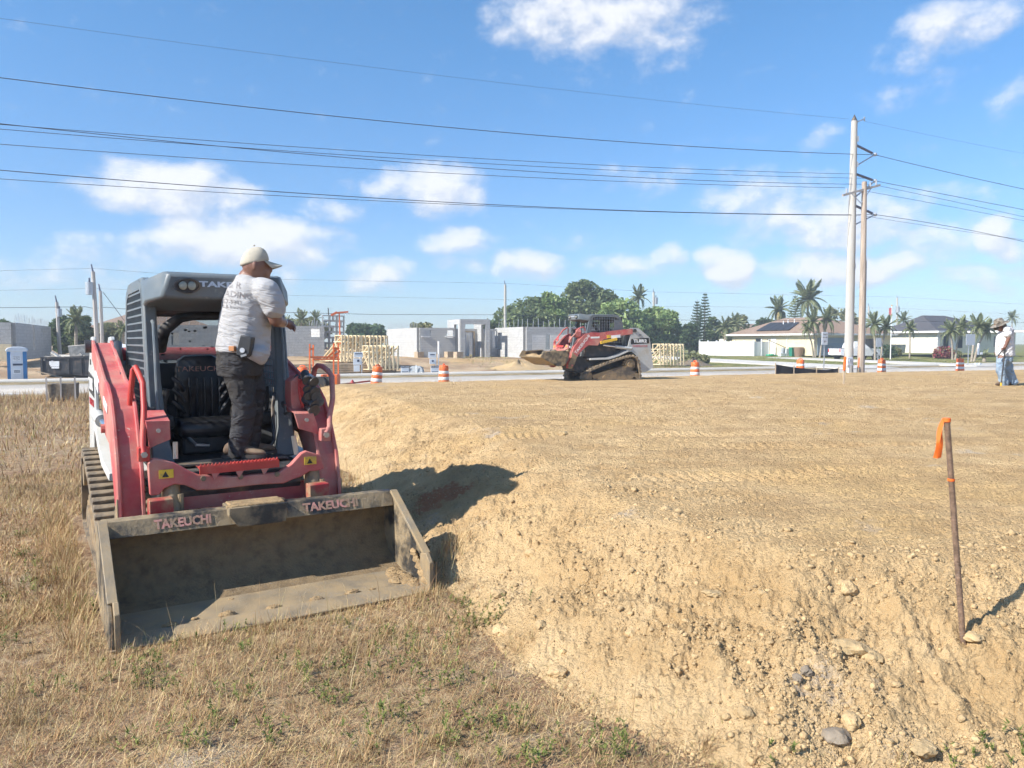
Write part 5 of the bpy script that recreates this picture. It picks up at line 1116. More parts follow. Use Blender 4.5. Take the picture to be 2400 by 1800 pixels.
        a = low((s*.76, *sv(1090, 545))); b = low((s*.76, *sv(1300, 500))); hero or A().beam(a, b, .05, .08).build('arm_lock', 'label_yellow', ar)
        o_ = low((0, *sv(865, 565))); tx = (Vector((0, *sv(935, 475)))-Vector((0, *sv(795, 650)))).normalized(); tx = (low((0, PIV[0]+tx.y, PIV[1]+tx.z))-Vector((0, *PIV)))
        if s > 0: text_mb('TAKEUCHI', (s*.728, o_.y, o_.z), tx, Vector((0, -tx.z, tx.y)), .12, 1.25, A(), off=.003).build('lettering', 'letter_white', ar, False)
        o_ = low((0, *sv(1025, 482))); A().box((s*.728, o_.y, o_.z), (.004, .30, .055), Matrix.Rotation(R(10), 3, 'X')).build('label_strip', 'letter_white', ar, False)
        # pivot bolts
        for (x, y) in ((1062, 560), (735, 820)): q = low((0, *sv(x, y))); A().cyl((s*.72, q.y, q.z), (s*.75, q.y, q.z), .032, None, 8).build('bolt', 'red_paint', ar)
    A().cyl((-.6, 2.97, 1.46), (.6, 2.97, 1.46), .07, None, 14).build('cross_tube', 'red_paint', T)
    # ---- front cross plate between the arms, tilt cylinders, coupler frame
    def PL(pts, Y, f=z2): return [(lp(*f(*q), Y).x, lp(*f(*q), Y).z) for q in pts]
    cp = PL([(405, 210), (440, 180), (500, 190), (560, 205), (640, 250), (700, 275), (900, 285), (1160, 262), (1230, 215), (1290, 150), (1320, 138), (1405, 165), (1420, 240), (1380, 252), (1340, 255), (1290, 285), (1240, 302), (1190, 325), (1050, 332), (800, 360), (690, 365), (620, 335), (560, 330), (500, 355), (475, 390), (420, 395)], .96)
    plate = A().prism(cp, 'y', .94, .99).build('cross_plate', 'red_paint', T, True, .008 if hero else 0)
    bb = PL([(470, 440), (620, 390), (1290, 310), (1440, 300), (1450, 460), (1290, 470), (640, 560), (470, 560)], 1.06); A().prism(bb, 'y', 1.04, 1.09).build('back_plate', 'red_paint', T, True, bv)
    st = [lp(*z2(706, 232), .93), lp(*z2(1165, 190), .93)]; stp = A(); nt_ = 22
    for i in range(nt_): a = st[0].lerp(st[1], (i+.1)/nt_); b = st[0].lerp(st[1], (i+.9)/nt_); mdp = (a+b)/2; stp.add([a, b, (mdp.x, mdp.y, mdp.z+.018), a+Vector((0, .012, 0)), b+Vector((0, .012, 0)), (mdp.x, mdp.y+.012, mdp.z+.018)], [(0, 1, 2), (5, 4, 3), (0, 2, 5, 3), (1, 4, 5, 2), (0, 3, 4, 1)])
    stp.beam(st[0]-Vector((0, 0, .025)), st[1]-Vector((0, 0, .025)), .012, .05); stp.beam(st[0]+Vector((0, .06, -.01)), st[1]+Vector((0, .06, -.01)), .12, .01); stp.build('step', 'red_bright', plate)
    for f in (.18, .48, .8): a = st[0].lerp(st[1], f)-Vector((0, -.02, .045)); A().prism([(a.x-.03, a.z+.02), (a.x+.05, a.z+.02), (a.x+.0, a.z-.05)], 'y', .925, .94).build('gusset', 'red_paint', plate)
    for q in ((730, 300), (945, 290), (1155, 275)): a = lp(*z2(*q), .93); A().cyl(a, a+Vector((0, .02, 0)), .018, None, 6).build('bolt', 'muddy_steel', plate)
    for (x, y) in ((515, 272), (1345, 195)):
        a = lp(*z2(x, y), .93); lb = A().box(a, (.085, .006, .055)).build('warning_label', 'label_yellow', plate, False); tri = A().add([a+Vector((-.025, -.005, -.02)), a+Vector((.015, -.005, -.02)), a+Vector((-.005, -.005, .018))], [(0, 1, 2)]).build('pictogram', 'letter_black', lb, False)
    for (xa, ya, xb, yb, r) in ((545, 350, 545, 530, .055), (1350, 265, 1370, 430, .055)):
        a = lp(*z2(xa, ya), 1.02); b = lp(*z2(xb, yb), .92); A().cyl(a+Vector((0, .02, .06)), b, r, None, 16).build('tilt_cylinder', 'muddy_steel', T); A().cyl(b+Vector((.06, .02, .15)), b+Vector((.06, .02, -.02)), .02, None, 8).build('cylinder_pipe', 'muddy_steel', T)
    A().box((.0, .90, .33), (1.1, .08, .34)).build('coupler_frame', 'red_muddy', T, True, bv)
    for s in (-1, 1): A().box((s*.5, .88, .42), (.14, .1, .36)).build('coupler_lug', 'red_muddy', T, True, bv)
    # covers over the arm bends
    for pts, f, Y in (([(500, 690), (690, 685), (697, 830), (600, 868), (530, 902)], z3, 1.02), ([(372, 705), (560, 700), (600, 820), (612, 905), (415, 850)], zr, 1.02)):
        q = [lp(*f(*a), Y) for a in pts]; c = A().prism([(a.x, a.z) for a in q], 'y', Y, Y+.012).build('cover_plate', 'red_paint', T, True, .004 if hero else 0)
        ctop = A(); ctop.add([(q[0].x, Y, q[0].z), (q[1].x, Y, q[1].z), (q[1].x, Y+.26, q[1].z+.05), (q[0].x, Y+.26, q[0].z+.05)], [(0, 1, 2, 3)]); ctop.build('cover_top', 'red_paint', c, False)
        ce = (q[0]+q[2])/2; A().cyl(ce+Vector((0, -.025, 0)), ce, .013, None, 8).build('bolt', 'steel', c)
    # guard hoops
    hl = [lp(*z3(x, y), Y) for x, y, Y in ((378, 590, 1.42), (390, 430, 1.4), (405, 290, 1.38), (425, 268, 1.34), (450, 320, 1.28), (480, 390, 1.2), (490, 600, 1.1), (482, 780, 1.02), (480, 880, .97), (490, 935, .95))]
    hr = [lp(*zr(x, y), Y) for x, y, Y in ((555, 360, 1.4), (572, 265, 1.38), (600, 235, 1.34), (640, 240, 1.3), (700, 285, 1.22), (738, 340, 1.15), (745, 560, 1.08), (715, 730, 1.0), (715, 830, .97), (680, 895, .95))]
    for h_, nm in ((hl, 'red_bright'), (hr, 'red_paint')):
        A().tube(h_, .019, 10).build('guard_hoop', nm, T); e = h_[-1]; A().box(e+Vector((0, .03, -.01)), (.07, .06, .09)).build('hoop_foot', nm, T, True, bv); A().cyl(e+Vector((0, -.02, -.01)), e+Vector((0, .02, -.01)), .02, None, 6).build('bolt', 'steel', T)
    # hydraulic couplers on the machine's left arm
    q = [lp(*zr(x, y), 1.12) for x, y in ((350, 390), (420, 330), (470, 360), (560, 390), (625, 450), (620, 640), (560, 700), (370, 700), (350, 560))]; A().prism([(a.x, a.z) for a in q], 'y', 1.14, 1.3).build('coupler_bracket', 'red_paint', T, True, bv)
    for (xa, ya, xb, yb, r, mm) in ((470, 330, 560, 395, .034, 'steel'), (475, 310, 500, 380, .03, 'black_plastic'), (450, 400, 500, 470, .026, 'red_bright'), (500, 450, 570, 500, .036, 'black_plastic'), (455, 480, 505, 530, .026, 'red_bright'), (520, 520, 585, 540, .034, 'black_plastic'), (470, 560, 560, 620, .03, 'black_plastic'), (510, 620, 565, 670, .036, 'black_plastic'), (520, 560, 575, 605, .026, 'steel'), (590, 575, 612, 585, .03, 'steel')):
        a = lp(*zr(xa, ya), 1.12); b = lp(*zr(xb, yb), 1.03); c = A().cyl(a, b, r, None, 12).build('hydraulic_coupler', mm, T); d_ = (b-a).normalized(); A().cyl(b-d_*.012, b+d_*.008, r*1.22, None, 12).build('collar', 'dark_metal', c)
    A().tube([lp(*zr(365, 450), 1.2), lp(*zr(370, 380), 1.18), lp(*zr(400, 335), 1.16), lp(*zr(440, 365), 1.14)], .016, 8).build('hose', 'black_plastic', T)
    A().tube([lp(*zr(430, 370), 1.14), lp(*zr(425, 470), 1.12), lp(*zr(440, 560), 1.12), lp(*zr(460, 640), 1.12)], .014, 8).build('hose', 'red_bright', T)
    A().tube([lp(*z3(285, 90), 2.9), lp(*z3(280, 130), 2.75), lp(*z3(295, 270), 2.4), lp(*z3(325, 350), 2.1)], .035, 10).build('hose', 'black_plastic', T); A().tube([lp(*z3(330, 345), 2.1), lp(*z3(370, 440), 1.8)], .022, 8).build('hose_pipe', 'red_paint', T)
    for (x, y) in ((735, 920), ): a = lp(*z3(x, y), 1.08); MB().tube([a+Vector((0, 0, .06)), a-Vector((0, 0, .05))], .016, 8).build('grease_line', 'steel', T)
    a = lp(*zr(365, 990), 1.06); MB().tube([a+Vector((0, 0, .05)), a-Vector((-.02, 0, .08))], .018, 8).build('grease_line', 'steel', T)
    # ---- cab (roll-over frame)
    cabr = MB().prism([(1.60, 1.955), (1.62, 2.0), (1.75, 2.035), (2.45, 2.035), (2.62, 2.0), (2.72, 1.9), (2.66, 1.88), (2.5, 1.945), (1.75, 1.955)], 'x', -.485, .485).build('cab_roof', 'cab_grey', T, True, .015)
    v = [(-.355, 1.27, 2.045), (.355, 1.27, 2.045), (-.425, 1.30, 1.865), (.425, 1.30, 1.865), (-.487, 1.66, 2.00), (.487, 1.66, 2.00), (-.487, 1.66, 1.83), (.487, 1.66, 1.83), (-.40, 1.30, 2.055), (.40, 1.30, 2.055)]
    vis = MB().add([(-.365, 1.262, 2.03), (.365, 1.262, 2.03), (.41, 1.285, 1.87), (-.41, 1.285, 1.87), (-.39, 1.33, 2.05), (.39, 1.33, 2.05), (.488, 1.50, 1.95), (.488, 1.47, 1.845), (-.488, 1.50, 1.95), (-.488, 1.47, 1.845), (.488, 1.70, 2.005), (-.488, 1.70, 2.005), (.488, 1.70, 1.80), (-.488, 1.70, 1.80)],
                  [(0, 3, 2, 1), (0, 1, 5, 4), (1, 2, 7, 6), (1, 6, 5), (3, 0, 8, 9), (0, 4, 8), (4, 5, 10, 11), (5, 6, 10), (4, 11, 8), (6, 7, 12, 10), (9, 8, 11, 13), (3, 9, 13, 12, 7, 2)]).build('visor', 'cab_grey', T, True, .018)
    for sx in ((-.25,) if hero else (-.25, .25)):
        lm_ = MB(); q = []; c = Vector((sx, 1.268, 1.955))
        MB().tube([c+Vector((0, -.004, 0)), c+Vector((0, .012, 0))], .001, 4)
        for r_, y_ in ((1.0, .006), (1.0, -.012), (.86, -.014), (.84, -.004)): q.append([c+Vector((math.cos(2*math.pi*k/24)*.085*r_, y_+.02*(-math.sin(2*math.pi*k/24))*.35, math.sin(2*math.pi*k/24)*.052*r_)) for k in range(24)])
        lm_.loft(q, True).build('work_lamp', 'dark_metal', vis)
        for dx in (-.028, .028): MB().ell(c+Vector((dx, -.008, 0)), (.027, .012, .03), 12, 6).build('lens', 'lamp_lens', vis.children[-1] if vis.children[-1].name.startswith('work_lamp') else vis.children[-2])
    if hero: MB().ell((.25, 1.262, 1.955), (.085, .012, .052), 20, 6).build('work_lamp', 'dark_metal', vis)
    text_mb('TAKEUCHI', (.045, 1.266, 1.968), (1, 0, 0), (0, .14, 1), .052, 1.75, off=.002).build('lettering', 'letter_silver', vis, False)
    for s in (-1, 1):
        pst = MB(); rg = []
        for (y, z, w_, d_) in ((1.40, .74, .15, .16), (1.45, .95, .11, .14), (1.53, 1.30, .09, .12), (1.60, 1.65, .085, .115), (1.67, 1.97, .085, .12)): rg.append([(s*.487, y-d_/2, z), (s*(.487-w_), y-d_/2+.02, z), (s*(.487-w_), y+d_/2, z), (s*.487, y+d_/2, z)])
        pst.loft(rg).build('front_post', 'cab_grey', T, True, .012)
        rg = [(s*.435, 1.56, 1.72), (s*.435, 1.495, 1.70), (s*.435, 1.46, 1.55), (s*.435, 1.405, 1.2), (s*.435, 1.39, 1.06), (s*.435, 1.44, 1.03)]; MB().tube(rg, .013, 8).build('grab_rail', 'cab_grey', T)
        # guarded side window
        of = [(1.50, 1.0), (1.69, 1.95), (1.80, 1.985), (2.48, 1.985), (2.64, 1.93), (2.71, 1.78), (2.76, 1.45), (2.76, 1.0)]
        n = len(of)
        sf = MB()
        for i in range(n): a, b = of[i], of[(i+1) % n]; sf.beam((s*.478, *a), (s*.478, *b), .07 if i != n-1 else .09, .012 if 0 else .02, up=(1, 0, 0))
        fr = sf.build('side_frame', 'cab_grey', T); MB().prism([(1.46, .82), (1.50, 1.0), (2.76, 1.0), (2.76, .82)], 'x', s*.47, s*.487).build('side_panel', 'cab_grey', T)
        def yr(z): return (1.50+(z-1.0)*.2+.02, min(2.75, 2.76-.12*max(0, (z-1.45)/.33) if z < 1.8 else 2.70-.5*(z-1.78)))
        zs = [1.06+.0545*k for k in range(17)]; ys = [1.56+.052*k for k in range(23)]; jm = MB()
        if not hero: zs = [1.08+.09*k for k in range(10)]; ys = [1.62+.085*k for k in range(13)]
        for z in zs:
            a, b = yr(z); bm_ = MB() if hero else jm
            bm_.beam((s*.478, a, z), (s*.478, b, z), .010 if hero else .022, .012, up=(0, 0, 1)) if not hero else bm_.box((s*.478, (a+b)/2, z), (.012, b-a, .013))
            if hero: bm_.build('guard_bar', 'cab_grey', fr, False)
        for y in ys:
            zt = min(1.975, 1.0+(y-1.52)/.2) if y < 1.7 else (1.975 if y < 2.5 else 1.975-(y-2.5)*.35)
            bm_ = MB() if hero else jm; bm_.box((s*.478, y, (1.0+zt)/2), (.010, .007 if hero else .02, zt-1.0))
            if hero: bm_.build('guard_bar', 'cab_grey', fr, False)
        if not hero: jm.build('guard_mesh', 'cab_grey', fr, False)
        if not hero: MB().prism([(2.42, 1.30), (2.45, 1.86), (2.62, 1.86), (2.70, 1.70), (2.73, 1.30)], 'x', s*.484, s*.492).build('rear_side_panel', 'cab_grey', fr)
    # rear wall with window
    wl = lp(366, 742, 2.72); wr_ = .40; zb_ = lp(400, 851, 2.72).z; zt_ = wl.z; rw = MB(); x0, x1 = -.47, .47; wx0 = -.40
    rw.box(((x0+wx0)/2, 2.73, 1.42), (wx0-x0, .03, 1.1)); rw.box(((x1+wr_)/2, 2.73, 1.42), (x1-wr_, .03, 1.1)); rw.box((0, 2.73, (zt_+1.95)/2), (wr_-wx0, .03, 1.95-zt_)); rw.box((0, 2.73, (zb_+.75)/2), (wr_-wx0, .03, zb_-.75)); rwo = rw.build('rear_wall', 'black_plastic', T, False)
    MB().box((0, 2.735, (zb_+zt_)/2), (wr_-wx0, .006, zt_-zb_)).build('rear_window', 'dusty_glass', rwo, False)
    rr = random.Random(3); sp2 = MB()
    for i in range(26): sp2.ell((rr.uniform(-.36, .2), 2.728, rr.uniform(zb_, zt_-.08)), (rr.uniform(.004, .018), .002, rr.uniform(.003, .010)), 7, 4)
    tag(sp2.build('mud_spots', 'black_plastic', rwo), kind='stuff')
    MB().box((0, 2.0, 1.93), (.9, .9, .03)).build('headliner', 'black_plastic', T); MB().prism([(1.62, 1.86), (1.66, 1.95), (2.7, 1.95), (2.7, 1.80), (2.3, 1.90)], 'x', -.46, .46).build('headliner', 'black_plastic', T)
    # lap bar, seat
    lb = [lp(*z1(x, y), Y) for x, y, Y in ((650, 860, 2.3), (660, 770, 2.22), (690, 700, 2.15), (800, 615, 2.05), (900, 600, 2.0), (1100, 598, 2.0), (1300, 600, 2.0))]
    MB().tube(lb, [.045, .05, .045, .04, .035, .035, .035], 10).build('lap_bar', 'black_plastic', T)
    sb = [lp(*z1(x, y), 2.16) for x, y in ((762, 1140), (765, 1000), (785, 935), (830, 905), (1040, 898), (1090, 920), (1130, 1000), (1190, 1150), (1200, 1300), (1180, 1420), (790, 1420), (765, 1300))]
    bk = MB(); c0 = Vector((sum(q.x for q in sb)/len(sb), 0, sum(q.z for q in sb)/len(sb)))
    bk.loft([[(c0.x+(q.x-c0.x)*k, 2.16+dy, c0.z+(q.z-c0.z)*k) for q in sb] for k, dy in ((.86, -.05), (.96, -.035), (1, 0), (.97, .05), (.9, .08))]); seat = bk.build('seat_back', 'black_vinyl', T, True)
    for k in range(5):
        xk = c0.x-.09+.055*k; MB().tube([(xk, 2.105, c0.z-.30), (xk, 2.098, c0.z-.1), (xk, 2.11, c0.z+.04)], .011, 8).build('seat_rib', 'black_vinyl', seat)
    for sg in (-1, 1):
        for k in range(3): MB().tube([(c0.x+sg*.13, 2.10, c0.z-.06-.09*k), (c0.x+sg*.17, 2.085, c0.z+.0-.09*k), (c0.x+sg*.215, 2.10, c0.z+.05-.09*k)], [.016, .020, .015], 8).build('bolster_roll', 'black_vinyl', seat)
    a = lp(*z1(955, 1012), 2.1); text_mb('TAKEUCHI', (a.x, 2.105, a.z), (1, 0, 0), (0, 0, 1), .055, 1.3).build('lettering', 'letter_pink', seat, False)
    MB().box((c0.x, 1.88, .93), (.50, .50, .12)).build('seat_cushion', 'black_vinyl', T, True, .05, 4); MB().box((c0.x, 1.9, .82), (.44, .44, .14)).build('seat_base', 'black_plastic', T, True, .02)
    MB().tube([(c0.x-.20, 1.68, .90), (c0.x-.14, 1.60, .83), (c0.x-.05, 1.60, .82)], .014, 8).build('seat_lever', 'steel', T)
    for s in (-1, 1):
        MB().box((s*.36, 1.85, 1.0), (.13, .5, .10)).build('console', 'black_plastic', T, True, .03); MB().tube([(s*.36, 1.68, 1.04), (s*.36, 1.62, 1.16), (s*.345, 1.62, 1.24)], [.02, .018, .026], 8).build('joystick', 'black_plastic', T)
    MB().box((.40, 2.3, 1.22), (.06, .2, .07)).build('label_strip', 'sign_white', T)
    for a_, b_ in (((.30, 1.32, .80), (.36, 1.32, 1.10)),): MB().tube([(.20, 1.32, .78), (.28, 1.32, .79), (.335, 1.36, .86), (.345, 1.42, 1.1), (.37, 1.45, 1.2)], .014, 8).build('door_seal', 'dark_metal', T)
    # ---- bucket
    xb0, xb1 = -.845, .955
    sec = [(0., .012), (.14, .016), (.50, .028), (.62, .05), (.72, .11), (.785, .21), (.80, .32), (.77, .42), (.72, .505)]
    def sheet(P, th, nm, m, par, bv_=0.): n_ = len(P); off = inset(P+[(P[-1][0], P[-1][1]+.0)], 0)[:n_]; Q = [(y+th*(.15+.85*min(1, max(0, (z-.03)/.2))), z-th*max(.12, 1-max(0, (z-.03)/.25))) for y, z in P]; return Bk().prism(P+Q[::-1], 'x', xb0, xb1).build(nm, m, par, True, bv_)
    bkt = sheet(sec[2:], .022, 'bucket', 'bucket_inside', T); sheet(sec[:3], .022, 'bucket_floor', 'bucket_floor', bkt); Bk().prism([(-.012, .0), (-.012, .012), (.13, .034), (.15, .03), (.15, .004)], 'x', xb0-.02, xb1+.02).build('cutting_edge', 'bucket_floor', bkt, True, .004)
    side_ = [(-.005, .004), (.0, .035), (.025, .165), (.075, .215), (.60, .535), (.655, .545), (.74, .505), (.825, .34), (.805, .2), (.73, .08), (.62, .022), (.5, .004)]
    for x, nm in ((xb0, -1), (xb1, 1)):
        sp_ = Bk().prism(side_, 'x', x, x+nm*.022).build('side_plate', 'bucket_floor' if 0 else 'bucket_black', bkt, True, .004)
        Bk().beam((x-nm*.004, .085, .222), (x-nm*.004, .615, .545), .05, .022, up=(0, -.5, .9)).build('edge_bar', 'bucket_floor', sp_, True, .003); Bk().prism([(-.012, .01), (-.005, .19), (.05, .24), (.13, .22), (.15, .02)], 'x', x-nm*.002, x-nm*.03).build('side_cutter', 'bucket_floor', sp_, True, .004)
    tb_ = Bk().prism([(.610, .440), (.652, .535), (.70, .545), (.745, .515), (.74, .48), (.69, .44)], 'x', xb0, xb1).build('spill_guard', 'bucket_black', bkt, True, .005)
    ty = Vector((0, .042, .095)); 
    for (xa, xb_) in ((440, 782), (1298, 1625)):
        cx = (lp(*z2(xa, 560 if xa < 800 else 455), .63).x+lp(*z2(xb_, 545 if xa < 800 else 440), .63).x)/2; wd = abs(lp(*z2(xb_, 500), .63).x-lp(*z2(xa, 500), .63).x)
        text_mb('TAKEUCHI', Vector((cx, .626, .490)), (1, 0, 0), ty, .075, wd/.375, Bk(), off=.003).build('lettering', 'letter_pink', tb_, False)
    xs0, xs1 = lp(*z2(870, 490), .62).x, lp(*z2(1205, 470), .62).x
    ns = Bk().prism([(xs0, .50), (xs0+.06, .425), (xs1-.01, .425), (xs1, .50), (xs1, .552), (xs0, .552)], 'y', .585, .78).build('step_box', 'bucket_black', bkt, True, .006); Bk().box(((xs0+xs1)/2, .68, .556), ((xs1-xs0)*.92, .17, .014)).build('step_tread', 'mud', ns, True, .01)
    rr = random.Random(9)
    def lump(c, r, par, nm='mud_lump', m='mud'):
        b = Bk(); rings = []; n_, k_ = 10, 6
        for j in range(k_+1):
            a_ = math.pi/2*j/k_; rings.append([Vector(c)+Vector((math.cos(a_)*math.cos(2*math.pi*i/n_)*r[0]*rr.uniform(.75, 1.2), math.cos(a_)*math.sin(2*math.pi*i/n_)*r[1]*rr.uniform(.75, 1.2), math.sin(a_)*r[2]*rr.uniform(.8, 1.15)-.005)) for i in range(n_)])
        return b.loft(rings).build(nm, m, par)
    for f in (.16, .33, .47, .61, .74): lump((xb0+(xb1-xb0)*f, .17+rr.uniform(-.02, .02), .03), (.05, .03, .022), bkt)
    for k in range(16): lump((xb1-.02-abs(rr.gauss(0, .07)), .12+rr.uniform(0, .38), .022), (.05, .06, .028), bkt)
    [lump((xb1-.025, .08+.04*k, .05+.035*k), (.018, .05, .04), bkt) for k in range(5)]
    for k in range(7): lump((rr.uniform(xs0+.02, xs1-.02), .62+rr.uniform(-.01, .12), .558), (.035, .03, .012), bkt)
    for k in range(4): lump((rr.uniform(xb0+.05, xb1-.05), .3+rr.uniform(-.15, .25), .028), (.022, .016, .008), bkt)
    if curl:   # sand heaped in the raised bucket
        n_ = 14; b = Bk(); vs = []; fs = []
        for i in range(n_):
            for j in range(7):
                x = xb0+.03+(xb1-xb0-.06)*i/(n_-1); y = .1+.62*j/6; vs.append((x, y, .05+.26*math.sin(math.pi*min(1, (j+.2)/7))**1.0*(.8+.25*math.sin(i*1.3)*math.cos(i*.4))+rr.uniform(-.015, .015)))
        fs = [(i*7+j, i*7+j+1, (i+1)*7+j+1, (i+1)*7+j) for i in range(n_-1) for j in range(6)]; b.add(vs, fs).build('sand_load', 'sand', bkt, True, norm=False)
    return T
LD = make_loader('red and grey track loader carrying a standing man, bucket on the grass', True, LO, LTH)
gx, gy = .70, 23.7
LD2 = make_loader('red and grey track loader seen from its side, bucket raised, nobody aboard', False, (gx, gy, H1(3.0, 24.2)+.0), R(-70), R(8), R(20))
# ------------------------------------------------------------ people
def chain(mb, pts, n=12):
    """tapered limb: rounded joints along (point, radius)"""
    for p, r in pts: mb.ell(p, (r, r, r), n, 8)
    for (p, a), (q, b) in zip(pts, pts[1:]): mb.cyl(p, q, a, b, n)
def rings_body(mb, rows, f):
    f = Vector(f).normalized(); r = Vector((f.y, -f.x, 0)); rg = []
    for c, w_, d_ in rows:
        rg.append([Vector(c)+r*(math.cos(2*math.pi*k/20)*w_)+f*(math.sin(2*math.pi*k/20)*d_) for k in range(20)])
    mb.loft(rg)
def soft(mb, name, m, parent, vox, it=6, fac=.5, disp=None):
    o = mb.build(name, m, parent, True, norm=True); md = o.modifiers.new('remesh', 'REMESH'); md.mode = 'VOXEL'; md.voxel_size = vox; md.use_smooth_shade = True
    s = o.modifiers.new('smooth', 'SMOOTH'); s.factor = fac; s.iterations = it
    if disp:
        tx = bpy.data.textures.new(name+'_folds', 'CLOUDS'); tx.noise_scale = disp[1]; tx.noise_depth = 2
        d = o.modifiers.new('folds', 'DISPLACE'); d.texture = tx; d.strength = disp[0]; d.mid_level = .5; d.texture_coords = 'LOCAL'
    return o
def cloth(name, col, ang, axis, sc, strength, dirt=None):
    m = bpy.data.materials.new(name); m.use_nodes = True; t = m.node_tree; b = t.nodes['Principled BSDF']; b.inputs['Roughness'].default_value = .92; b.inputs['Specular IOR Level'].default_value = .15
    tc = N(t, 'ShaderNodeTexCoord'); mp = N(t, 'ShaderNodeMapping'); mp.inputs['Rotation'].default_value = ang; t.links.new(tc.outputs['Object'], mp.inputs[0])
    wv = N(t, 'ShaderNodeTexNoise'); wv.inputs['Scale'].default_value = sc; wv.inputs['Detail'].default_value = 3; wv.inputs['Distortion'].default_value = .8; st = VM(t, 'MULTIPLY', mp.outputs[0], axis).outputs[0]; t.links.new(st, wv.inputs['Vector'])
    n2 = N(t, 'ShaderNodeTexNoise'); n2.inputs['Scale'].default_value = 4; n2.inputs['Detail'].default_value = 6; t.links.new(tc.outputs['Object'], n2.inputs['Vector'])
    c = MIX(t, SS(t, n2.outputs[0], .35, .7), tuple(col)+(1,), tuple(dirt or [v*.8 for v in col])+(1,)); t.links.new(c, b.inputs['Base Color'])
    bn = N(t, 'ShaderNodeBump'); bn.inputs['Strength'].default_value = strength; bn.inputs['Distance'].default_value = .03; t.links.new(SS(t, wv.outputs[0], .35, .65), bn.inputs['Height']); t.links.new(bn.outputs[0], b.inputs['Normal']); MATS[name] = m
cloth('shirt_grey', (.41, .41, .42), (0, R(-12), 0), (1.2, 1.2, 5), 4, .34, (.37, .365, .365)); cloth('shirt_white', (.70, .69, .70), (0, R(20), 0), (1.5, 1.5, 4), 4, .6); cloth('jeans_dark', (.05, .05, .054), (0, 0, 0), (1.5, 1.5, 3), 4, .55, (.05, .045, .04)); cloth('jeans_pale', (.30, .38, .46), (0, R(25), 0), (2, 2, 3), 4, .6, (.23, .31, .41))
YD = 5.42
base = LO+LX*.16+LY*1.22; base.z = .77
P1 = thing('person', 'man in pale grey lettered t-shirt, black jeans and cap standing on the near loader', 'person', base)
def w1(px, py, dy=0.): return at_y(px, py, YD+dy)-base
fb = Vector((.77, .64, 0)); hf = Vector((.94, .34, 0)).normalized(); hr = Vector((hf.y, -hf.x, 0))
b = MB()
hc = w1(598, 621)
b.ell(hc, (.088, .088, .112), 16, 12); b.ell(hc+hf*.03-Vector((0, 0, .045)), (.066, .066, .075), 14, 10); b.ell(hc+hf*.072-Vector((0, 0, .085)), (.028, .03, .024), 10, 8)      # skull, jaw, chin
b.ell(hc+hf*.098-Vector((0, 0, .028)), (.020, .017, .026), 10, 8); b.ell(hc+hf*.088-Vector((0, 0, .062)), (.016, .026, .012), 8, 6); b.ell(hc+hf*.083+Vector((0, 0, .008)), (.018, .045, .012), 8, 6)   # nose, mouth, brow
b.ell(hc+hr*.082-hf*.005-Vector((0, 0, .012)), (.016, .014, .032), 10, 8, None); b.ell(hc-hr*.082-hf*.005-Vector((0, 0, .012)), (.016, .014, .032), 10, 8)                                      # ears
chain(b, [(hc-Vector((0, 0, .08))-hf*.02, .064), (w1(580, 652), .066), (w1(576, 672), .07)])
rows = [(w1(567, 845), .14, .11), (w1(566, 800), .165, .14), (w1(570, 750), .17, .14), (w1(572, 700), .17, .11), (w1(578, 668), .15, .08), (w1(580, 655), .07, .06)]; rings_body(b, rows, fb)
sR, eR, wR = w1(626, 682, -.14), w1(646, 750, -.10), w1(664, 757, .20); chain(b, [(sR, .062), (sR.lerp(eR, .5), .056), (eR, .046), (eR.lerp(wR, .4), .044), (wR, .030)])
sL, eL, wL = w1(548, 680, .15), w1(560, 750, .24), w1(600, 770, .32); chain(b, [(sL, .06), (eL, .045), (wL, .03)])
hp = w1(676, 758, .29); b.ell(hp, (.042, .045, .024), 12, 8); chain(b, [(wR, .029), (hp, .03)])
for k in range(4):
    o_ = w1(682+1.0*k, 757+2.4*k, .30-.012*k); m_ = w1(690+.6*k, 762+2.2*k, .31-.016*k); e_ = w1(691-.5*k, 772+2.0*k-(3 if k == 3 else 0), .31-.018*k); chain(b, [(hp.lerp(o_, .6), .012), (o_, .0105), (m_, .0098), (e_, .0085)], 8)
chain(b, [(hp+Vector((-.01, -.03, -.01)), .013), (w1(676, 766, .26), .011), (w1(681, 771, .26), .0095)], 8)
kL, aL = w1(592, 945, .10), w1(584, 1046, .10); kR, aR = w1(574, 950, -.05), w1(560, 1052, -.06); hipL, hipR = w1(582, 858, .07), w1(562, 858, -.05)
chain(b, [(hipR, .075), (kR, .05), (aR, .036)]); chain(b, [(hipL, .075), (kL, .05), (aL, .036)])
soft(b, 'body', 'skin', P1, .0075, 3)
# shirt
s_ = MB(); rows = [(w1(573, 826), .205, .178), (w1(570, 815), .205, .178), (w1(572, 790), .205, .176), (w1(575, 755), .20, .172), (w1(575, 720), .196, .155), (w1(574, 695), .192, .138), (w1(576, 675), .178, .115), (w1(579, 662), .148, .09), (w1(579, 652), .10, .075), (w1(578, 645), .078, .07)]; rings_body(s_, rows, fb)
chain(s_, [(w1(612, 678, -.08), .085), (sR, .084), (w1(638, 706, -.14), .082), (w1(643, 721, -.13), .080)]); chain(s_, [(w1(556, 678, .1), .08), (sL, .08), (sL.lerp(eL, .55), .078)])
s_.ell(w1(604, 828, -.12), (.085, .075, .06), 14, 8); s_.ell(w1(612, 838, -.12), (.05, .05, .05), 12, 8)
SH = soft(s_, 'shirt', 'shirt_grey', P1, .011, 5, .5, (.013, .075))
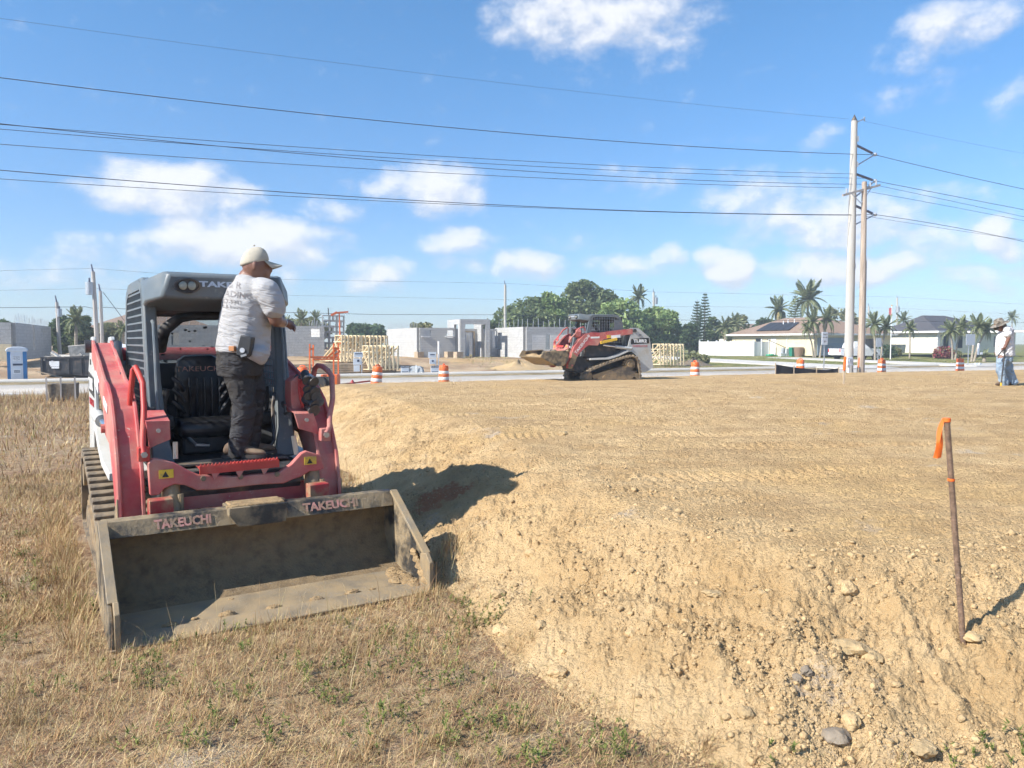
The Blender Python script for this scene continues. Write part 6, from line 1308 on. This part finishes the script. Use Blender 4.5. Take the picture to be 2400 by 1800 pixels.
# trousers
j = MB(); rows = [(w1(563, 880), .16, .15), (w1(563, 850), .178, .162), (w1(565, 818), .176, .160), (w1(566, 806), .168, .150)]; rings_body(j, rows, fb)
chain(j, [(w1(556, 868, -.05), .10), (w1(568, 915, -.05), .092), (kR, .084), (w1(566, 1000, -.05), .076), (w1(560, 1040, -.06), .072), (w1(559, 1056, -.06), .074)]); chain(j, [(hipL, .105), (w1(592, 905, .08), .092), (kL, .082), (w1(589, 1000, .1), .074), (w1(585, 1046, .1), .074)])
soft(j, 'trousers', 'jeans_dark', P1, .011, 5, .5, (.014, .10))
# boots
for (a, yaw, lab) in ((Vector((aR.x, aR.y, 0)), R(2), 0), (Vector((aL.x, aL.y, 0)), R(28), 1)):
    d = Vector((math.cos(yaw), math.sin(yaw), 0)); e = Vector((-d.y, d.x, 0)); bo = MB(); rg = []
    for (x, hw, z0, z1_) in ((-.105, .03, .02, .07), (-.09, .042, .015, .105), (-.03, .046, .015, .125), (.02, .044, .015, .115), (.07, .046, .015, .082), (.12, .048, .015, .068), (.165, .036, .018, .055), (.185, .018, .022, .042)):
        zc = (z0+z1_)/2; hz = (z1_-z0)/2; rg.append([a+d*x+e*(math.cos(2*math.pi*k/14)*hw)+Vector((0, 0, zc+math.sin(2*math.pi*k/14)*hz)) for k in range(14)])
    bo.loft(rg); bt = bo.build('boot', 'boot', P1); md = bt.modifiers.new('sub', 'SUBSURF'); md.levels = md.render_levels = 1
    so_ = MB(); out = []
    for x, hw in ((-.11, .03), (-.095, .045), (-.03, .047), (.03, .043), (.12, .05), (.17, .038), (.192, .016)): out.append((x, hw))
    poly = [(x, w_) for x, w_ in out]+[(x, -w_) for x, w_ in reversed(out)]; vs = [a+d*x+e*y+Vector((0, 0, z)) for z in (.0, .024) for x, y in poly]; n_ = len(poly)
    so_.add(vs, [tuple(range(n_)), tuple(range(2*n_-1, n_-1, -1))]+[(i, (i+1) % n_, n_+(i+1) % n_, n_+i) for i in range(n_)]).build('sole', 'boot_sole', bt)
# cap
cp_ = MB(); cc = hc+Vector((0, 0, .012))-hf*.004; tl = R(14); axu = (Vector((0, 0, 1))*math.cos(tl)-hf*math.sin(tl)*0-Vector((0, 0, 0))).normalized(); bk_ = -hf; rg = []
for j_ in range(9):
    a = math.pi/2*j_/8; rr_ = math.cos(a)**.72; rg.append([cc+hf*(math.cos(2*math.pi*k/20)*.100*rr_)+hr*(math.sin(2*math.pi*k/20)*.091*rr_)+Vector((0, 0, math.sin(a)*.112+(.022*math.cos(2*math.pi*k/20)-.012)*rr_+.006*math.sin(2*math.pi*k/20*3)*math.cos(a)*math.sin(a))) for k in range(20)])
capo = cp_.loft(rg).build('cap', 'cap', P1); md = capo.modifiers.new('sub', 'SUBSURF'); md.levels = md.render_levels = 1
br = MB(); vs = []; nb = 13
for lay in (0, .006):
    for i in range(nb):
        a = R(-50+100*i/(nb-1)); inner = cc+hf*(math.cos(a)*.100)+hr*(math.sin(a)*.094)+Vector((0, 0, .008+lay)); ext = .085*math.cos(a*1.1); outer = inner+hf*ext+Vector((0, 0, -.022-.040*math.sin(a)**2)); vs += [inner, outer]
fs = []
for i in range(nb-1):
    a = 2*i; fs += [(a, a+2, a+3, a+1), (2*nb+a, 2*nb+a+1, 2*nb+a+3, 2*nb+a+2), (a+1, a+3, 2*nb+a+3, 2*nb+a+1)]
br.add(vs, fs).build('brim', 'cap', capo)
MB().ell(cc+Vector((0, 0, .122)), (.008, .008, .006), 8, 6).build('button', 'cap', capo)
# belt pouch, phone, clip, belt label, watch
q = [w1(x, y, -.225) for x, y in ((563, 785), (590, 791), (584, 830), (576, 838), (552, 832))]; ph_ = MB(); ph_.add(q+[v+Vector((.01, .05, 0)) for v in q], [(0, 1, 2, 3, 4), (9, 8, 7, 6, 5)]+[(i, (i+1) % 5, 5+(i+1) % 5, 5+i) for i in range(5)]); hol = ph_.build('phone_holster', 'black_plastic', P1, True, .006)
a = w1(568, 821, -.23); MB().cyl(a, a+Vector((0, -.004, 0)), .017, None, 14).build('emblem', 'letter_silver', hol); a = w1(571, 833, -.23); MB().box(a, (.04, .006, .014), Matrix.Rotation(R(-18), 3, 'Y')).build('clip', 'steel', hol)
a = w1(545, 817, -.20); MB().box(a, (.042, .03, .034), Matrix.Rotation(R(-15), 3, 'Z')).build('belt_patch', 'leather_tan', P1, True, .003)
a = wR.lerp(eR, .12); dv_ = (wR-eR).normalized(); MB().tube([a-dv_*.012, a+dv_*.012], .036, 14).build('watch_band', 'steel', P1)
# lettering wrapped on the back of the shirt
dg = bpy.context.evaluated_depsgraph_get(); ev = SH.evaluated_get(dg); from mathutils.bvhtree import BVHTree
bv_ = BVHTree.FromObject(SH, dg); ux_ = Vector((.64, -.77, 0)).lerp(Vector((1, 0, 0)), .55).normalized()
lt = MB()
def wrap(txt, px, py, size, sx, sh=0.):
    mb = text_mb(txt, (0, 0, 0), (1, 0, 0), (0, 1, 0), size, sx, align='LEFT'); vs = []; o = Vector((0, 0, EYE))-base
    for v in mb.v:
        p = w1(px+(v.x+sh*v.y)*333, py-v.y*333+v.x*333*.10, -.3); d = (p-o).normalized(); h_ = bv_.ray_cast(o, d)
        if h_[0] is None: vs.append(None)
        else: vs.append(h_[0]-d*.004)
    ok = [i for i, v in enumerate(vs) if v is not None]; mp_ = {i: k for k, i in enumerate(ok)}
    lt.add([vs[i] for i in ok], [tuple(mp_[i] for i in f) for f in mb.f if all(i in mp_ for i in f)])
wrap('& R', 534, 667, .062, 1.0, .15); wrap('ADING', 525, 688, .062, 1.0, .15); wrap('57-9347', 522, 706, .042, .95); wrap('d & Insured', 520, 717, .036, .9)
if lt.v: lt.build('lettering', 'letter_shirt' if 'letter_shirt' in MATS else mat('letter_shirt', (.25, .19, .19), .9, var=.2, dirt=(.42, .41, .41), damt=.62, dscale=60), SH.parent, False, norm=False)
# ---- man with a shovel on the fill
g2 = on_ground(2352, 905); Y2 = g2.y
P2 = thing('person', 'man in white t-shirt, pale blue jeans and wide camouflage hat holding a tool', 'person', g2)
zb = lambda x, y: (1940+.208*x, 640+.208*y)
def w2(x, y, dy=0.): return at_y(*zb(x, y), Y2+dy)-g2
f2 = Vector((-1, -.05, 0)); b = MB(); hd = w2(1925, 590)
b.ell(hd, (.10, .082, .12), 14, 10); b.ell(hd+Vector((-.06, 0, -.07)), (.05, .05, .05), 10, 8); b.ell(hd+Vector((-.105, 0, -.03)), (.025, .018, .026), 8, 6); chain(b, [(hd+Vector((.03, 0, -.08)), .062), (w2(2000, 640), .07)])
rings_body(b, [(w2(1990, 930), .15, .15), (w2(1990, 800), .16, .16), (w2(2005, 700), .18, .13), (w2(2015, 620), .15, .09), (w2(2010, 600), .07, .06)], f2)
s1, e1, h1 = w2(2025, 650, -.19), w2(2040, 730, -.24), w2(1995, 840, -.20); chain(b, [(s1, .06), (e1, .047), (h1, .032)]); hp = w2(1990, 850, -.20); b.ell(hp, (.04, .03, .05), 10, 8)
for k in range(4): chain(b, [(hp+Vector((-.02, .0, .02-.018*k)), .012), (hp+Vector((-.055, -.01, .01-.02*k)), .011), (hp+Vector((-.05, .03, .0-.02*k)), .010)], 8)
chain(b, [(hp+Vector((-.01, -.02, .03)), .013), (hp+Vector((-.045, -.035, .01)), .011)], 8)
s2, e2, h2 = w2(2005, 650, .19), w2(1950, 760, .26), w2(1905, 880, .14); chain(b, [(s2, .06), (e2, .046), (h2, .032)]); b.ell(w2(1895, 900, .12), (.035, .03, .05), 10, 8)
for k in range(4): chain(b, [(w2(1893, 905, .10+.02*k), .012), (w2(1889, 925, .10+.02*k), .011), (w2(1892, 940, .10+.02*k), .009)], 8)
chain(b, [(w2(1960, 960, -.08), .09), (w2(1955, 1090, -.08), .06), (w2(1990, 1240, -.08), .045)]); chain(b, [(w2(2020, 960, .08), .09), (w2(2030, 1090, .08), .06), (w2(2090, 1235, .08), .045)])
soft(b, 'body', 'skin', P2, .011, 3)
s_ = MB(); rings_body(s_, [(w2(2000, 935), .20, .205), (w2(1995, 860), .20, .20), (w2(1995, 770), .20, .19), (w2(2005, 690), .20, .165), (w2(2020, 630), .185, .12), (w2(2015, 600), .10, .08)], f2); chain(s_, [(w2(2020, 640, -.13), .09), (s1, .088), (w2(2030, 690, -.22), .085)]); chain(s_, [(w2(2010, 640, .13), .09), (s2, .088), (w2(1985, 700, .22), .085)])
soft(s_, 'shirt', 'shirt_white', P2, .016, 5, .5, (.03, .09))
j = MB(); rings_body(j, [(w2(1995, 1000), .17, .165), (w2(1993, 925), .175, .175)], f2); chain(j, [(w2(1960, 985, -.08), .115), (w2(1945, 1090, -.08), .098), (w2(1965, 1180, -.08), .09), (w2(1990, 1240, -.08), .10)]); chain(j, [(w2(2020, 985, .08), .115), (w2(2035, 1090, .08), .10), (w2(2075, 1180, .08), .09), (w2(2090, 1225, .08), .10)])
soft(j, 'trousers', 'jeans_pale', P2, .016, 5, .5, (.05, .10))
for x, dy in ((1985, -.08), (2085, .08)):
    a = w2(x, 1262, dy); bo = MB(); bo.loft([[Vector((a.x+xx, a.y+math.cos(2*math.pi*k/12)*hw, max(.0, zc+math.sin(2*math.pi*k/12)*hz))) for k in range(12)] for xx, hw, zc, hz in ((.11, .03, .05, .04), (.06, .045, .06, .06), (-.06, .045, .05, .05), (-.16, .045, .035, .035), (-.2, .02, .03, .02))]); bo.build('boot', 'boot', P2)
hb = MB(); hc2 = hd+Vector((.015, 0, .055)); tlt = Matrix.Rotation(R(-24), 3, 'Y'); hb.loft([[hc2+tlt @ Vector((math.cos(2*math.pi*k/20)*r_, math.sin(2*math.pi*k/20)*r_*.92, z_)) for k in range(20)] for r_, z_ in ((.215, -.035), (.17, -.01), (.115, .0), (.108, .07), (.085, .105), (.02, .115))]); hb.build('hat', 'camo', P2)
nf = MB(); nf.loft([[hc2+tlt @ Vector((math.cos(a_)*.122+ex, math.sin(a_)*.11, z_)) for a_ in [R(-100+200*k/12) for k in range(13)]] for z_, ex in ((.0, 0), (-.10, .01), (-.2, .03))], caps=False, closed=False); nf.build('neck_flap', 'camo', P2)
fs_ = MB(); fs_.ell(hd+Vector((-.055, 0, -.055)), (.065, .075, .065), 12, 8); fs_.build('face_scarf', 'black_vinyl', P2)
t = thing('hand_tool', 'thin pole tool with a yellow tip held upright by the man in the white shirt', 'tool', g2)
MB().tube([w2(2000, 860, -.25), w2(1975, 1060, -.25), w2(1952, 1270, -.25)], .016, 8).build('shaft', 'dark_metal', t); MB().tube([w2(1956, 1235, -.25), w2(1950, 1282, -.25)], .02, 8).build('tip', 'label_yellow', t)
MB().tube([w2(2000, 862, -.25), w2(1960, 880, -.25), w2(1920, 930, -.25)], .014, 8).build('handle', 'dark_metal', t)
# ------------------------------------------------------------ reinforcing bar with orange ribbon in the bank
rb = on_ground(2258, 1500); tp = at_y(2219, 982, rb.y-.02); t = thing('marker_rod', 'rusty ribbed steel rod with an orange ribbon standing in the sand bank', 'rod', rb)
tp = tp-rb; MB().tube([(-tp.x*.08, 0, -.08*tp.z), tp], .0105, 12).build('rod', 'rust', t)
rbm = MB(); nR = 78
for i in range(nR): a = Vector((0, 0, 0)).lerp(tp, (i+.5)/nR); d = tp.normalized(); rbm.tube([a-d*.0026, a+d*.0026], .0128, 10)
tag(rbm.build('ribs', 'rust', t), kind='stuff')
fl = MB(); pts = []
for i in range(12):
    f = i/11; z = tp.z-.0-.165*f; xx = tp.x-.008-.014*math.sin(min(1, f*2.2)*1.4)-.006*f; wd = .008+.010*f; pts.append([Vector((xx-wd, -.012+.006*math.sin(f*7), z)), Vector((xx-wd*.2, -.022-.006*math.sin(f*5), z-.002)), Vector((xx+wd, -.010+.008*math.sin(f*6+1), z)), Vector((xx+wd*.3, -.004, z))])
fl.loft(pts).build('ribbon', 'glow_orange', t); MB().tube([tp-Vector((0, 0, .012)), tp+Vector((0, 0, .004))], .016, 10).build('knot', 'glow_orange', t); a = tp*.735; MB().tube([a-Vector((0, 0, .005)), a+Vector((0, 0, .005))], .0145, 10).build('tape_band', 'glow_orange', t)
# ------------------------------------------------------------ clods and stones on the bank
ICO = None
def ico():
    global ICO
    if ICO is None:
        bm = bmesh.new(); bmesh.ops.create_icosphere(bm, subdivisions=1, radius=1); ICO = (np.array([v.co for v in bm.verts]), np.array([[v.index for v in f.verts] for f in bm.faces])); bm.free()
    return ICO
def scatter_clods(name, P, size, m, rs, sink=.55, flat=.8):
    V, F = ico(); n = len(P); nv = len(V); sc = size[:, None, None]*(rs.uniform(.6, 1.25, (n, 1, 3)))*np.array([1, 1, flat]); jit = rs.uniform(.6, 1.35, (n, nv, 1)); an = rs.uniform(0, 6.28, n); c, s = np.cos(an)[:, None], np.sin(an)[:, None]
    W = V[None]*jit*sc; X = W[:, :, 0]*c-W[:, :, 1]*s; Y = W[:, :, 0]*s+W[:, :, 1]*c; W = np.stack([X, Y, W[:, :, 2]], -1)+P[:, None, :]; W[:, :, 2] += (size*(.5-sink)*flat)[:, None]
    F2 = (F[None]+(np.arange(n)*nv)[:, None, None]).reshape(-1, 3); return big_mesh(name, W.reshape(-1, 3), F2, m, smooth=False)
rs = np.random.RandomState(21)
def bank_points(n, rs, ymax=10., lo=-.12, hi=1.9, pw=1.6):
    out = []; tot = 0
    while tot < n:
        k = 40000; r = 2.4+(ymax-2.4)*rs.rand(k)**pw; a = rs.uniform(R(-38), R(44), k); x = np.sin(a)*r; y = np.cos(a)*r; d = toe_dist(x, y); ok = (d > lo) & (d < hi); pr = np.exp(-np.maximum(d-.55, 0)*1.3); ok &= rs.rand(k) < pr
        ok &= rs.rand(k) < (.10+.90*smoothstep(.45, .62, fbm(x*1.6+3, y*1.6, 3))); q = np.stack([x[ok], y[ok]], -1); out.append(q); tot += len(q)
    q = np.concatenate(out)[:n]; return np.column_stack([q, h_top(q[:, 0], q[:, 1])])
P = bank_points(26000, rs, 9.); sz = .0032*np.exp(rs.exponential(.40, len(P))); sz = np.minimum(sz, .018)
tag(scatter_clods('sand_crumbs', P, sz, 'clod', rs), 'loose tan crumbs and clods of soil on the face of the bank', 'soil', kind='stuff')
P = bank_points(900, rs, 22, .8, 12, 1.2); sz = .005*np.exp(rs.exponential(.5, len(P))); sz = np.minimum(sz, .025)
tag(scatter_clods('sand_crumbs', P, sz, 'clod', rs), 'scattered crumbs of soil on the flat top of the fill', 'soil', kind='stuff')
def rock(px, py, r, m, label, flat=.75, seed=0, grp='larger stones in the bank'):
    g_ = on_ground(px, py); bm = bmesh.new(); bmesh.ops.create_icosphere(bm, subdivisions=3, radius=1); rr = np.random.RandomState(seed+int(px)); off = rr.uniform(0, 50, 3)
    sc = Vector((rr.uniform(.85, 1.2), rr.uniform(.8, 1.1), flat))
    for v in bm.verts:
        c = v.co; n_ = fbm(np.array([c.x*1.3+off[0]+c.z]), np.array([c.y*1.3+off[1]-c.z*.7]), 4)[0]; n2 = vnoise(np.array([c.x*5+off[2]]), np.array([c.y*5+c.z*4]))[0]; v.co = Vector((c.x*sc.x, c.y*sc.y, c.z*sc.z))*(r*(.42+1.0*n_+.22*n2))
    me = bpy.data.meshes.new('rock'); bm.to_mesh(me); bm.free(); o = fin_mesh(me, 'rock', m, norm=False); o.location = g_+Vector((0, 0, r*.02)); o.rotation_euler = (0, 0, rr.uniform(0, 6)); return tag(o, label, 'rock', grp)
for a in [(1958, 1728, .046, 'stone', 'dark grey pitted stone near the bottom edge of the bank'), (1975, 1512, .085, 'pale_stone', 'largest pale yellow clod low in the middle of the bank', .4), (2042, 1540, .042, 'pale_stone', 'yellow clod right of the largest pale clod'),
          (1890, 1575, .026, 'stone', 'grey stone just below left of the largest pale clod'), (1868, 1590, .022, 'stone', 'smaller of two touching grey stones below the largest pale clod'), (1320, 1018, .042, 'pale_stone', 'lone pale stone on the flat edge above the loader shadow'),
          (1266, 1466, .042, 'pale_stone', 'rounded pale stone at the foot of the bank among weeds'), (1175, 1478, .045, 'clod', 'brown clod at the foot of the bank beside green weeds'), (1170, 1392, .036, 'clod', 'brown clod on the slope right of the bucket corner'), (1670, 1405, .04, 'pale_stone', 'wide pale patchy clod left of the largest pale clod', .4),
          (1745, 1672, .032, 'clod', 'angular tan clod left of the dark grey stone'), (1998, 1690, .038, 'pale_stone', 'smooth tan stone above right of the dark grey stone'), (2160, 1760, .045, 'pale_stone', 'yellow clod at the bottom edge below the steel rod', .5), (1310, 1575, .04, 'clod', 'pair of brown clods beside the dry grass', .6), (1560, 1195, .03, 'clod', 'small clod high on the slope left of the steel rod'), (1990, 1375, .045, 'clod', 'dark crumbly clod high in the bank left of the rod'), (1245, 1300, .04, 'clod', 'clod above the loose spoil right of the bucket', .6), (2280, 1520, .035, 'pale_stone', 'yellow flake at the foot of the steel rod', .5), (1480, 1480, .03, 'clod', 'upright brown clod in the middle of the slope')]: rock(*a)
# ------------------------------------------------------------ dry grass
def blades(P, L, wd, lean, az, bend, rs, seg=2):
    """tapered blades as strips of quads; returns verts, faces"""
    n = len(P); d = np.stack([np.cos(az), np.sin(az), np.zeros(n)], -1); e = np.stack([-np.sin(az), np.cos(az), np.zeros(n)], -1); pts = [P]
    for k in range(1, seg+1):
        f = k/seg; a = lean+bend*f; pts.append(pts[-1]+(d*np.sin(a)[:, None]+np.array([0, 0, 1.])*np.cos(a)[:, None])*(L/seg)[:, None])
    ws = [wd*(1-.85*(k/seg)**1.3) for k in range(seg+1)]; V = np.stack([q for k in range(seg+1) for q in (pts[k]-e*ws[k][:, None], pts[k]+e*ws[k][:, None])], 1); m = 2*(seg+1)
    b = (np.arange(n)*m)[:, None, None]; f = np.array([[2*k, 2*k+1, 2*k+3, 2*k+2] for k in range(seg)])[None]; return V.reshape(-1, 3), (b+f).reshape(-1, 4)
LDC = np.array([LO.x, LO.y]); 
def keep_clear(x, y):
    """not inside the machine's tracks and bucket, not on the fill"""
    u = (x-LO.x)*LX.x+(y-LO.y)*LX.y; v = (x-LO.x)*LY.x+(y-LO.y)*LY.y
    return ~((np.abs(u-.04) < .93) & (v > -.01) & (v < 3.6))
def field(n, r0, r1, rs, pw=1., a0=-40, a1=46, lo=-50., hi=.12):
    out = []; tot = 0
    while tot < n:
        k = max(20000, n); r = np.sqrt(r0**2+(r1**2-r0**2)*rs.rand(k)**pw); a = rs.uniform(R(a0), R(a1), k); x = np.sin(a)*r; y = np.cos(a)*r; d = toe_dist(x, y)
        ok = (d < hi) & keep_clear(x, y) & (-.401*x+.916*y < 34.6); ok &= rs.rand(k) < np.clip(1-(d+.12)/.25, 0, 1)
        q = np.stack([x[ok], y[ok]], -1); out.append(q); tot += len(q)
    q = np.concatenate(out)[:n]; return np.column_stack([q, h_top(q[:, 0], q[:, 1])-.004])
def grass(name, label, m, P, Lr, wr, lr, br, rs, patch=None, seg=2):
    n = len(P); L = rs.uniform(*Lr, n)
    if patch is not None: L = L*patch(P[:, 0], P[:, 1])
    V, F = blades(P, L, rs.uniform(*wr, n)*.5, rs.uniform(*lr, n), rs.uniform(0, 6.283, n), rs.uniform(*br, n), rs, seg); return V, F
def merge(lst):
    vs = []; fs = []; o = 0
    for v, f in lst: vs.append(v); fs.append(f+o); o += len(v)
    return np.concatenate(vs), np.concatenate(fs)
pt = lambda x, y: .55+1.0*fbm(x*1.1, y*1.1, 3)
pt2 = lambda x, y: .5+1.3*smoothstep(.4, .65, fbm(x*.8+4, y*.8, 3))
Q = []
Q.append(grass('', '', '', field(72000, 2.3, 5.4, rs, 1.), (.025, .085), (.0018, .0040), (1.0, 1.62), (-.4, .7), rs, pt))            # matted straw
Q.append(grass('', '', '', field(15000, 2.3, 5.4, rs, 1.), (.025, .075), (.0016, .0030), (.15, .95), (-.2, .9), rs, pt2))
cl = field(330, 2.4, 6, rs); cl = np.repeat(cl, 44, 0); cl[:, :2] += rs.normal(size=(len(cl), 2))*.022; cl[:, 2] = h_top(cl[:, 0], cl[:, 1])-.004
Q.append(grass('', '', '', cl, (.035, .11), (.0016, .0030), (.1, .9), (0, .9), rs, None))            # bunches
Q.append(grass('', '', '', field(46000, 5.0, 11, rs, 1.), (.035, .10), (.0035, .007), (.2, 1.3), (-.2, .7), rs, pt))
Q.append(grass('', '', '', field(40000, 10.5, 34, rs, .8, -42, 0), (.07, .24), (.008, .016), (.1, 1.0), (-.2, .7), rs, pt))
tall = field(1500, 2.4, 12, rs, .9, -40, 20); Q.append(grass('', '', '', tall, (.12, .30), (.0016, .003), (.0, .35), (.0, .8), rs, None, 3))
# tufts along the front of the bucket, the loader's side and the foot of the bank
def line_tuft(c, n, sp, Lr): p = np.array([c.x, c.y])+rs.normal(size=(n, 2))*sp; return grass('', '', '', np.column_stack([p, h_top(p[:, 0], p[:, 1])-.004]), Lr, (.0018, .0036), (0, .5), (.1, .9), rs, None, 3)
for i in range(46):
    f = i/45; a = Vector((LO.x, LO.y, 0))+LX*(-.85+1.75*f)-LY*(.05+.05*random.random()); Q.append(line_tuft(a, 12, .035, (.03, .09)))
    if i % 6 == 1: Q.append(line_tuft(a, 3, .06, (.18, .32)))
for i in range(26): a = Vector((LO.x, LO.y, 0))+LX*(-.97-.1*random.random())+LY*(-.0+.14*i); Q.append(line_tuft(a, 34, .05, (.12, .34)))
for px, py, n_ in ((1050, 1290, 60), (1075, 1310, 50), (1020, 1330, 40), (1085, 1275, 40), (970, 1215, 24), (800, 1130, 60), (830, 1125, 60), (860, 1110, 40), (780, 1140, 60)): Q.append(line_tuft(on_ground(px, py), n_, .05, (.10, .24)))
# far grass in front of the road, behind the fill
fp = []; k = 16000; u_ = rs.uniform(-26, 40, k); s_ = 29+5.4*rs.rand(k)**.8; X_ = RD.x*u_+RN.x*s_; Y_ = RD.y*u_+RN.y*s_; ok = (toe_dist(X_, Y_) < .1); X_, Y_ = X_[ok], Y_[ok]
Q.append(grass('', '', '', np.column_stack([X_, Y_, h_top(X_, Y_)-.01]), (.12, .42), (.010, .022), (.0, .5), (0, .6), rs, pt))
V, F = merge(Q); tag(big_mesh('dry_grass', V, F, 'straw'), 'dry straw coloured grass with reddish stems over the near field', 'grass', kind='stuff')
# small green weeds
def weed_patch(c, n, sp, hh):
    out = []; st = np.array([c.x, c.y])+rs.normal(size=(n, 2))*sp; z = h_top(st[:, 0], st[:, 1])
    for i in range(n):
        h_ = hh*rs.uniform(.5, 1.2); k = rs.randint(6, 12); b_ = np.array([st[i, 0], st[i, 1], z[i]]); dr = np.array([rs.normal()*.3, rs.normal()*.3, 1.]); dr /= np.linalg.norm(dr); f = rs.rand(k)**.7; P_ = b_+dr*(f*h_)[:, None]
        out.append(blades(P_, rs.uniform(.012, .03, k), rs.uniform(.003, .006, k), rs.uniform(.5, 1.4, k), rs.uniform(0, 6.28, k), rs.uniform(-.2, .5, k), rs, 1)); out.append(blades(b_[None], np.array([h_]), np.array([.0012]), np.array([math.acos(min(1, dr[2]))]), np.array([math.atan2(dr[1], dr[0])]), np.array([0.]), rs, 2)[0:2])
    return out
Q = []
for px, py, n_, sp, hh in ((1110, 1470, 22, .10, .09), (1150, 1450, 12, .08, .09), (990, 1520, 20, .10, .08), (930, 1690, 18, .07, .09), (780, 1640, 14, .06, .08), (1170, 1700, 22, .08, .09), (640, 1730, 12, .06, .08), (200, 1440, 14, .1, .1), (90, 1380, 18, .12, .1), (300, 1580, 16, .08, .08), (390, 1600, 16, .06, .08), (150, 1620, 10, .07, .09), (1420, 1760, 18, .07, .09), (1250, 1780, 16, .06, .08), (2300, 1785, 9, .08, .06), (2370, 1790, 7, .05, .06), (1850, 1795, 5, .05, .05), (860, 1560, 20, .1, .07), (700, 1560, 18, .1, .07), (560, 1640, 18, .1, .07), (450, 1730, 14, .07, .08), (1060, 1600, 20, .08, .09), (1080, 1740, 18, .08, .08)):
    Q += weed_patch(on_ground(px, py), n_, sp, hh)
for i in range(34):
    p_ = field(1, 2.6, 9, rs)[0]; Q += weed_patch(Vector(p_), 6, .05, .07)
Q1 = [q for q in Q]; V, F = merge(Q1); tag(big_mesh('green_weeds', V, F, 'weed'), 'small green weeds scattered through the dry grass', 'weeds', kind='stuff')
# lawns across the road
k = 26000; u_ = rs.uniform(20, 75, k); s_ = rs.uniform(48, 75, k); X_ = RD.x*u_+RN.x*s_; Y_ = RD.y*u_+RN.y*s_
ok = ~(((u_ > 46) & (u_ < 53)) | ((u_ > 60) & (u_ < 65.5))); X_, Y_ = X_[ok], Y_[ok]
V, F = grass('', '', '', np.column_stack([X_, Y_, h_top(X_, Y_)-.01]), (.05, .14), (.03, .06), (.2, 1.1), (0, .5), rs); tag(big_mesh('lawn_grass', V, F, 'lawn_blade'), 'mown green and yellow lawn in front of the houses', 'grass', kind='stuff')
# ------------------------------------------------------------ humid air over the flat land
hz = MB().box((0, 0, 7.5), (920, 920, 19)).build('haze', 'concrete'); hz.data.materials.clear()
hm = bpy.data.materials.new('haze'); hm.use_nodes = True; ht = hm.node_tree; ht.nodes.clear(); pv = N(ht, 'ShaderNodeVolumePrincipled'); pv.inputs['Color'].default_value = (.86, .92, 1, 1); pv.inputs['Density'].default_value = .0014; pv.inputs['Anisotropy'].default_value = .2
ho = N(ht, 'ShaderNodeOutputMaterial'); ht.links.new(pv.outputs[0], ho.inputs['Volume']); hz.data.materials.append(hm); tag(hz, 'thin pale haze in the air over the whole site', 'haze', kind='stuff')
scn.cycles.volume_bounces = 0; scn.cycles.volume_step_rate = 10
